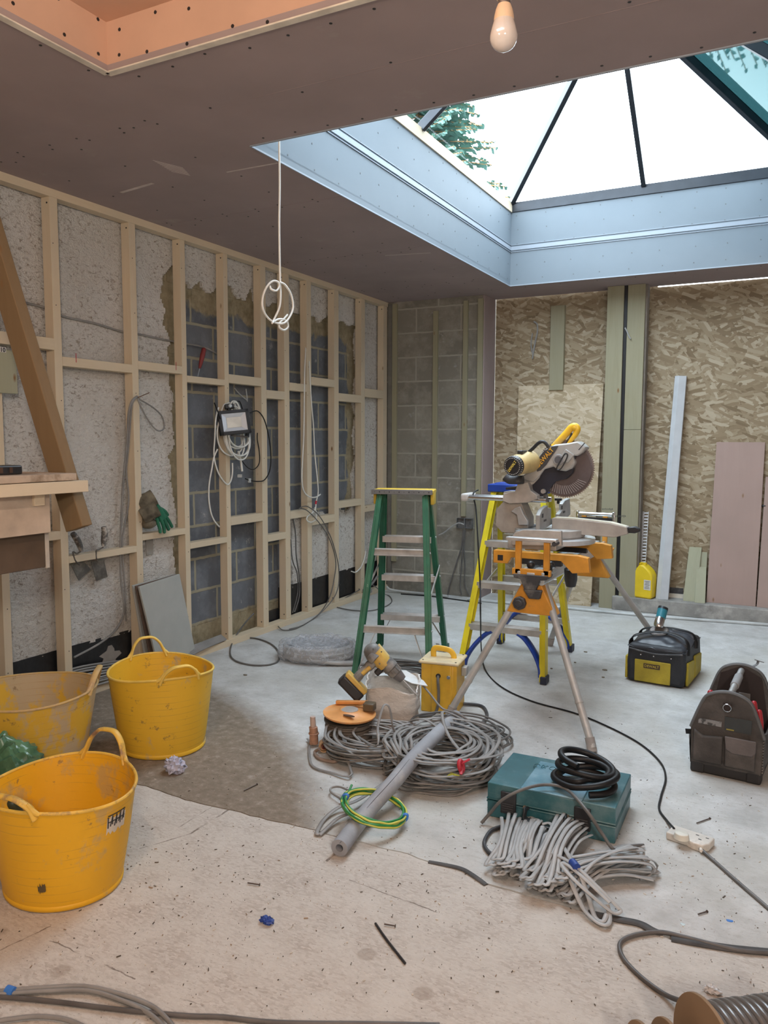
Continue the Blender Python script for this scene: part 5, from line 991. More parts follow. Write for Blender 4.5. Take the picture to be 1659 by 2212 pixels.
rimm = mat('yellow_tub_rim', (.80, .50, .08), .5, dirt=((.26, .16, .09), 10, .49, .60)); rim2 = mat('clean_yellow_tub_rim', (.84, .58, .12), .5, dirt=((.5, .35, .2), 9, .6, .7)); rim1 = mat('dirty_tub_rim', (.62, .42, .16), .6, dirt=((.40, .28, .17), 9, .45, .6))
cv = math.atan2(1.704, -2.087)
T3 = tub('front yellow flexible tub with torn black handle edges and a label scrap, nearest the camera', (-2.075, 1.715, 0), 0, t3m, rimm, ha=(math.radians(-82), math.radians(98)), Ht=.335, rt_=.243, rb=.185, hh=(.045, .085))
T2 = tub('cleaner yellow flexible tub standing beside the leaning grey plasterboard', (-2.62, 2.755, 0), 0, t2m, rim2, ha=(math.radians(148), math.radians(-28)), Ht=.375, rt_=.246, rb=.195, hh=(.08, .055), sy=.95)
T1 = tub('dirtiest brown-stained yellow flexible tub, at the left photo edge behind the front tub', (-2.885, 2.25, 0), 0, t1m, rim1, ha=(math.radians(38), math.radians(218)), Ht=.375, rt_=.272, rb=.195, hh=(.07, .07), sy=.98)
# printed label remnant on the front tub
zc = Vector((-2.075, 1.715, 0))
b = MB(); random.seed(8)
def tubpt(a, z, Ht=.335, rt_=.243, rb=.185, o=.002): r_ = rb+(rt_-rb)*((z/Ht)**.85)+o; wob = 1+.012*math.sin(3*a+1.3)*(z/Ht); return Vector((r_*wob*math.cos(a), r_*.93*wob*math.sin(a), z))
aL = math.radians(5); 
def patch(name, a0, a1, z0, z1, m, par, rag=0):
    b = MB(); na, nz = 10, 5; vs_ = [tubpt(a0+(a1-a0)*i/na, z0+(z1-z0)*j/nz+(random.uniform(-rag, rag) if j in (0, nz) else 0)) for j in range(nz+1) for i in range(na+1)]
    b.add(vs_, [(j*(na+1)+i, j*(na+1)+i+1, (j+1)*(na+1)+i+1, (j+1)*(na+1)+i) for j in range(nz) for i in range(na)]); return b.build(name, m, par, sharp=80)
lp = patch('label_scrap', aL-.22, aL+.14, .228, .282, mat('worn_pale_label', (.62, .56, .48), .7), T3, .008)
b = MB()
for i in range(9):
    a = aL-.2+i*.037; b.bar(tubpt(a, .247+.004*(i % 3), o=.0035), tubpt(a+(.03 if i % 2 else -.01), .285, o=.0035), .0035, .001, tubpt(a, .0)+Vector((0, 0, 0)))
for z in (.266, .288): b.tube([tubpt(aL-.21+i*.035, z, o=.0032) for i in range(10)], .0016, 5)
b.build('label_print', black_plastic, lp)
patch('tear_mark', -1.12, -1.0, .075, .100, mat('black_scuff', (.10, .07, .03), .7), T3, .008)
# dark trowel handle sticking out of the front tub
t = thing('trowel', 'dark green-grey handled tool standing inside the front yellow tub', 'trowel', PZ(45, 1772, .30)); q = t.location
b = MB(); b.cyl(PZ(28, 1735, .34)-q, PZ(62, 1800, .22)-q, .017, .016, 18); b.sphere(PZ(28, 1735, .34)-q, .017, 14); b.build('grip', mat('dark_green_grip', (.04, .055, .045), .45, dirt=((.2, .18, .14), 14, .6, .7)), t)
MB().cyl(PZ(62, 1800, .22)-q, PZ(85, 1840, .06)-q, .006, n=10).build('shaft', tmet, t)
# green plastic bag between the two tubs at the left edge
def crumple(name, c, rx_, ry_, rz_, amp, seed, m, label, cat, n=48, freq=3.0, flat0=True, sharp=30):
    b = MB(); V = []; nn = n
    for j in range(nn//2+1):
        for i in range(nn):
            th = PI*j/(nn//2); ph = 2*PI*i/nn; d = Vector((math.sin(th)*math.cos(ph), math.sin(th)*math.sin(ph), math.cos(th)))
            k = 1+amp*(noise.ridged_multi_fractal(d*freq+Vector((seed, 0, 0)), .9, 2.1, 4, 1, 2)-1.0)*.6+amp*.5*noise.noise(d*freq*2.2+Vector((0, seed, 0)))
            p = Vector((d.x*rx_*k, d.y*ry_*k, d.z*rz_*k)); 
            if flat0: p.z = max(p.z, -rz_*.8)
            V.append(Vector(c)+p+Vector((0, 0, rz_*.8 if flat0 else 0)))
    F = [(j*nn+i, j*nn+(i+1) % nn, (j+1)*nn+(i+1) % nn, (j+1)*nn+i) for j in range(nn//2) for i in range(nn)]
    b.add(V, F); return b.build(name, m, label=label, cat=cat, sharp=sharp)
gpl = mat('glossy_green_bag', (.09, .20, .11), .2, var=.3, vscale=12); c_ = PZ(-10, 1690, .14)
crumple('green_plastic_bag', (c_.x-.0, c_.y+.0, 0), .20, .16, .17, .26, 3.3, gpl, 'crumpled shiny green plastic bag squeezed between two yellow tubs at the left edge', 'bag', 72, 2.4)
crumple('crumpled_paper', PZ(378, 1668, 0), .042, .034, .034, .75, 7.0, mat('pale_blue_paper', (.50, .50, .62), .8, var=.05), 'small crumpled ball of pale blue paper on the brown floor beside the cleaner tub', 'paper', 30, 2.6, True, 12)
# ============================================================ BUBBLE-WRAPPED COIL
c = PZ(688, 1420, 0); t = thing('wrapped_coil', 'coil of pipe wrapped in clear crinkled plastic lying on the floor by the green ladder', 'wrapped coil', (c.x, c.y, 0), .5)
b = MB()
for k in range(5): b.torus((0, 0, .025+.016*k), .20-.006*(k % 2), .014, 48, 8, sx=1.12, sy=.9)
b.build('pipe_coil', mat('pale_grey_pipe', (.40, .40, .39), .5), t)
s = NB('crinkled_clear_plastic'); P = s.obj; nz = s.noise(P, 26, 5, .65, 1.5)
s.bump(nz, .9, .02); mm = s.fin((.62, .64, .68), .14, 0, .7); tr = s.n('ShaderNodeBsdfTransparent'); mx = s.n('ShaderNodeMixShader', {0: s.math('ADD', .35, s.math('MULTIPLY', s.step(nz, .5, .65), .4)), 1: tr.outputs[0], 2: s.b.outputs[0]}); s.t.links.new(mx.outputs[0], s.out.inputs[0])
V = []; NU, NV = 90, 20
for i in range(NU):
    for j in range(NV):
        a = 2*PI*i/NU; p_ = 2*PI*j/NV; w_ = noise.noise(Vector((math.cos(a)*3, math.sin(a)*3, math.cos(p_)*1.5)))*.02+abs(noise.noise(Vector((a*7, p_*2.5, 2))))*.018
        R0 = .195; rr = .05+w_; V.append(((R0*1.12+rr*math.cos(p_))*math.cos(a), (R0*.9+rr*math.cos(p_))*math.sin(a), max(.003, .058+(rr*1.05)*math.sin(p_))))
b = MB(); b.add(V, [(i*NV+j, i*NV+(j+1) % NV, ((i+1) % NU)*NV+(j+1) % NV, ((i+1) % NU)*NV+j) for i in range(NU) for j in range(NV)])
V = []  # sheet across the middle
b.lathe([(0, .085), (.06, .092), (.12, .08), (.17, .095), (.19, .10)], 40, sx=1.1, sy=.9)
for v in b.v[NU*NV:]: v.z += noise.noise(v*14)*.022
b.build('clear_wrapping', s.m, t, sharp=25)
b = MB(); b.tube(spl([(.02, -.21, .03), (.14, -.215, .02), (.26, -.20, .014), (.36, -.17, .014)]), .013, 10); b.tube(spl([(.05, -.195, .03), (.16, -.19, .018), (.28, -.165, .014), (.36, -.13, .014)]), .013, 10); b.build('pipe_end', mat('grey_pipe_end', (.38, .37, .36), .5), t)
# dark coil on the floor between the sack and the green ladder
def coil(name, c, R, turns, r, m, label, cat, seed=1, jit=.1, hgt=.06, sx=1., sy=1., rz=0, wob=.0, k=14, flat=None, width=.05, ends=None, ret=False):
    random.seed(seed); c = Vector(c); pts = []; N = k*turns; ph = random.uniform(0, 6)
    for i in range(N):
        a = ph+2*PI*i/k; lay = (i/k); 
        if i % k == 0: rr = R+random.uniform(-width, width); zz = random.uniform(0, hgt); dx, dy = random.uniform(-jit, jit)*R*.5, random.uniform(-jit, jit)*R*.5; tl = random.uniform(-.5, .5)*hgt/R
        rad = rr*(1+random.uniform(-wob, wob)); x, y = rad*sx*math.cos(a)+dx, rad*sy*math.sin(a)+dy; z = r+max(0, min(hgt, zz+tl*(x*math.cos(ph)+y*math.sin(ph))+random.uniform(-.2, .2)*r))
        pts.append(c+Vector((x*math.cos(rz)-y*math.sin(rz), x*math.sin(rz)+y*math.cos(rz), z)))
    if ends: pts = [Vector(p) for p in ends[0]]+pts+[Vector(p) for p in ends[1]]
    b = MB(); b.tube(spl(pts, 4), r, 8, flat=flat, upv=(0, 0, 1) if flat else None)
    if ret: return b
    return b.build(name, m, label=label, cat=cat, sharp=60)
c = PZ(880, 1458, 0); coil('dark_cable_coil', (c.x, c.y, 0), .17, 14, .0065, mid_cable, 'coil of dark grey cable on the floor under the green ladder, behind the sack', 'cable coil', 5, .35, .05, 1.1, .8, width=.045)
# ============================================================ RUBBLE SACK
c = PZ(852, 1548, 0); SC = Vector((-1.765, 3.49, 0))
t = thing('sack', 'opened grubby white paper sack standing on the floor beneath the drill', 'sack', SC, .25)
NU, NV = 64, 22; V = []; rx_, ry_, hh_ = .13, .088, .235
def sackp(a, f, off=0):
    e = 3.2; cx, cy = math.cos(a), math.sin(a); rr = (abs(cx)**e+abs(cy)**e)**(-1/e); wv = 1+.04*noise.noise(Vector((cx*2, cy*2, f*5)))-.10*math.exp(-((f-.36)/.05)**2)*.5+.04*f+.05*noise.noise(Vector((cx*6, cy*6, f*9)))*(.3+f)
    top = hh_*(1+.12*math.cos(a-1.9)*f**3+.08*math.sin(3*a)*f**5)
    return Vector((rx_*rr*cx*wv*(1-off), ry_*rr*cy*wv*(1-off), f*top))
for off in (0, .05):
    for j in range(NV+1):
        for i in range(NU): V.append(sackp(2*PI*i/NU, j/NV, off))
m_ = (NV+1)*NU; F = []
for j in range(NV):
    for i in range(NU):
        k = (i+1) % NU; F.append((j*NU+i, j*NU+k, (j+1)*NU+k, (j+1)*NU+i)); 
        if j > 8: F.append((m_+j*NU+k, m_+j*NU+i, m_+(j+1)*NU+i, m_+(j+1)*NU+k))
for i in range(NU): k = (i+1) % NU; F.append((NV*NU+i, NV*NU+k, m_+NV*NU+k, m_+NV*NU+i))
F.append(tuple(m_+9*NU+i for i in range(NU))); F.append(tuple(range(NU-1, -1, -1)))
sk = NB('grubby_white_paper'); z = sk.n('ShaderNodeSeparateXYZ', {0: sk.obj}).outputs[2]; cc_ = sk.mix(sk.math('SUBTRACT', 1, sk.step(sk.math('ADD', z, sk.math('MULTIPLY', sk.noise(sk.obj, 12, 4), .06)), .09, .15)), (.68, .655, .62), (.44, .36, .30)); cc_ = sk.mix(sk.step(sk.noise(sk.obj, 9, 6, .7), .55, .75), cc_, (.47, .42, .37)); sk.bump(sk.noise(sk.mapv(sk.obj, (1, 1, 2)), 20, 5, .6, 1.5), .5, .02); skm = sk.fin(cc_, .75, 0, .3)
b = MB(); b.add(V, F); b.build('bag', skm, t, sharp=50)
b = MB(); P9 = [(-.11, .06, .235), (-.03, .09, .262), (.05, .085, .268), (.15, .05, .232), (.18, -.005, .224), (.10, -.005, .232), (.03, .03, .246), (-.05, .045, .246)]
ctr = Vector((.03, .05, .25)); b.add([ctr]+[Vector(p) for p in P9]+[ctr-Vector((0, 0, .003))]+[Vector(p)-Vector((0, 0, .003)) for p in P9], [(0, 1+i, 1+(i+1) % 8) for i in range(8)]+[(9, 10+(i+1) % 8, 10+i) for i in range(8)]+[(1+i, 10+i, 10+(i+1) % 8, 1+(i+1) % 8) for i in range(8)]); b.build('folded_flap', mat('white_paper_inside', (.66, .68, .68), .6, var=.1), t, sharp=20)
b = MB(); b.box((-.134, .0, .15), (.002, .05, .07)); b.build('printed_mark', mat('dark_sack_print', (.05, .05, .07), .8), t)
# ============================================================ DRILL
def seg(p, a): return PD(a[0], a[1], p)
dd = 3.93; K = 1.17
Q = lambda x, y, o=0: PD(x, y, dd+o)
t = thing('cordless_drill', 'yellow and black cordless drill lying nose down on the white paper sack', 'drill', Q(810, 1440, 0)); q = t.location
yd = mat('drill_yellow', (.66, .43, .10), .4, dirt=((.3, .25, .18), 12, .55, .7)); gd = mat('drill_dusty_grey', (.16, .155, .15), .5, dirt=((.34, .32, .29), 10, .45, .65))
g = lambda x, y, o=0: Q(x, y, o)-q
b = MB(); b.cyl(g(803, 1406), g(834, 1437), .044, .040, 24); b.build('motor_housing', yd, t, bevel=.003)
b = MB(); b.sphere(g(805, 1408), .0445, 20); b.cyl(g(803, 1406), g(808, 1411), .0452, n=24); b.build('rear_cap', gd, t, sharp=50)
b = MB(); b.cyl(g(832, 1430), g(846, 1444), .038, .040, 24); b.cyl(g(846, 1444), g(857, 1455), .035, .033, 24); b.cyl(g(800, 1414, -.02), g(812, 1426, -.03), .030, n=20); b.build('gearbox', gd, t, bevel=.003)
b = MB(); b.cyl(g(857, 1455), g(870, 1468), .029, .021, 20); b.build('chuck', mat('grey_chuck', (.22, .21, .21), .4, .4), t, bevel=.002)
b = MB()
for k in range(12):
    a = 2*PI*k/12; dn = (g(857, 1455)-g(846, 1444)).normalized(); ex = dn.orthogonal().normalized(); ey = dn.cross(ex); rr = (ex*math.cos(a)+ey*math.sin(a))*.0345; b.bar(g(847, 1445)+rr, g(856, 1454)+rr, .004, .004, rr)
b.build('chuck_rib', gd, t).__setitem__('kind', 'stuff')
b = MB(); b.cyl(g(870, 1468), g(900, 1500), .005, n=10); b.build('drill_bit', steel, t)
b = MB(); b.tube(spl([g(808, 1428), g(796, 1440), g(782, 1452), g(770, 1466)], 5), [.028]*6+[.024]*6+[.026]*4, 14, flat=(.85, 1.1)); b.build('grip', gd, t, sharp=60)
b = MB(); b.tube(spl([g(800, 1441, -.024), g(790, 1449, -.024), g(783, 1456, -.024)], 4), .011, 10); b.build('grip_inset', yd, t, sharp=60)
b = MB(); b.prism([(-.052, -.038), (.052, -.038), (.052, .038), (-.052, .038)], 0, .02, 'xy'); 
ax = (g(808, 1428)-g(770, 1466)).normalized(); by = (g(765, 1500)-g(748, 1462)); 
u_ = (g(790, 1492)-g(757, 1458)).normalized(); w_ = ax-u_*ax.dot(u_); w_.normalize(); n_ = u_.cross(w_)
Rb = Matrix((u_, n_, w_)).transposed(); cb = g(770, 1474)
b = MB(); b.box(cb, (.135, .082, .026), Rb); b.build('battery_collar', yd, t, bevel=.006)
b = MB(); b.box(cb-w_*.037, (.140, .087, .054), Rb); b.build('battery', black_plastic, t, bevel=.010, seg=3)
b = MB(); b.box(g(818, 1450, -.01), (.03, .03, .04), Rb); b.build('trigger', black_plastic, t, bevel=.006)
b = MB(); b.cyl(g(815, 1394), g(838, 1420), .014, .012, 12); b.build('side_accent', mat('worn_pale_yellow', (.70, .55, .25), .5), t)
b = MB()
for x, y in ((806, 1402), (824, 1408), (812, 1420), (820, 1434)): b.cyl(g(x, y, -.036), g(x, y, -.045), .004, n=10)
b.build('screw', black_plastic, t).__setitem__('kind', 'stuff')
# ============================================================ YELLOW SITE TRANSFORMER
c = PZ(937, 1540, 0); t = thing('site_transformer', 'yellow portable site transformer box with a carrying handle behind the grey pipe', 'transformer', (c.x+.01, c.y+.10, 0), math.radians(8))
b = MB(); hx, hy_, hz = .098, .09, .265; poly = [(-hx, -hy_+.02), (-hx+.0, -hy_), (hx-.02, -hy_), (hx, -hy_+.02), (hx, hy_), (-hx, hy_)]
b.prism([(-hx, -hy_), (-hx+.055, -hy_), (-hx+.06, -hy_-.008), (hx-.03, -hy_-.008), (hx-.025, -hy_), (hx, -hy_), (hx, hy_), (-hx, hy_)], .0, hz, 'xy'); tb = b.build('body', mat('ochre_yellow_plastic', (.70, .42, .04), .42, dirt=((.45, .33, .15), 8, .6, .75)), t, bevel=.006)
b = MB(); b.prism([(-hx-.012, -hy_-.016), (hx+.012, -hy_-.016), (hx+.012, hy_+.012), (-hx-.012, hy_+.012)], hz, hz+.016, 'xy'); b.build('lid', mat('dusty_cream_lid', (.68, .55, .33), .6, dirt=((.5, .42, .3), 12, .5, .7)), t, bevel=.008, seg=3)
b = MB(); b.tube(spl([(-.055, 0, hz+.012), (-.055, 0, hz+.05), (-.035, 0, hz+.064), (.03, 0, hz+.058), (.055, 0, hz+.035), (.058, 0, hz+.012)], 6), .012, 10, flat=(1.3, .7), upv=(0, 1, 0)); b.build('handle', mat('bright_yellow_handle', (.80, .48, .04), .4), t)
b = MB()
for x, y in ((-.09, -.085), (.09, -.085), (-.09, .08), (.09, .08)): b.cyl((x, y, hz+.014), (x, y, hz+.018), .005, n=10)
b.build('lid_screw', black_plastic, t).__setitem__('kind', 'stuff')
b = MB(); b.cyl((.0, -.095, .205), (.0, -.106, .205), .013, n=16); b.build('cable_gland', black_plastic, t, bevel=.001); b = MB(); b.cyl((.058, -.09, .205), (.058, -.112, .205), .010, n=16); b.build('reset_button', chrome, t, bevel=.001)
b = MB(); b.tube(spl([(.0, -.105, .205), (.008, -.135, .19), (.014, -.14, .13), (.012, -.145, .06), (-.01, -.16, .015), (-.09, -.20, .009), (-.17, -.22, .008)], 6), .0075, 8); b.build('supply_lead', mid_cable, t)
b = MB(); b.box((-.098, .0, .13), (.002, .09, .06)); b.build('rating_plate', mat('grey_plate', (.35, .36, .36), .5), t)
b = MB(); b.box((.112, .03, .21), (.03, .05, .05)); b.build('outlet', mat('grey_clear_outlet', (.45, .44, .42), .4), t, bevel=.005)
# ============================================================ ORANGE EXTENSION REEL
c = PZ(744, 1608, 0); RC = Vector((c.x, c.y+.04, 0)); t = thing('extension_reel', 'open orange cable reel wound with brown extension lead, left of the sack', 'cable reel', RC)
b = MB(); b.lathe([(.0, .0), (.11, .0), (.11, .012), (.075, .016), (.07, .10), (.105, .105), (.118, .11), (.118, .118), (.0, .118)], 40); b.build('drum', mat('dark_brown_drum', (.06, .05, .04), .5), t)
b = MB(); random.seed(3)
for k in range(9): b.torus((0, 0, .022+.0105*(k % 8)), .094+.009*(k % 2), .0062, 40, 7, M=Matrix.Rotation(random.uniform(-.05, .05), 3, 'X'))
for k in range(8): b.torus((0, 0, .02+.0115*k), .108, .0062, 40, 7, M=Matrix.Rotation(random.uniform(-.05, .05), 3, 'Y'))
b.build('wound_lead', mat('dusty_brown_lead', (.13, .105, .085), .6), t).__setitem__('kind', 'stuff')
og = mat('orange_reel_plastic', (.78, .36, .12), .42, dirt=((.5, .38, .28), 9, .55, .7))
b = MB(); b.lathe([(.0, .02), (.045, .02), (.055, .012), (.115, .0), (.125, .006), (.127, .014), (.115, .010), (.055, .022), (.045, .03), (.0, .03)], 48, (.01, -.01, .135), Matrix.Rotation(.06, 3, 'Y')); tp = b.build('top_flange', og, t)
b = MB(); b.cyl((.01, -.01, .155), (.01, -.01, .167), .043, n=32); b.build('hub', mat('dusty_grey_hub', (.42, .39, .36), .6), tp, bevel=.003)
b = MB(); b.bar((-.10, .05, .165), (.06, .085, .178), .022, .018); b.build('winding_arm', og, tp, bevel=.005)
b = MB(); b.box((.085, .055, .172), (.055, .05, .038), rotz(.2)); b.build('crank_knob', mat('brown_knob', (.12, .09, .055), .5), tp, bevel=.006)
b = MB(); b.cyl((.03, -.085, .15), (.055, -.09, .153), .0, .0, 4) if 0 else b.lathe([(0, 0), (.026, 0), (.026, .002), (0, .002)], 20, (.045, -.075, .1585), sx=1.2, sy=.45); b.build('finger_hole', mat('dark_finger_hole', (.08, .035, .015), .6), tp)
# plug ends
t = thing('industrial_plug', 'dirty orange industrial plug standing upright left of the orange reel', 'plug', PZ(678, 1612, 0)); q = t.location
pm = mat('dirty_orange_plug', (.46, .25, .16), .6, dirt=((.22, .14, .10), 16, .45, .6))
b = MB(); b.cyl((0, 0, .012), (.0, 0, .06), .022, .020, 20); b.cyl((0, 0, .06), (0, 0, .067), .025, n=20); b.cyl((0, 0, .067), (-.003, 0, .095), .0205, .020, 20); b.build('plug_body', pm, t, bevel=.002)
b = MB(); b.cyl((-.003, 0, .095), (-.006, 0, .145), .014, .013, 16); b.build('pin_sleeve', mat('dusty_pink_sleeve', (.55, .42, .36), .6), t, bevel=.002)
t = thing('industrial_socket', 'short orange industrial socket lying on its side with its open end facing the camera', 'socket', PZ(699, 1622, 0)); q = t.location
ax = Vector((.6, -.75, .12)).normalized(); c0_ = Vector((0, 0, .026)); z_ = ax; x_ = z_.orthogonal().normalized(); Rr = Matrix((x_, z_.cross(x_), z_)).transposed()
b = MB(); b.lathe([(0, -.05), (.016, -.05), (.019, -.02), (.024, .0), (.026, .03), (.0215, .03), (.020, .008), (.0, .008)], 24, c0_, Rr); b.build('socket_body', mat('tan_orange_socket', (.55, .34, .18), .5), t, bevel=.001)
b = MB(); b.lathe([(0, .009), (.012, .009), (.012, .028), (.009, .028), (.009, .012), (0, .012)], 16, c0_, Rr); b.build('contact_ring', mat('dark_red_insert', (.20, .05, .03), .5), t)
cable('plug_lead', [PZ(690, 1618, .03)+Vector((0, 0, 0)), PZ(680, 1625, .01), PZ(686, 1636, .008), PZ(700, 1642, .008), PZ(725, 1645, .008), PZ(745, 1630, .01)], .0075, mat('grubby_tan_lead', (.26, .19, .15), .6), 'short grubby lead between the industrial plugs and the cable coil', 'cable')
# ============================================================ GREY CABLE COILS
c = PZ(805, 1640, 0); ends = ([PZ(664, 1596, .012), PZ(668, 1604, .012), PZ(668, 1630, .008), PZ(676, 1655, .008), PZ(712, 1668, .008), PZ(760, 1672, .02)], [PZ(812, 1612, .14), PZ(816, 1570, .20), PZ(826, 1530, .26), PZ(834, 1522, .27), PZ(842, 1532, .25), PZ(850, 1575, .16), PZ(862, 1595, .09)])
coil('grey_cable_coil', (c.x-.0, c.y+.05, 0), .175, 28, .0047, grey_cable, 'large loose coil of grey cable left of the grey pipe, in front of the reel', 'cable coil', 12, .35, .10, 1.12, .9, .2, .05, 12, (1.3, .8), .05, ends)
c = PZ(950, 1672, 0)
ends = ([PZ(968, 1590, .12), PZ(930, 1560, .16), PZ(905, 1553, .17), PZ(880, 1562, .12), PZ(862, 1580, .10)], [PZ(1075, 1640, .05), PZ(1055, 1595, .09), PZ(1010, 1560, .12), PZ(965, 1538, .17), PZ(955, 1545, .18), PZ(970, 1590, .13), PZ(1010, 1640, .10)])
coil('grey_cable_coil', (c.x+.0, c.y+.03, 0), .185, 34, .0050, grey_cable, 'tallest heap of grey twin cable with a red tape band, between pipe and teal case', 'cable coil', 19, .32, .14, 1.02, 1.05, .3, .05, 12, (1.5, .8), .055, ends)
c = PZ(1000, 1610, 0); coil('black_cable_coil', (c.x, c.y+.05, 0), .15, 9, .0052, mid_cable, 'loose dark cable loops lying just behind the taped heap, right of the pipe', 'cable coil', 23, .5, .07, 1.2, .9, .1, .05, 12, None, .06)
b = MB(); p_ = PZ(996, 1655, .13); b.torus(p_, .017, .009, 16, 8, M=Matrix.Rotation(1.3, 3, 'Y'), sx=1.3); b.bar(p_+Vector((0, 0, .01)), p_+Vector((.03, .02, .028)), .012, .004); b.bar(p_, p_+Vector((.012, -.03, -.02)), .012, .005); b.build('red_tape_band', red_tape, label='crumpled red tape band gripping the top of the tallest cable heap', cat='tape')
b = MB()
for k in range(5): b.bar(PZ(982+k, 1672, .11), PZ(974-k*2, 1668+k*2, .125), .0015, .0015)
b.bar(PZ(980, 1674, .11), PZ(992, 1675, .115), .004, .004); b.build('bare_wire_ends', mat('yellow_green_wire', (.50, .48, .05), .5), label='tiny yellow-green stripped wire ends below the red tape', cat='wire ends')
cable('black_cable', [PZ(1000, 1520, .012), PZ(1040, 1525, .010), PZ(1052, 1545, .010), PZ(1040, 1562, .01), PZ(1010, 1572, .015), PZ(980, 1570, .02)], .0085, black_dusty, 'thick black lead looping on the floor right of the transformer behind the heaps')
cable('thin_grey_cable', [PZ(905, 1470, .22), PZ(930, 1500, .2), PZ(955, 1530, .18), PZ(985, 1540, .15), PZ(1020, 1560, .10), PZ(1060, 1582, .05), PZ(1084, 1610, .01), PZ(1080, 1640, .01), PZ(1060, 1660, .03)], .005, grey_cable, 'single grey cable springing from the drill nose over the grey pipe to the teal case')
b = MB(); b.tube(spl([PZ(690, 1802, .006), PZ(684, 1798, .008), PZ(700, 1770, .01), PZ(730, 1745, .02), PZ(770, 1730, .03), PZ(810, 1705, .03), PZ(845, 1680, .02)]), .0055, 8, flat=(1.5, .8), upv=(0, 0, 1)); b.tube(spl([PZ(690, 1804, .006), PZ(705, 1790, .012), PZ(735, 1765, .02), PZ(790, 1745, .03), PZ(830, 1715, .02), PZ(855, 1700, .02)]), .0055, 8, flat=(1.5, .8), upv=(0, 0, 1)); b.tube(spl([PZ(762, 1712, .04), PZ(735, 1700, .03), PZ(716, 1702, .02), PZ(716, 1712, .02), PZ(740, 1728, .02)]), .0045, 8)
b.build('grey_cable_tail', grey_cable, label='tails of grey cable trailing left under the near half of the grey pipe', cat='cable', sharp=60)
# ============================================================ GREY PIPE LAGGING
a, c = PZ(733, 1832, .032), PZ(985, 1548, .115)
pts = spl([a, PZ(790, 1757, .045), PZ(850, 1690, .10), PZ(905, 1625, .135), c], 8); b = MB(); n = len(pts)
b.tube(pts, .031, 24, cap=False); k = len(b.v); b.tube(pts, .014, 24, cap=False)
for e in (0, n-1): b.add([], []); b.f += [(e*24+i, e*24+(i+1) % 24, k+e*24+(i+1) % 24, k+e*24+i) for i in range(24)]; b.mi += [0]*24
lag = mat('grey_foam_lagging', (.30, .31, .335), .75, var=.12, vscale=5, bump=.2, bscale=90, dirt=((.42, .41, .40), 8, .55, .75)); pl = b.build('foam_pipe_lagging', lag, label='long grey foam pipe insulation tube lying across the two cable heaps', cat='pipe', sharp=60)
b = MB(); b.tube([p+Vector((.010, -.014, .0265)) for p in pts], .0012, 5); b.v = [v-pl.location for v in b.v]; b.build('slit', mat('slit_shadow', (.12, .12, .13), .8), pl)
# ============================================================ GREEN AND YELLOW EARTH CABLE
s = NB('green_yellow_stripe'); sy_ = s.n('ShaderNodeSeparateXYZ', {0: s.n('ShaderNodeNewGeometry').outputs['Normal']}).outputs; st_ = s.math('ADD', sy_[2], s.math('MULTIPLY', s.noise(s.obj, 5, 2), 1.2)); gy = s.fin(s.mix(s.step(st_, 1.28, 1.34), (.035, .26, .06), (.62, .62, .08)), .4)
yw = mat('yellow_sheath', (.60, .58, .10), .4); gw = mat('green_sheath', (.03, .25, .07), .4)
g0 = PZ(808, 1748, .06); t = thing('earth_cable_coil', 'coil of green and yellow earth cable with blue tape bands on the grey pipe end', 'cable coil', g0)
rxx, ryy = .117, .128; b1 = MB(); b2 = MB(); random.seed(2); ang = .35
Mt = Matrix.Rotation(math.radians(14), 3, 'Y')@Matrix.Rotation(math.radians(-6), 3, 'X')
for k in range(7):
    jx, jy, jr = random.uniform(-.006, .006), random.uniform(-.006, .006), random.uniform(-.008, .008); zz = (k % 3)*.007; pts = []
    for i in range(20):
        a = 2*PI*i/20; pts.append(Mt@Vector(((rxx+jr)*math.cos(a)+jx, (ryy+jr)*math.sin(a)+jy, zz+random.uniform(-.003, .003)))+Vector((0, 0, 0)))
    P_ = spl(pts, 4, True); b1.tube(P_, .0048, 8, closed=True); b2.tube([p+Vector((.0012, -.0012, .0012)) for p in P_], .0040, 8, closed=True) if k % 2 == 0 else None
b1.tube(spl([Mt@Vector((-.11, -.02, .01)), Mt@Vector((-.125, .02, .015)), Mt@Vector((-.135, .05, .02))]), .0048, 8)
b1.build('green_windings', gw, t, sharp=60); b2.build('yellow_windings', yw, t, sharp=60)
for a in (math.radians(197), math.radians(18)):
    p_ = Mt@Vector((rxx*math.cos(a), ryy*math.sin(a), .006)); tg = Mt@Vector((-math.sin(a), math.cos(a), 0)); MB().cyl(p_-tg*.008, p_+tg*.008, .017, n=14, sx=1.05, sy=.8).build('tape_band', blue_tape, t)
# ============================================================ TEAL CASE
A0, B0, C0 = PZ(1052, 1758), PZ(1330, 1822), PZ(1372, 1690)
c2 = PZ(1328, 1824); fl = PZ(1052, 1762); ux = (c2-fl); W_ = ux.length; ux.normalize(); uy = Vector((-ux.y, ux.x, 0)); D_ = .33; Hc = .135
t = thing('tool_case', 'teal plastic power tool case with black latches, under the black hose coil', 'tool case', fl+ux*W_/2+uy*D_/2, math.atan2(ux.y, ux.x))
teal = mat('teal_case_plastic', (.028, .125, .15), .38, var=.15, vscale=5, dirt=((.22, .30, .31), 4.5, .48, .80)); hw, hd = W_/2, D_/2
b = MB(); b.lim((-hw, -hd, 0), (hw, hd, .066)); b.lim((-hw-.003, -hd-.003, .058), (hw+.003, hd+.003, .066)); bot = b.build('base_shell', teal, t, bevel=.010, seg=3)
b = MB(); b.lim((-hw, -hd, .069), (hw, hd, Hc)); b.lim((-hw-.003, -hd-.003, .069), (hw+.003, hd+.003, .077)); lid = b.build('lid', teal, t, bevel=.012, seg=3)
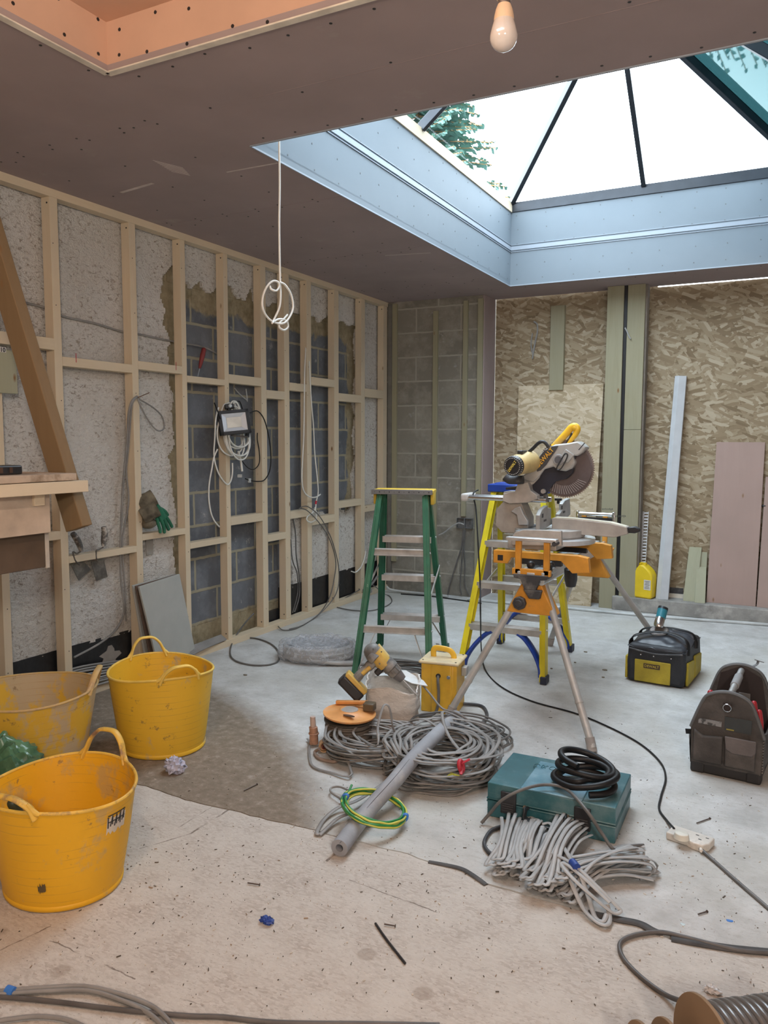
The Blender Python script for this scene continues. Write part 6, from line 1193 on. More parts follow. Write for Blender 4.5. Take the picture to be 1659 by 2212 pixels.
b = MB(); b.lim((-hw+.13, -hd-.001, Hc-.001), (hw-.12, hd-.05, Hc+.006)); b.build('raised_panel', mat('dusty_teal_panel', (.08, .22, .29), .35, dirt=((.26, .38, .45), 4, .4, .7)), lid, bevel=.005)
b = MB(); [b.tube([(-.11+k*.032+.012*math.cos(a), .06+.016*math.sin(a*(1+k % 2)), Hc+.0062) for a in np.arange(.4, 5.4, .4)], .0018, 5) for k in range(4)]; b.build('embossed_mark', teal, lid)
for x in (-.155, .125):
    b = MB(); b.lim((x-.030, -hd-.012, .03), (x+.030, -hd-.001, .115)); l_ = b.build('latch', black_plastic, t, bevel=.003)
    b = MB()
    for k in range(4): b.lim((x-.022, -hd-.015, .042+k*.009), (x+.022, -hd-.011, .046+k*.009))
    b.build('latch_rib', black_dusty, l_).__setitem__('kind', 'stuff')
b = MB(); b.tube(spl([(-.085, -hd-.002, .065), (-.085, -hd-.022, .062), (-.078, -hd-.03, .035), (0, -hd-.032, .022), (.055, -hd-.03, .032), (.065, -hd-.022, .062), (.065, -hd-.002, .065)], 6), .011, 10, flat=(.7, 1.2), upv=(0, 1, 0)); b.build('handle', mat('black_handle', (.02, .025, .03), .45), t)
for x in (-.092, .072): b = MB(); b.lim((x-.004, -hd-.013, .035), (x+.004, -hd-.001, .075)); b.build('hinge_pin', mat('brown_dusty_pin', (.22, .16, .11), .5), t)
# black hose on the case
hc = PZ(1262, 1690, .155); t2 = thing('hose_coil', 'thick black rubber hose coiled on top of the teal case', 'hose', (hc.x, hc.y, .142)); q = t2.location
b = MB(); z = .012; pts = []
for k, (R1, dx, dy, z0_, tl) in enumerate(((.105, .0, -.008, .012, 0), (.100, .012, .0, .034, .02), (.088, -.008, .012, .054, .0), (.092, .004, .02, .074, -.02))):
    for i in range(12): a = 2*PI*i/12-1.2; pts.append((dx+R1*1.08*math.cos(a), dy+R1*.92*math.sin(a), z0_+.022*i/12+tl*math.cos(a)))
b.tube(spl(pts, 5), .0125, 12); b.build('hose', black_rubber, t2, sharp=60)
cable('dark_cable', [PZ(1390, 1826, .01), PZ(1365, 1828, .02), PZ(1330, 1838, .03), PZ(1300, 1800, .08), PZ(1268, 1752, .15), PZ(1225, 1706, .162), PZ(1180, 1695, .162), PZ(1130, 1705, .16), PZ(1085, 1728, .12), PZ(1060, 1755, .05), PZ(1040, 1778, .008)], .0062, mid_cable, 'single dark grey cable arching across the front and lid of the teal case')
cable('dark_cable', [PZ(1085, 1785, .010), PZ(1060, 1795, .009), PZ(1046, 1820, .009), PZ(1055, 1840, .009), PZ(1080, 1854, .012)], .0072, black_dusty, 'thick black cable loop at the left of the flat cable hanks')
# ============================================================ FLAT GREY CABLE HANKS
def hank(p, q, n_, spread, h, seed, b, r=.0039, w=.9):
    random.seed(seed); p = Vector(p); q = Vector(q); d = (q-p); L_ = d.length; d.normalize(); s_ = Vector((-d.y, d.x, 0)); pts = []
    for k in range(n_):
        o = (k/(max(1, n_-1))-.5)*2*spread+random.uniform(-.012, .012); z0 = r+random.uniform(0, h); e1, e2 = random.uniform(-.035, .03), random.uniform(-.035, .03); dz = random.uniform(0, h)
        pts += [p+d*e1+s_*(o-.012)+Vector((0, 0, z0)), p+d*(L_*.33)+s_*(o*.75-.007)+Vector((0, 0, z0+.3*h)), p+d*(L_*.66)+s_*(o*.7-.004)+Vector((0, 0, z0+.3*h)), p+d*(L_+e2-.012)+s_*(o-.018)+Vector((0, 0, dz+r)), p+d*(L_+e2)+s_*(o+random.uniform(-.004, .004))+Vector((0, 0, dz+r+.008)), p+d*(L_+e2-.012)+s_*(o+.018)+Vector((0, 0, dz+r+.01)), p+d*(L_*.66)+s_*(o*.7+.008)+Vector((0, 0, z0+.5*h)), p+d*(L_*.33)+s_*(o*.75+.008)+Vector((0, 0, z0+.5*h)), p+d*(e1+.005)+s_*(o+.014)+Vector((0, 0, z0+.006))]
    b.tube(spl(pts, 4), r, 8, flat=(1.7, .7), upv=(0, 0, 1))
b = MB(); hank(PZ(1122, 1790), PZ(1092, 1900), 11, .045, .045, 1, b); b.build('flat_cable_hank', pale_cable, label='folded hank of pale grey flat cable at the left, pointing to the camera', cat='cable hank', sharp=60)
b = MB(); hank(PZ(1165, 1800), PZ(1135, 1880), 4, .025, .05, 6, b); b.tube(spl([PZ(1172, 1785, .05), PZ(1160, 1820, .06), PZ(1150, 1850, .05), PZ(1128, 1855, .05), PZ(1118, 1840, .05), PZ(1140, 1800, .06), PZ(1162, 1780, .05)]), .0048, 8, flat=(1.6, .75), upv=(0, 0, 1)); b.build('flat_cable_hank', pale_cable, label='narrow twisted hank of flat cable right beside the leftmost one', cat='cable hank', sharp=60)
b = MB(); hank(PZ(1235, 1800), PZ(1165, 1935), 12, .055, .06, 2, b); b.build('flat_cable_hank', pale_cable, label='middle heap of pale grey flat cable loops bunched in front of the case', cat='cable hank', sharp=60)
b = MB(); hank(PZ(1395, 1885), PZ(1185, 1915), 11, .06, .05, 3, b); b.build('flat_cable_hank', pale_cable, label='hank of flat cable with loops reaching furthest right on the floor', cat='cable hank', sharp=60)
b = MB(); hank(PZ(1365, 1860), PZ(1215, 1945), 6, .04, .055, 9, b); b.build('flat_cable_hank', pale_cable, label='hank of flat cable lying diagonally under the taped loop', cat='cable hank', sharp=60)
b = MB(); b.tube(spl([PZ(1182, 1838, .075), PZ(1240, 1868, .085), PZ(1290, 1915, .06), PZ(1330, 1955, .03), PZ(1340, 1968, .02), PZ(1325, 1972, .02), PZ(1290, 1945, .045), PZ(1240, 1900, .075), PZ(1213, 1868, .085), PZ(1225, 1868, .085), PZ(1265, 1900, .07), PZ(1318, 1950, .04)]), .005, 8, flat=(1.5, .75), upv=(0, 0, 1))
b.tube(spl([PZ(1220, 1870, .08), PZ(1240, 1920, .05), PZ(1262, 1965, .02), PZ(1290, 1992, .012), PZ(1310, 1998, .012), PZ(1317, 1985, .012), PZ(1312, 1955, .03)]), .005, 8, flat=(1.5, .75), upv=(0, 0, 1)); b.tube(spl([PZ(1255, 1890, .075), PZ(1272, 1940, .035), PZ(1285, 1980, .012), PZ(1302, 1990, .012), PZ(1310, 1975, .02)]), .005, 8, flat=(1.5, .75), upv=(0, 0, 1)); b.tube(spl([PZ(1172, 1780, .05), PZ(1190, 1780, .06), PZ(1205, 1810, .07), PZ(1230, 1850, .085), PZ(1240, 1870, .085)]), .005, 8, flat=(1.5, .75), upv=(0, 0, 1))
b.build('flat_cable_loop', pale_cable, label='long loop of grey flat cable lying over the hanks towards the camera', cat='cable', sharp=60)
MB().cyl(PZ(1236, 1862, .088), PZ(1246, 1874, .088), .013, n=12).build('blue_tape_band', blue_dark, label='dark blue tape round the long loop on top of the flat cables', cat='tape')
b = MB(); b.tube(spl([PZ(1290, 1852, .04), PZ(1320, 1835, .02), PZ(1350, 1826, .012), PZ(1393, 1829, .01)]), .005, 8, flat=(1.5, .75), upv=(0, 0, 1)); b.build('cable_end', pale_cable, label='pale cable end pointing right past the corner of the teal case', cat='cable', sharp=60)
# ============================================================ BLACK LEAD FROM THE SAW TO THE SOCKET
sq = PZ(1482, 1818, .02)
cable('saw_lead', [PY(1030, 1066, 4.36)+Vector((0, .02, .02)), PY(1022, 1068, 4.33), PY(1028, 1100, 4.3), PY(1033, 1180, 4.2), PY(1037, 1260, 4.15), PY(1038, 1330, 4.1), PZ(1040, 1405, .06), PZ(1050, 1450, .006), PZ(1085, 1485, .006), PZ(1150, 1515, .006), PZ(1240, 1540, .006), PZ(1310, 1568, .006), PZ(1380, 1605, .006), PZ(1425, 1645, .006), PZ(1438, 1680, .006), PZ(1428, 1720, .006), PZ(1424, 1748, .006), PZ(1440, 1772, .008), PZ(1456, 1790, .03)], .0045, black_rubber, 'black lead running from the mitre saw across the floor to the white socket', k=10)
t = thing('extension_socket', 'white extension socket lying on the floor right of the teal case', 'socket', PZ(1490, 1820, 0), math.radians(-14)); 
wp = mat('off_white_plastic', (.66, .62, .56), .45, dirt=((.45, .40, .35), 14, .55, .7))
b = MB(); b.prism([(-.075, -.035), (.0, -.035), (.02, -.045), (.06, -.045), (.075, -.02), (.075, .04), (-.075, .04)], 0, .028, 'xy'); b.build('body', wp, t, bevel=.005, seg=3)
b = MB(); b.cyl((.055, -.045, .014), (.062, -.058, .013), .006, n=12); b.build('strain_relief', wp, t)
b = MB()
for x, y in ((.02, .018), (.055, .018), (.038, -.008)): b.box((x, y, .0283), (.011, .004, .001))
b.build('socket_slot', black_plastic, t).__setitem__('kind', 'stuff')
t3 = thing('mains_plug', 'off-white plug pushed into the left half of the floor socket', 'plug', PZ(1472, 1812, .0282), math.radians(-14))
b = MB(); b.lathe([(0, 0), (.026, 0), (.026, .006), (.023, .022), (.0, .024)], 24, sx=1.05, sy=.9); b.build('plug_body', mat('ivory_plug', (.70, .68, .60), .4), t3, bevel=.002)
cable('extension_lead', [PZ(1512, 1833, .012), PZ(1545, 1862, .006), PZ(1590, 1902, .006), PZ(1640, 1945, .006), PZ(1720, 2015, .006)], .0062, mid_cable, 'dark grey lead running from the white socket out at the right photo edge')
# ============================================================ BLACK AND YELLOW TOOL BAG WITH GRINDER
p0, p1 = PZ(1354, 1470), PZ(1476, 1490); ux = (p1-p0); W_ = ux.length; ux.normalize(); ang = math.atan2(ux.y, ux.x); uy = Vector((-ux.y, ux.x, 0)); D_ = .46
blk = mat('black_bag_fabric', (.02, .022, .028), .6, var=.2, vscale=9, bump=.4, bscale=120); yb = mat('mustard_bag_fabric', (.42, .33, .03), .7, var=.15, vscale=8, bump=.3, bscale=140)
t = thing('tool_bag', 'black and yellow fabric tool bag standing on the floor right of the saw stand', 'tool bag', p0+ux*W_/2+uy*D_/2, ang); hw, hd, Hb = W_/2, D_/2, .235
b = MB(); b.prism([(-hw, 0), (hw, 0), (hw*1.05, Hb*.5), (hw*1.0, Hb), (-hw*1.0, Hb), (-hw*1.04, Hb*.5)], -hd, hd, 'xz'); b.build('body', blk, t, bevel=.025, seg=3)
V = []; N1, N2 = 24, 30; b = MB()
for i in range(N1+1):
    for j in range(N2+1):
        u, v = i/N1*2-1, j/N2*2-1; e = (1-abs(u)**3)*(1-abs(v)**4); V.append((u*hw*1.02, v*hd*1.0, Hb-.02+.05*e+.018*noise.noise(Vector((u*2.5, v*4, 3)))+.02*math.exp(-((v-.1)/.2)**2)))
b.add(V, [(i*(N2+1)+j, (i+1)*(N2+1)+j, (i+1)*(N2+1)+j+1, i*(N2+1)+j+1) for i in range(N1) for j in range(N2)]); b.build('top_flap', mat('shiny_black_fabric', (.04, .045, .055), .38, bump=.4, bscale=18), t)
b = MB(); b.lim((-hw+.045, -hd-.010, .012), (hw-.075, -hd, .145)); fp = b.build('front_pocket', yb, t, bevel=.006)
b = MB(); b.lim((-.065, -hd-.0125, .098), (.030, -hd-.0095, .126)); lb = b.build('badge', mat('dark_brown_badge', (.06, .035, .02), .5), fp)
text_mb('DEWALT', .021, frame_mat((-.0175, -hd-.0135, .112), (1, 0, 0), (0, 0, 1)), .0006).build('badge_lettering', mat('badge_yellow', (.50, .38, .05), .5), lb)
for y0_, y1_ in ((-hd+.03, -.02), (.0, hd-.04)): b = MB(); b.prism([(y0_, .012), (y1_, .012), (y1_, .13), (y0_+.02, .15), (y0_, .15)], hw*1.02, hw*1.02+.016, 'yz'); b.build('side_pocket', yb, t, bevel=.006)
b = MB(); b.lim((-hw*1.03-.014, -hd+.02, .012), (-hw*1.02, hd-.05, .15)); b.build('side_pocket', yb, t, bevel=.005)
for s_ in (-1, 1):
    b = MB(); b.tube(spl([(-hw*1.02, s_*.10-.05, Hb-.03), (-hw*.9, s_*.10-.06, Hb+.03), (-hw*.3, s_*.07-.03, Hb+.055), (hw*.4, s_*.07-.02, Hb+.055), (hw*.95, s_*.10-.04, Hb+.03), (hw*1.04, s_*.10-.05, Hb-.05)], 6), .009, 8, flat=(1.6, .6), upv=(0, 0, 1)); b.build('strap', black_rubber, t)
b = MB(); b.tube(spl([(-hw+.01, -hd-.004, Hb-.03), (0, -hd-.008, Hb-.045), (hw-.01, -hd-.004, Hb-.03)], 6), .005, 8); b.build('zip', black_dusty, t)
b = MB()
for x in (-.085, -.01, .09): b.sphere((x, -hd-.004, Hb-.06), .005, 8)
b.build('rivet', chrome, t).__setitem__('kind', 'stuff')
# grinder
gp = p0+ux*(W_*.40)+uy*(D_*.52); t2 = thing('angle_grinder', 'angle grinder with teal body and bright metal head standing on the tool bag', 'angle grinder', (gp.x, gp.y, Hb+.045), ang); qd = t2.location
b = MB(); b.lathe([(0, 0), (.055, 0), (.057, .004), (.05, .010), (.0, .012)], 28, (0, -.03, .0), Matrix.Rotation(.35, 3, 'X'), sx=1.0); b.build('wheel_guard', mat('dull_disc', (.20, .18, .17), .5, .5), t2)
b = MB(); b.tube(spl([(0, -.045, .022), (-.002, -.03, .045), (0, -.005, .075)], 4), [.026, .028, .03, .03, .031, .031, .030, .029, .028], 16); b.build('gear_head', chrome, t2, sharp=60)
b = MB(); b.cyl((0, -.005, .072), (.004, .03, .125), .029, .031, 20); b.build('motor_body', mat('teal_tool_plastic', (.03, .20, .26), .35), t2, bevel=.003)
b = MB(); b.cyl((.004, .03, .125), (.006, .037, .138), .0315, .030, 20); b.build('rear_cap', black_plastic, t2)
# ============================================================ OPEN GREY-BROWN TOOL TOTE
pA, pB = PZ(1490, 1665), PZ(1604, 1690); ux = (pB-pA); W_ = .285; ux.normalize(); ang = math.atan2(ux.y, ux.x)+.0; uy = Vector((-ux.y, ux.x, 0)); D_ = .36
brn = mat('worn_grey_brown_canvas', (.068, .060, .055), .85, var=.25, vscale=8, bump=.5, bscale=110, dirt=((.13, .115, .105), 6, .5, .8)); lin = mat('dark_tote_lining', (.03, .02, .018), .8); rb_ = mat('grey_rubber_trim', (.11, .11, .11), .6)
t = thing('tool_tote', 'open grey-brown canvas tool tote filled with hand tools at the right edge', 'tool tote', pA+ux*W_/2+uy*(D_/2)+Vector((0, 0, 0)), ang); hw, hd = W_/2, D_/2
b = MB(); b.lim((-hw+.005, -hd+.005, 0), (hw-.005, hd-.005, .05))
for x in (-1, 1):
    for y in (-1, 1): b.lim((x*(hw-.03)-.03, y*(hd-.03)-.03, 0), (x*(hw-.03)+.03, y*(hd-.03)+.03, .055))
b.build('rubber_base', mat('black_rubber_base', (.022, .02, .02), .6), t, bevel=.008)
Ho = .375; prof = [(-hw, .04), (-hw-.004, .20), (-hw*.82, .285), (-hw*.62, .345), (-hw*.33, .37), (0, .378), (hw*.33, .37), (hw*.62, .345), (hw*.82, .285), (hw+.004, .20), (hw, .04)]
for i, (y, k) in enumerate(((-hd, 1.0), (hd-.022, 1.12))):
    b = MB(); pr = [(u, .04+(v-.04)*k) for u, v in prof]; b.prism(pr, y, y+.022, 'xz'); pn = b.build('end_panel', brn, t, bevel=.006)
    b = MB(); b.tube(spl([(u, y+.011, v) for u, v in pr[1:-1]], 4), .010, 8, flat=(.8, 1.3), upv=(0, 1, 0)); b.build('edge_binding', rb_, pn)
b = MB(); b.add([Vector(v) for v in ((-hw, hd-.024, .05), (hw, hd-.024, .05), (hw*.62, hd-.024, .37), (0, hd-.024, .415), (-hw*.62, hd-.024, .37))], [(0, 1, 2, 3, 4)]); b.build('lining', lin, t)
for s_ in (-1, 1):
    b = MB(); V = []; 
    for j in range(13):
        y = -hd+2*hd*j/12; sag = .05*math.sin(PI*j/12)
        for k, (o, z) in enumerate(((0, .04), (.006+.03*math.sin(PI*j/12), .13), (0, .23-sag))): V.append((s_*(hw+o), y, z)); V.append((s_*(hw+o-.008), y, z))
    F = []
    for j in range(12):
        for k in range(2):
            a = j*6+k*2; F += [(a, a+2, a+8, a+6), (a+1, a+7, a+9, a+3)]
        a = j*6+4; F.append((a, a+6, a+7, a+1))
    b.add(V, F); b.build('side_panel', brn, t)
b = MB(); b.lim((-hw+.01, -hd+.02, .05), (hw-.01, hd-.02, .10)); b.build('inner_floor', lin, t)
b = MB(); b.cyl((0, -hd+.01, .345), (0, hd-.01, .395), .014, n=18); hn = b.build('carry_bar', mat('scuffed_aluminium_bar', (.42, .42, .41), .45, .6, dirt=((.2, .2, .2), 20, .55, .65)), t)
b = MB(); b.cyl((0, -.02, .366), (0, .09, .382), .0185, n=18); b.build('grip', mat('grey_foam_grip', (.25, .25, .25), .7), hn, bevel=.002)
yf = -hd
b = MB(); b.prism([(-hw+.012, .06), (-.012, .06), (-.012, .185), (-hw+.05, .175), (-hw+.014, .20)], yf-.020, yf, 'xz'); b.build('open_pocket', brn, t, bevel=.006)
b = MB(); b.prism([(.0, .06), (hw-.025, .06), (hw-.025, .19), (.0, .19)], yf-.020, yf, 'xz'); fp = b.build('flap_pocket', brn, t, bevel=.006)
b = MB(); b.prism([(-.002, .195), (hw-.022, .195), (hw-.022, .145), (hw-.035, .128), (.03, .125), (.004, .14)], yf-.028, yf-.018, 'xz'); b.build('pocket_flap', mat('lighter_brown_flap', (.13, .112, .108), .8, bump=.4, bscale=110), fp, bevel=.003)
b = MB(); b.lim((-.008, yf-.004, .215), (hw*.62+.01, yf-.001+.0, .275)); b.v = [v+Vector((0, 0, 0)) for v in b.v]; lp = b.build('name_panel', mat('dark_name_panel', (.04, .045, .045), .6), t)
b = MB(); b.lim((.0, yf-.006, .218), (.03, yf-.004, .223)); b.build('panel_print', mat('faded_yellow_print', (.32, .26, .05), .6), lp)
b = MB(); b.lim((-hw*.80, yf-.005, .225), (-.02, yf-.001, .247)); b.build('paint_marked_strip', mat('paint_marked_strip', (.26, .26, .26), .7, dirt=((.05, .05, .05), 40, .5, .6)), t)
b = MB(); b.torus((0, yf-.010, .315), .016, .0022, 24, 6, M=Matrix.Rotation(PI/2, 3, 'X')); b.build('d_ring', chrome, t); b = MB(); b.lim((-.016, yf-.006, .30), (.016, yf, .335)); b.build('ring_tab', lin, t, bevel=.002)
for k in range(12): pass
b = MB()
for k in range(12): b.lim((hw+.001, yf+.0, .055+k*.012), (hw+.006, yf+.05, .061+k*.012))
b.build('ribbed_corner', mat('ribbed_grey', (.15, .135, .12), .7), t).__setitem__('kind', 'stuff')
b = MB(); b.bar((-hw-.03, yf+.03, .165), (-hw+.0, yf+.03, .17), .004, .022, (0, 0, 1)); b.build('webbing_tab', black_rubber, t)
b = MB(); b.tube(spl([(-.02, hd, .41), (.03, hd+.02, .405), (.055, hd+.04, .415), (.06, hd+.045, .432)], 4), .006, 8, flat=(1.4, .5), upv=(0, 0, 1)); b.bar((.045, hd+.04, .437), (.085, hd+.045, .428), .003, .003); b.build('loose_strap', rb_, t)
# hand tools in the tote
redg = mat('red_rubber_grip', (.42, .02, .03), .35); 
def ltool(name, label, cat, parts):
    o = thing(name, label, cat, t.matrix_basis@Vector(parts[0][1][0]) if 0 else Vector(t.location)+rotz(ang)@Vector(parts[0][1][0]), ang); o0 = Vector(parts[0][1][0])
    for pn_, pts, r_, m_ in parts:
        b = MB(); P_ = spl([Vector(p)-o0 for p in pts], 4); b.tube(P_, r_, 12); b.sphere(P_[-1], r_, 12); b.build(pn_, m_, o, sharp=60)
ltool('pliers', 'red handled pliers standing in the tote at its far right side', 'pliers', [('handle', [(.085, .02, .11), (.088, .03, .20), (.075, .035, .285)], .013, redg), ('handle', [(.105, .0, .11), (.11, .01, .19), (.10, .02, .255)], .012, redg), ('jaw', [(.095, .01, .10), (.096, .012, .12)], .01, steel)])
ltool('screwdriver', 'red ball-ended screwdriver poking up behind the near panel of the tote', 'screwdriver', [('handle', [(-.10, -.02, .19), (-.10, -.015, .26), (-.10, -.01, .315)], .014, redg), ('shaft', [(-.10, -.02, .19), (-.10, -.02, .10)], .004, steel)])
ltool('cutters', 'black and silver cutters with curved handles in the middle of the tote', 'cutters', [('handle', [(.03, -.06, .11), (.05, -.03, .20), (.075, -.01, .26)], .015, mat('dark_grey_grip', (.09, .095, .10), .5)), ('blade', [(.06, -.09, .11), (.075, -.08, .19), (.08, -.07, .22)], .007, chrome)])
ltool('screwdriver', 'orange-red screwdriver leaning at the near right corner inside the tote', 'screwdriver', [('handle', [(.10, -.12, .12), (.10, -.115, .185), (.095, -.11, .225)], .012, mat('orange_red_grip', (.50, .07, .05), .35)), ('shaft', [(.10, -.12, .12), (.10, -.12, .102)], .003, steel)])
b = MB(); c_ = Vector(t.location)+rotz(ang)@Vector((.02, hd-.045, .105)); b.prism([(-.025, 0), (.025, 0), (.025, .19), (-.025, .19)], 0, .006, 'xz'); b.v = [rotz(ang)@v+c_ for v in b.v]; sw = b.build('scraper', mat('grey_blade_tool', (.22, .21, .20), .5, .5), label='flat grey blade tool with a hole and yellow band standing against the tote far panel', cat='scraper', bevel=.001)
b = MB(); b.prism([(-.026, .10), (.026, .10), (.026, .13), (-.026, .13)], -.001, .007, 'xz'); b.v = [rotz(ang)@v+c_-sw.location for v in b.v]; b.build('yellow_band', yellow_saw, sw)
b = MB(); b.torus((hw+.035, .02, .13), .028, .006, 24, 8, M=Matrix.Rotation(.9, 3, 'X')); b.v = [rotz(ang)@v+Vector(t.location) for v in b.v]; b.build('tape_roll', chrome, label='shiny metal ring in the right side pocket of the tote', cat='tape roll')
# ============================================================ CABLE DRUM AT THE BOTTOM RIGHT
card = mat('brown_cardboard', (.27, .18, .105), .8, var=.08, vscale=5)
def drum(label, c0, axis, R, L_, Rc, m_c, r_c, nlay, name='cable_drum'):
    t = thing(name, label, 'cable drum', c0); z = Vector(axis).normalized(); x = Vector((0, 0, 1)); x = (x-z*x.dot(z)).normalized(); Rr = Matrix((x, z.cross(x), z)).transposed()
    for k, s_ in enumerate((0, L_)):
        b = MB(); b.lathe([(0, s_-.004), (R, s_-.004), (R, s_+.004), (0, s_+.004)], 56, (0, 0, 0), Rr); b.build('flange', card, t, bevel=.001)
    b = MB(); b.lathe([(Rc-.012, .004), (Rc-.012, L_-.004)], 40, (0, 0, 0), Rr); b.build('core', card, t)
    n = int((L_-.012)/(2*r_c)); 
    if n_w := n:
        b = MB()
        for k in range(n): b.torus(Rr@Vector((0, 0, .008+r_c+k*2*r_c)), Rc+random.uniform(-.001, .001), r_c, 64, 10, M=Rr)
        b.build('wound_cable', m_c, t, sharp=60).__setitem__('kind', 'stuff')
    return t
random.seed(5)
D0 = PD(1540, 2230, 1.95)
drum('cardboard drum wound with shiny dark grey cable, cut by the bottom right corner', (-.108, 1.70, .135), (.80, .60, 0), .135, .24, .108, mat('shiny_dark_cable', (.13, .12, .115), .25, spec=.8), .0085, 2)
tt = drum('second brown cardboard drum, only the top of its flange showing at the bottom edge', (PZ(1400, 2225, .19).x, PZ(1400, 2225, .19).y, .095), (.80, .60, 0), .095, .06, .07, mid_cable, .007, 1)
cable('dark_cable', [PZ(1480, 2165, .05), PZ(1440, 2150, .012), PZ(1390, 2115, .007), PZ(1350, 2075, .007), PZ(1338, 2045, .007), PZ(1350, 2028, .007), PZ(1385, 2017, .007), PZ(1430, 2014, .007), PZ(1480, 2025, .007), PZ(1560, 2045, .007), PZ(1620, 2056, .007), PZ(1720, 2060, .007)], .0065, mat('dusty_dark_cable', (.11, .10, .095), .5, var=.2), 'dark cable looping on the floor from the cardboard drum to the right edge', k=10)
cable('buried_cable', [PZ(1270, 1972, .003), PZ(1330, 1985, .004), PZ(1380, 1995, .004), PZ(1410, 2010, .003), PZ(1430, 2018, -.004)], .011, mat('dusty_black_strip', (.075, .07, .068), .7, var=.3), 'thick dusty black strip lying in the floor joint below the flat cable hanks', flat=(1.3, .6), upv=(0, 0, 1))
cable('buried_cable', [PZ(1450, 2028, .0), PZ(1500, 2036, .003), PZ(1560, 2046, .003), PZ(1610, 2052, .004), PZ(1700, 2060, .004)], .011, bpy.data.materials['dusty_black_strip'], 'black torn strip filling the floor joint at the right photo edge', flat=(1.4, .6), upv=(0, 0, 1))
cable('buried_cable', [PZ(926, 1862, .0), PZ(960, 1868, .002), PZ(1000, 1878, .003), PZ(1035, 1900, .003), PZ(1050, 1912, .0)], .007, bpy.data.materials['dusty_black_strip'], 'short black strip in the floor joint left of the flat cable hanks', flat=(1.4, .6), upv=(0, 0, 1))
# cables at the bottom left
cable('grey_cable', [PZ(-120, 2150, .012), PZ(0, 2141, .012), PZ(90, 2134, .012), PZ(180, 2131, .012), PZ(260, 2148, .012), PZ(330, 2175, .012), PZ(372, 2215, .012), PZ(380, 2240, .012)], .006, grey_cable, 'upper grey cable of the bundle curving across the bottom left corner', k=10)
cable('grey_cable', [PZ(-120, 2156, .010), PZ(0, 2148, .010), PZ(100, 2141, .010), PZ(190, 2140, .010), PZ(260, 2160, .010), PZ(320, 2188, .010), PZ(360, 2225, .010)], .006, grey_cable, 'middle grey cable just below the upper one in the bottom left corner', k=10)
cable('dark_cable', [PZ(-120, 2146, .007), PZ(0, 2153, .007), PZ(120, 2164, .007), PZ(250, 2180, .007), PZ(400, 2194, .007), PZ(480, 2197, .007), PZ(600, 2209, .007), PZ(800, 2212, .007), PZ(950, 2215, .007)], .0062, bpy.data.materials['dusty_dark_cable'], 'long dusty dark cable running along the bottom photo edge', k=10)
cable('grey_cable', [PZ(-60, 2215, .008), PZ(20, 2202, .008), PZ(80, 2196, .008), PZ(140, 2202, .008), PZ(190, 2222, .008)], .006, grey_cable, 'lowest grey cable loop touching the bottom left photo edge', k=10)
p_ = PZ(20, 2143, .012); MB().cyl(p_-Vector((.012, 0, 0)), p_+Vector((.012, 0.003, 0)), .014, n=12, sx=1, sy=.7).build('blue_tape_band', blue_tape, label='bright blue tape band round the grey cables in the bottom left corner', cat='tape')
# ============================================================ BITS ON THE FLOOR
def bit(name, pts, r, m, label, cat, flat=None): b = MB(); b.tube(pts, r, 6, flat=flat, upv=(0, 0, 1) if flat else None); return b.build(name, m, label=label, cat=cat)
bit('black_strip', spl([PZ(811, 1995, .003), PZ(835, 2030, .003), PZ(875, 2081, .003)]), .004, black_plastic, 'straight black plastic strip lying alone on the near floorboards', 'strip')
rust = mat('dull_nail', (.13, .10, .085), .5, .5)
for a, c, lab in (((830, 1996), (853, 2000), 'small dark screw just right of the top of the black strip'), ((1508, 1975), (1527, 1969), 'screw on the floor left of the blue scrap at the right'), ((535, 1907), (560, 1911), 'dark nail on the near boards below the thin seam'), ((527, 1708), (555, 1694), 'dark splinter lying right of the crumpled paper'), ((1505, 1778), (1533, 1768), 'thin nail on the floor behind the white socket')):
    b = MB(); A_, B_ = PZ(*a, .004), PZ(*c, .004); b.cyl(A_, B_, .0022, n=7); b.cyl(B_, B_+(B_-A_).normalized()*.002, .0045, n=8); b.build('screw', rust, label=lab, cat='screw')
def scrap(name, x, y, sx_, sy_, h, m, lab, cat, seed):
    random.seed(seed); c = PZ(x, y, 0); b = MB(); n = 9; rr = [random.uniform(.6, 1.1) for _ in range(n)]; b.prism([(c.x+rr[i]*sx_*math.cos(2*PI*i/n), c.y+rr[i]*sy_*math.sin(2*PI*i/n)) for i in range(n)], 0, h, 'xy'); return b.build(name, m, label=lab, cat=cat, bevel=.0008)
crumple('blue_scrap', PZ(576, 1994, 0), .022, .012, .010, .8, 2.0, blue_dark, 'crumpled dark blue plastic scrap on the near floorboards', 'scrap', 20, 2.5, True, 20)
scrap('blue_scrap', 1576, 1989, .010, .009, .001, blue_tape, 'small flat blue square scrap near the right edge', 'scrap', 2); scrap('pale_disc', 1475, 1997, .010, .008, .001, mat('pale_blue_disc', (.55, .66, .68), .5), 'tiny pale blue disc on the floor below the white socket', 'disc', 3)
crumple('foil_scrap', PZ(1537, 2143, 0), .018, .012, .010, .9, 4.0, mat('white_foil', (.8, .8, .8), .3), 'crumpled white foil scrap just above the cable drum', 'scrap', 20, 2.5, True, 20)
scrap('blue_scrap', 926, 1390, .012, .01, .008, blue_tape, 'tiny blue scrap on the slab right of the green ladder', 'scrap', 5)
stn = mat('brown_chip', (.20, .17, .13), .9)
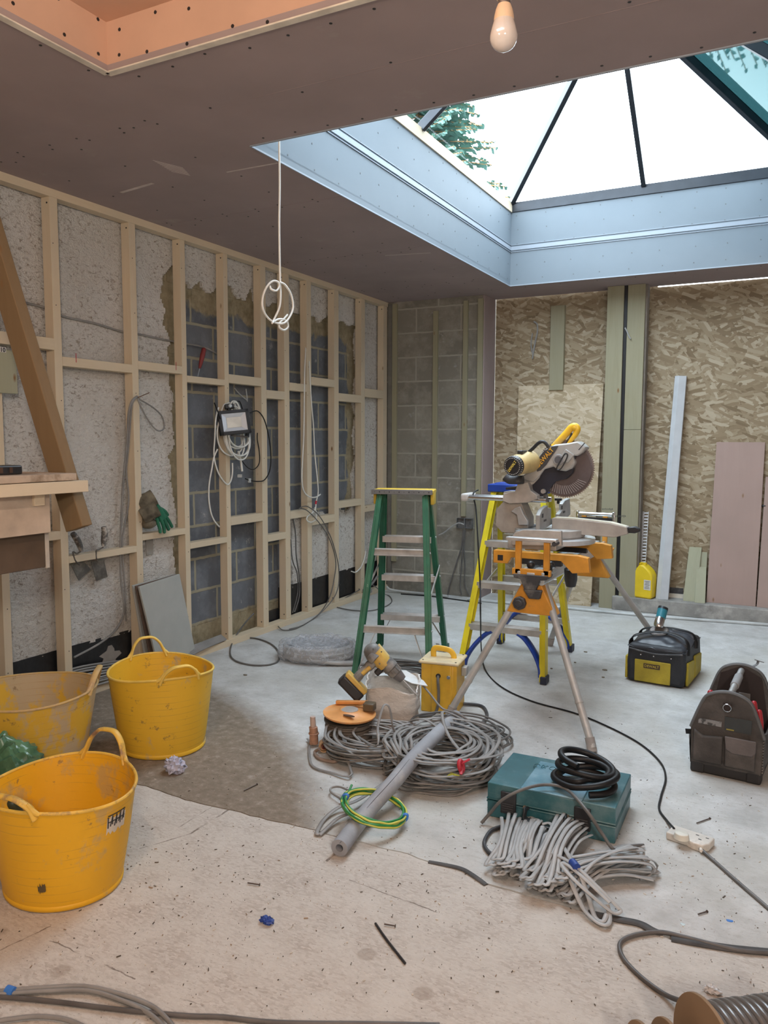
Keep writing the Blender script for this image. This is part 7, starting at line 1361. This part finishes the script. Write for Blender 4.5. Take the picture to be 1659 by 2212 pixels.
for i, (x, y, s_, lab) in enumerate(((1234, 1405, .022, 'larger brown chip by the right foot of the yellow ladder'), (1265, 1409, .015, 'dark chip right of the larger brown one'), (1306, 1448, .020, 'brown chip in the open floor left of the yellow-black bag'), (1242, 1432, .010, 'small pale chip between the stand leg and the bag'), (1191, 1445, .010, 'tiny dark chip beside the near right foot of the yellow ladder'), (945, 1392, .014, 'dark sliver on the slab right of the blue scrap'), (530, 1459, .016, 'grey sliver on the slab in front of the looped dark cable'), (1303, 1464, .010, 'small orange-brown chip just below the open-floor chip'))):
    scrap('wood_chip', x, y, s_, s_*.6, .006, stn, lab, 'chip', 10+i)
# countless crumbs and splinters on the near boards
random.seed(77); b = MB()
for k in range(1500):
    x, y = random.uniform(-20, 1680), random.triangular(1480, 2240, 1900)
    c = PZ(x, y, 0); s_ = random.uniform(.0006, .0020)*(1 if random.random() < .95 else 2.0); a = random.uniform(0, PI); L_ = s_*random.choice((1, 1.4, 3, 5))
    b.box((c.x, c.y, .0012), (L_, s_, .0022), rotz(a), mi=random.choice((0, 0, 1, 2)))
b.build('floor_debris', [mat('dark_crumb', (.09, .07, .05), .9), mat('pale_crumb', (.66, .60, .52), .9), mat('tan_crumb', (.35, .25, .17), .9)], label='scattered crumbs and splinters of building dust on the floor', cat='debris', kind='stuff', origin=(0, 2, 0))
# ============================================================ groups for repeated kinds
GR = {'flexible_tub': 'yellow flexible tubs', 'flat_cable_hank': 'hanks of flat grey cable', 'batten': 'battens on the grey blocks', 'timber_post': 'timber posts by the boarding', 'step_ladder': 'stepladders', 'plasterboard_offcut': 'leaning plasterboard offcuts', 'timber_offcut': 'short timber offcuts', 'primed_board': 'pinkish leaning boards', 'wood_chip': 'chips on the slab', 'screw': 'screws and nails on the floor', 'trowel': 'trowels', 'grey_cable_coil': 'grey cable heaps', 'cable_drum': 'cardboard cable drums', 'buried_cable': 'black strips in the floor joint', 'blue_scrap': 'blue scraps', 'blue_tape_band': 'tape bands', 'red_tape_band': 'red tape bands', 'grey_conduit': 'grey conduits', 'grey_cable': 'loose grey cables', 'dark_cable': 'loose dark cables', 'white_cable': 'white cables on the studs', 'screwdriver': 'screwdrivers'}
for o in bpy.data.objects:
    if o.parent is None and o.get('label') and not o.get('kind'):
        k = o.name.split('.')[0]
        if k in GR: o['group'] = GR[k]
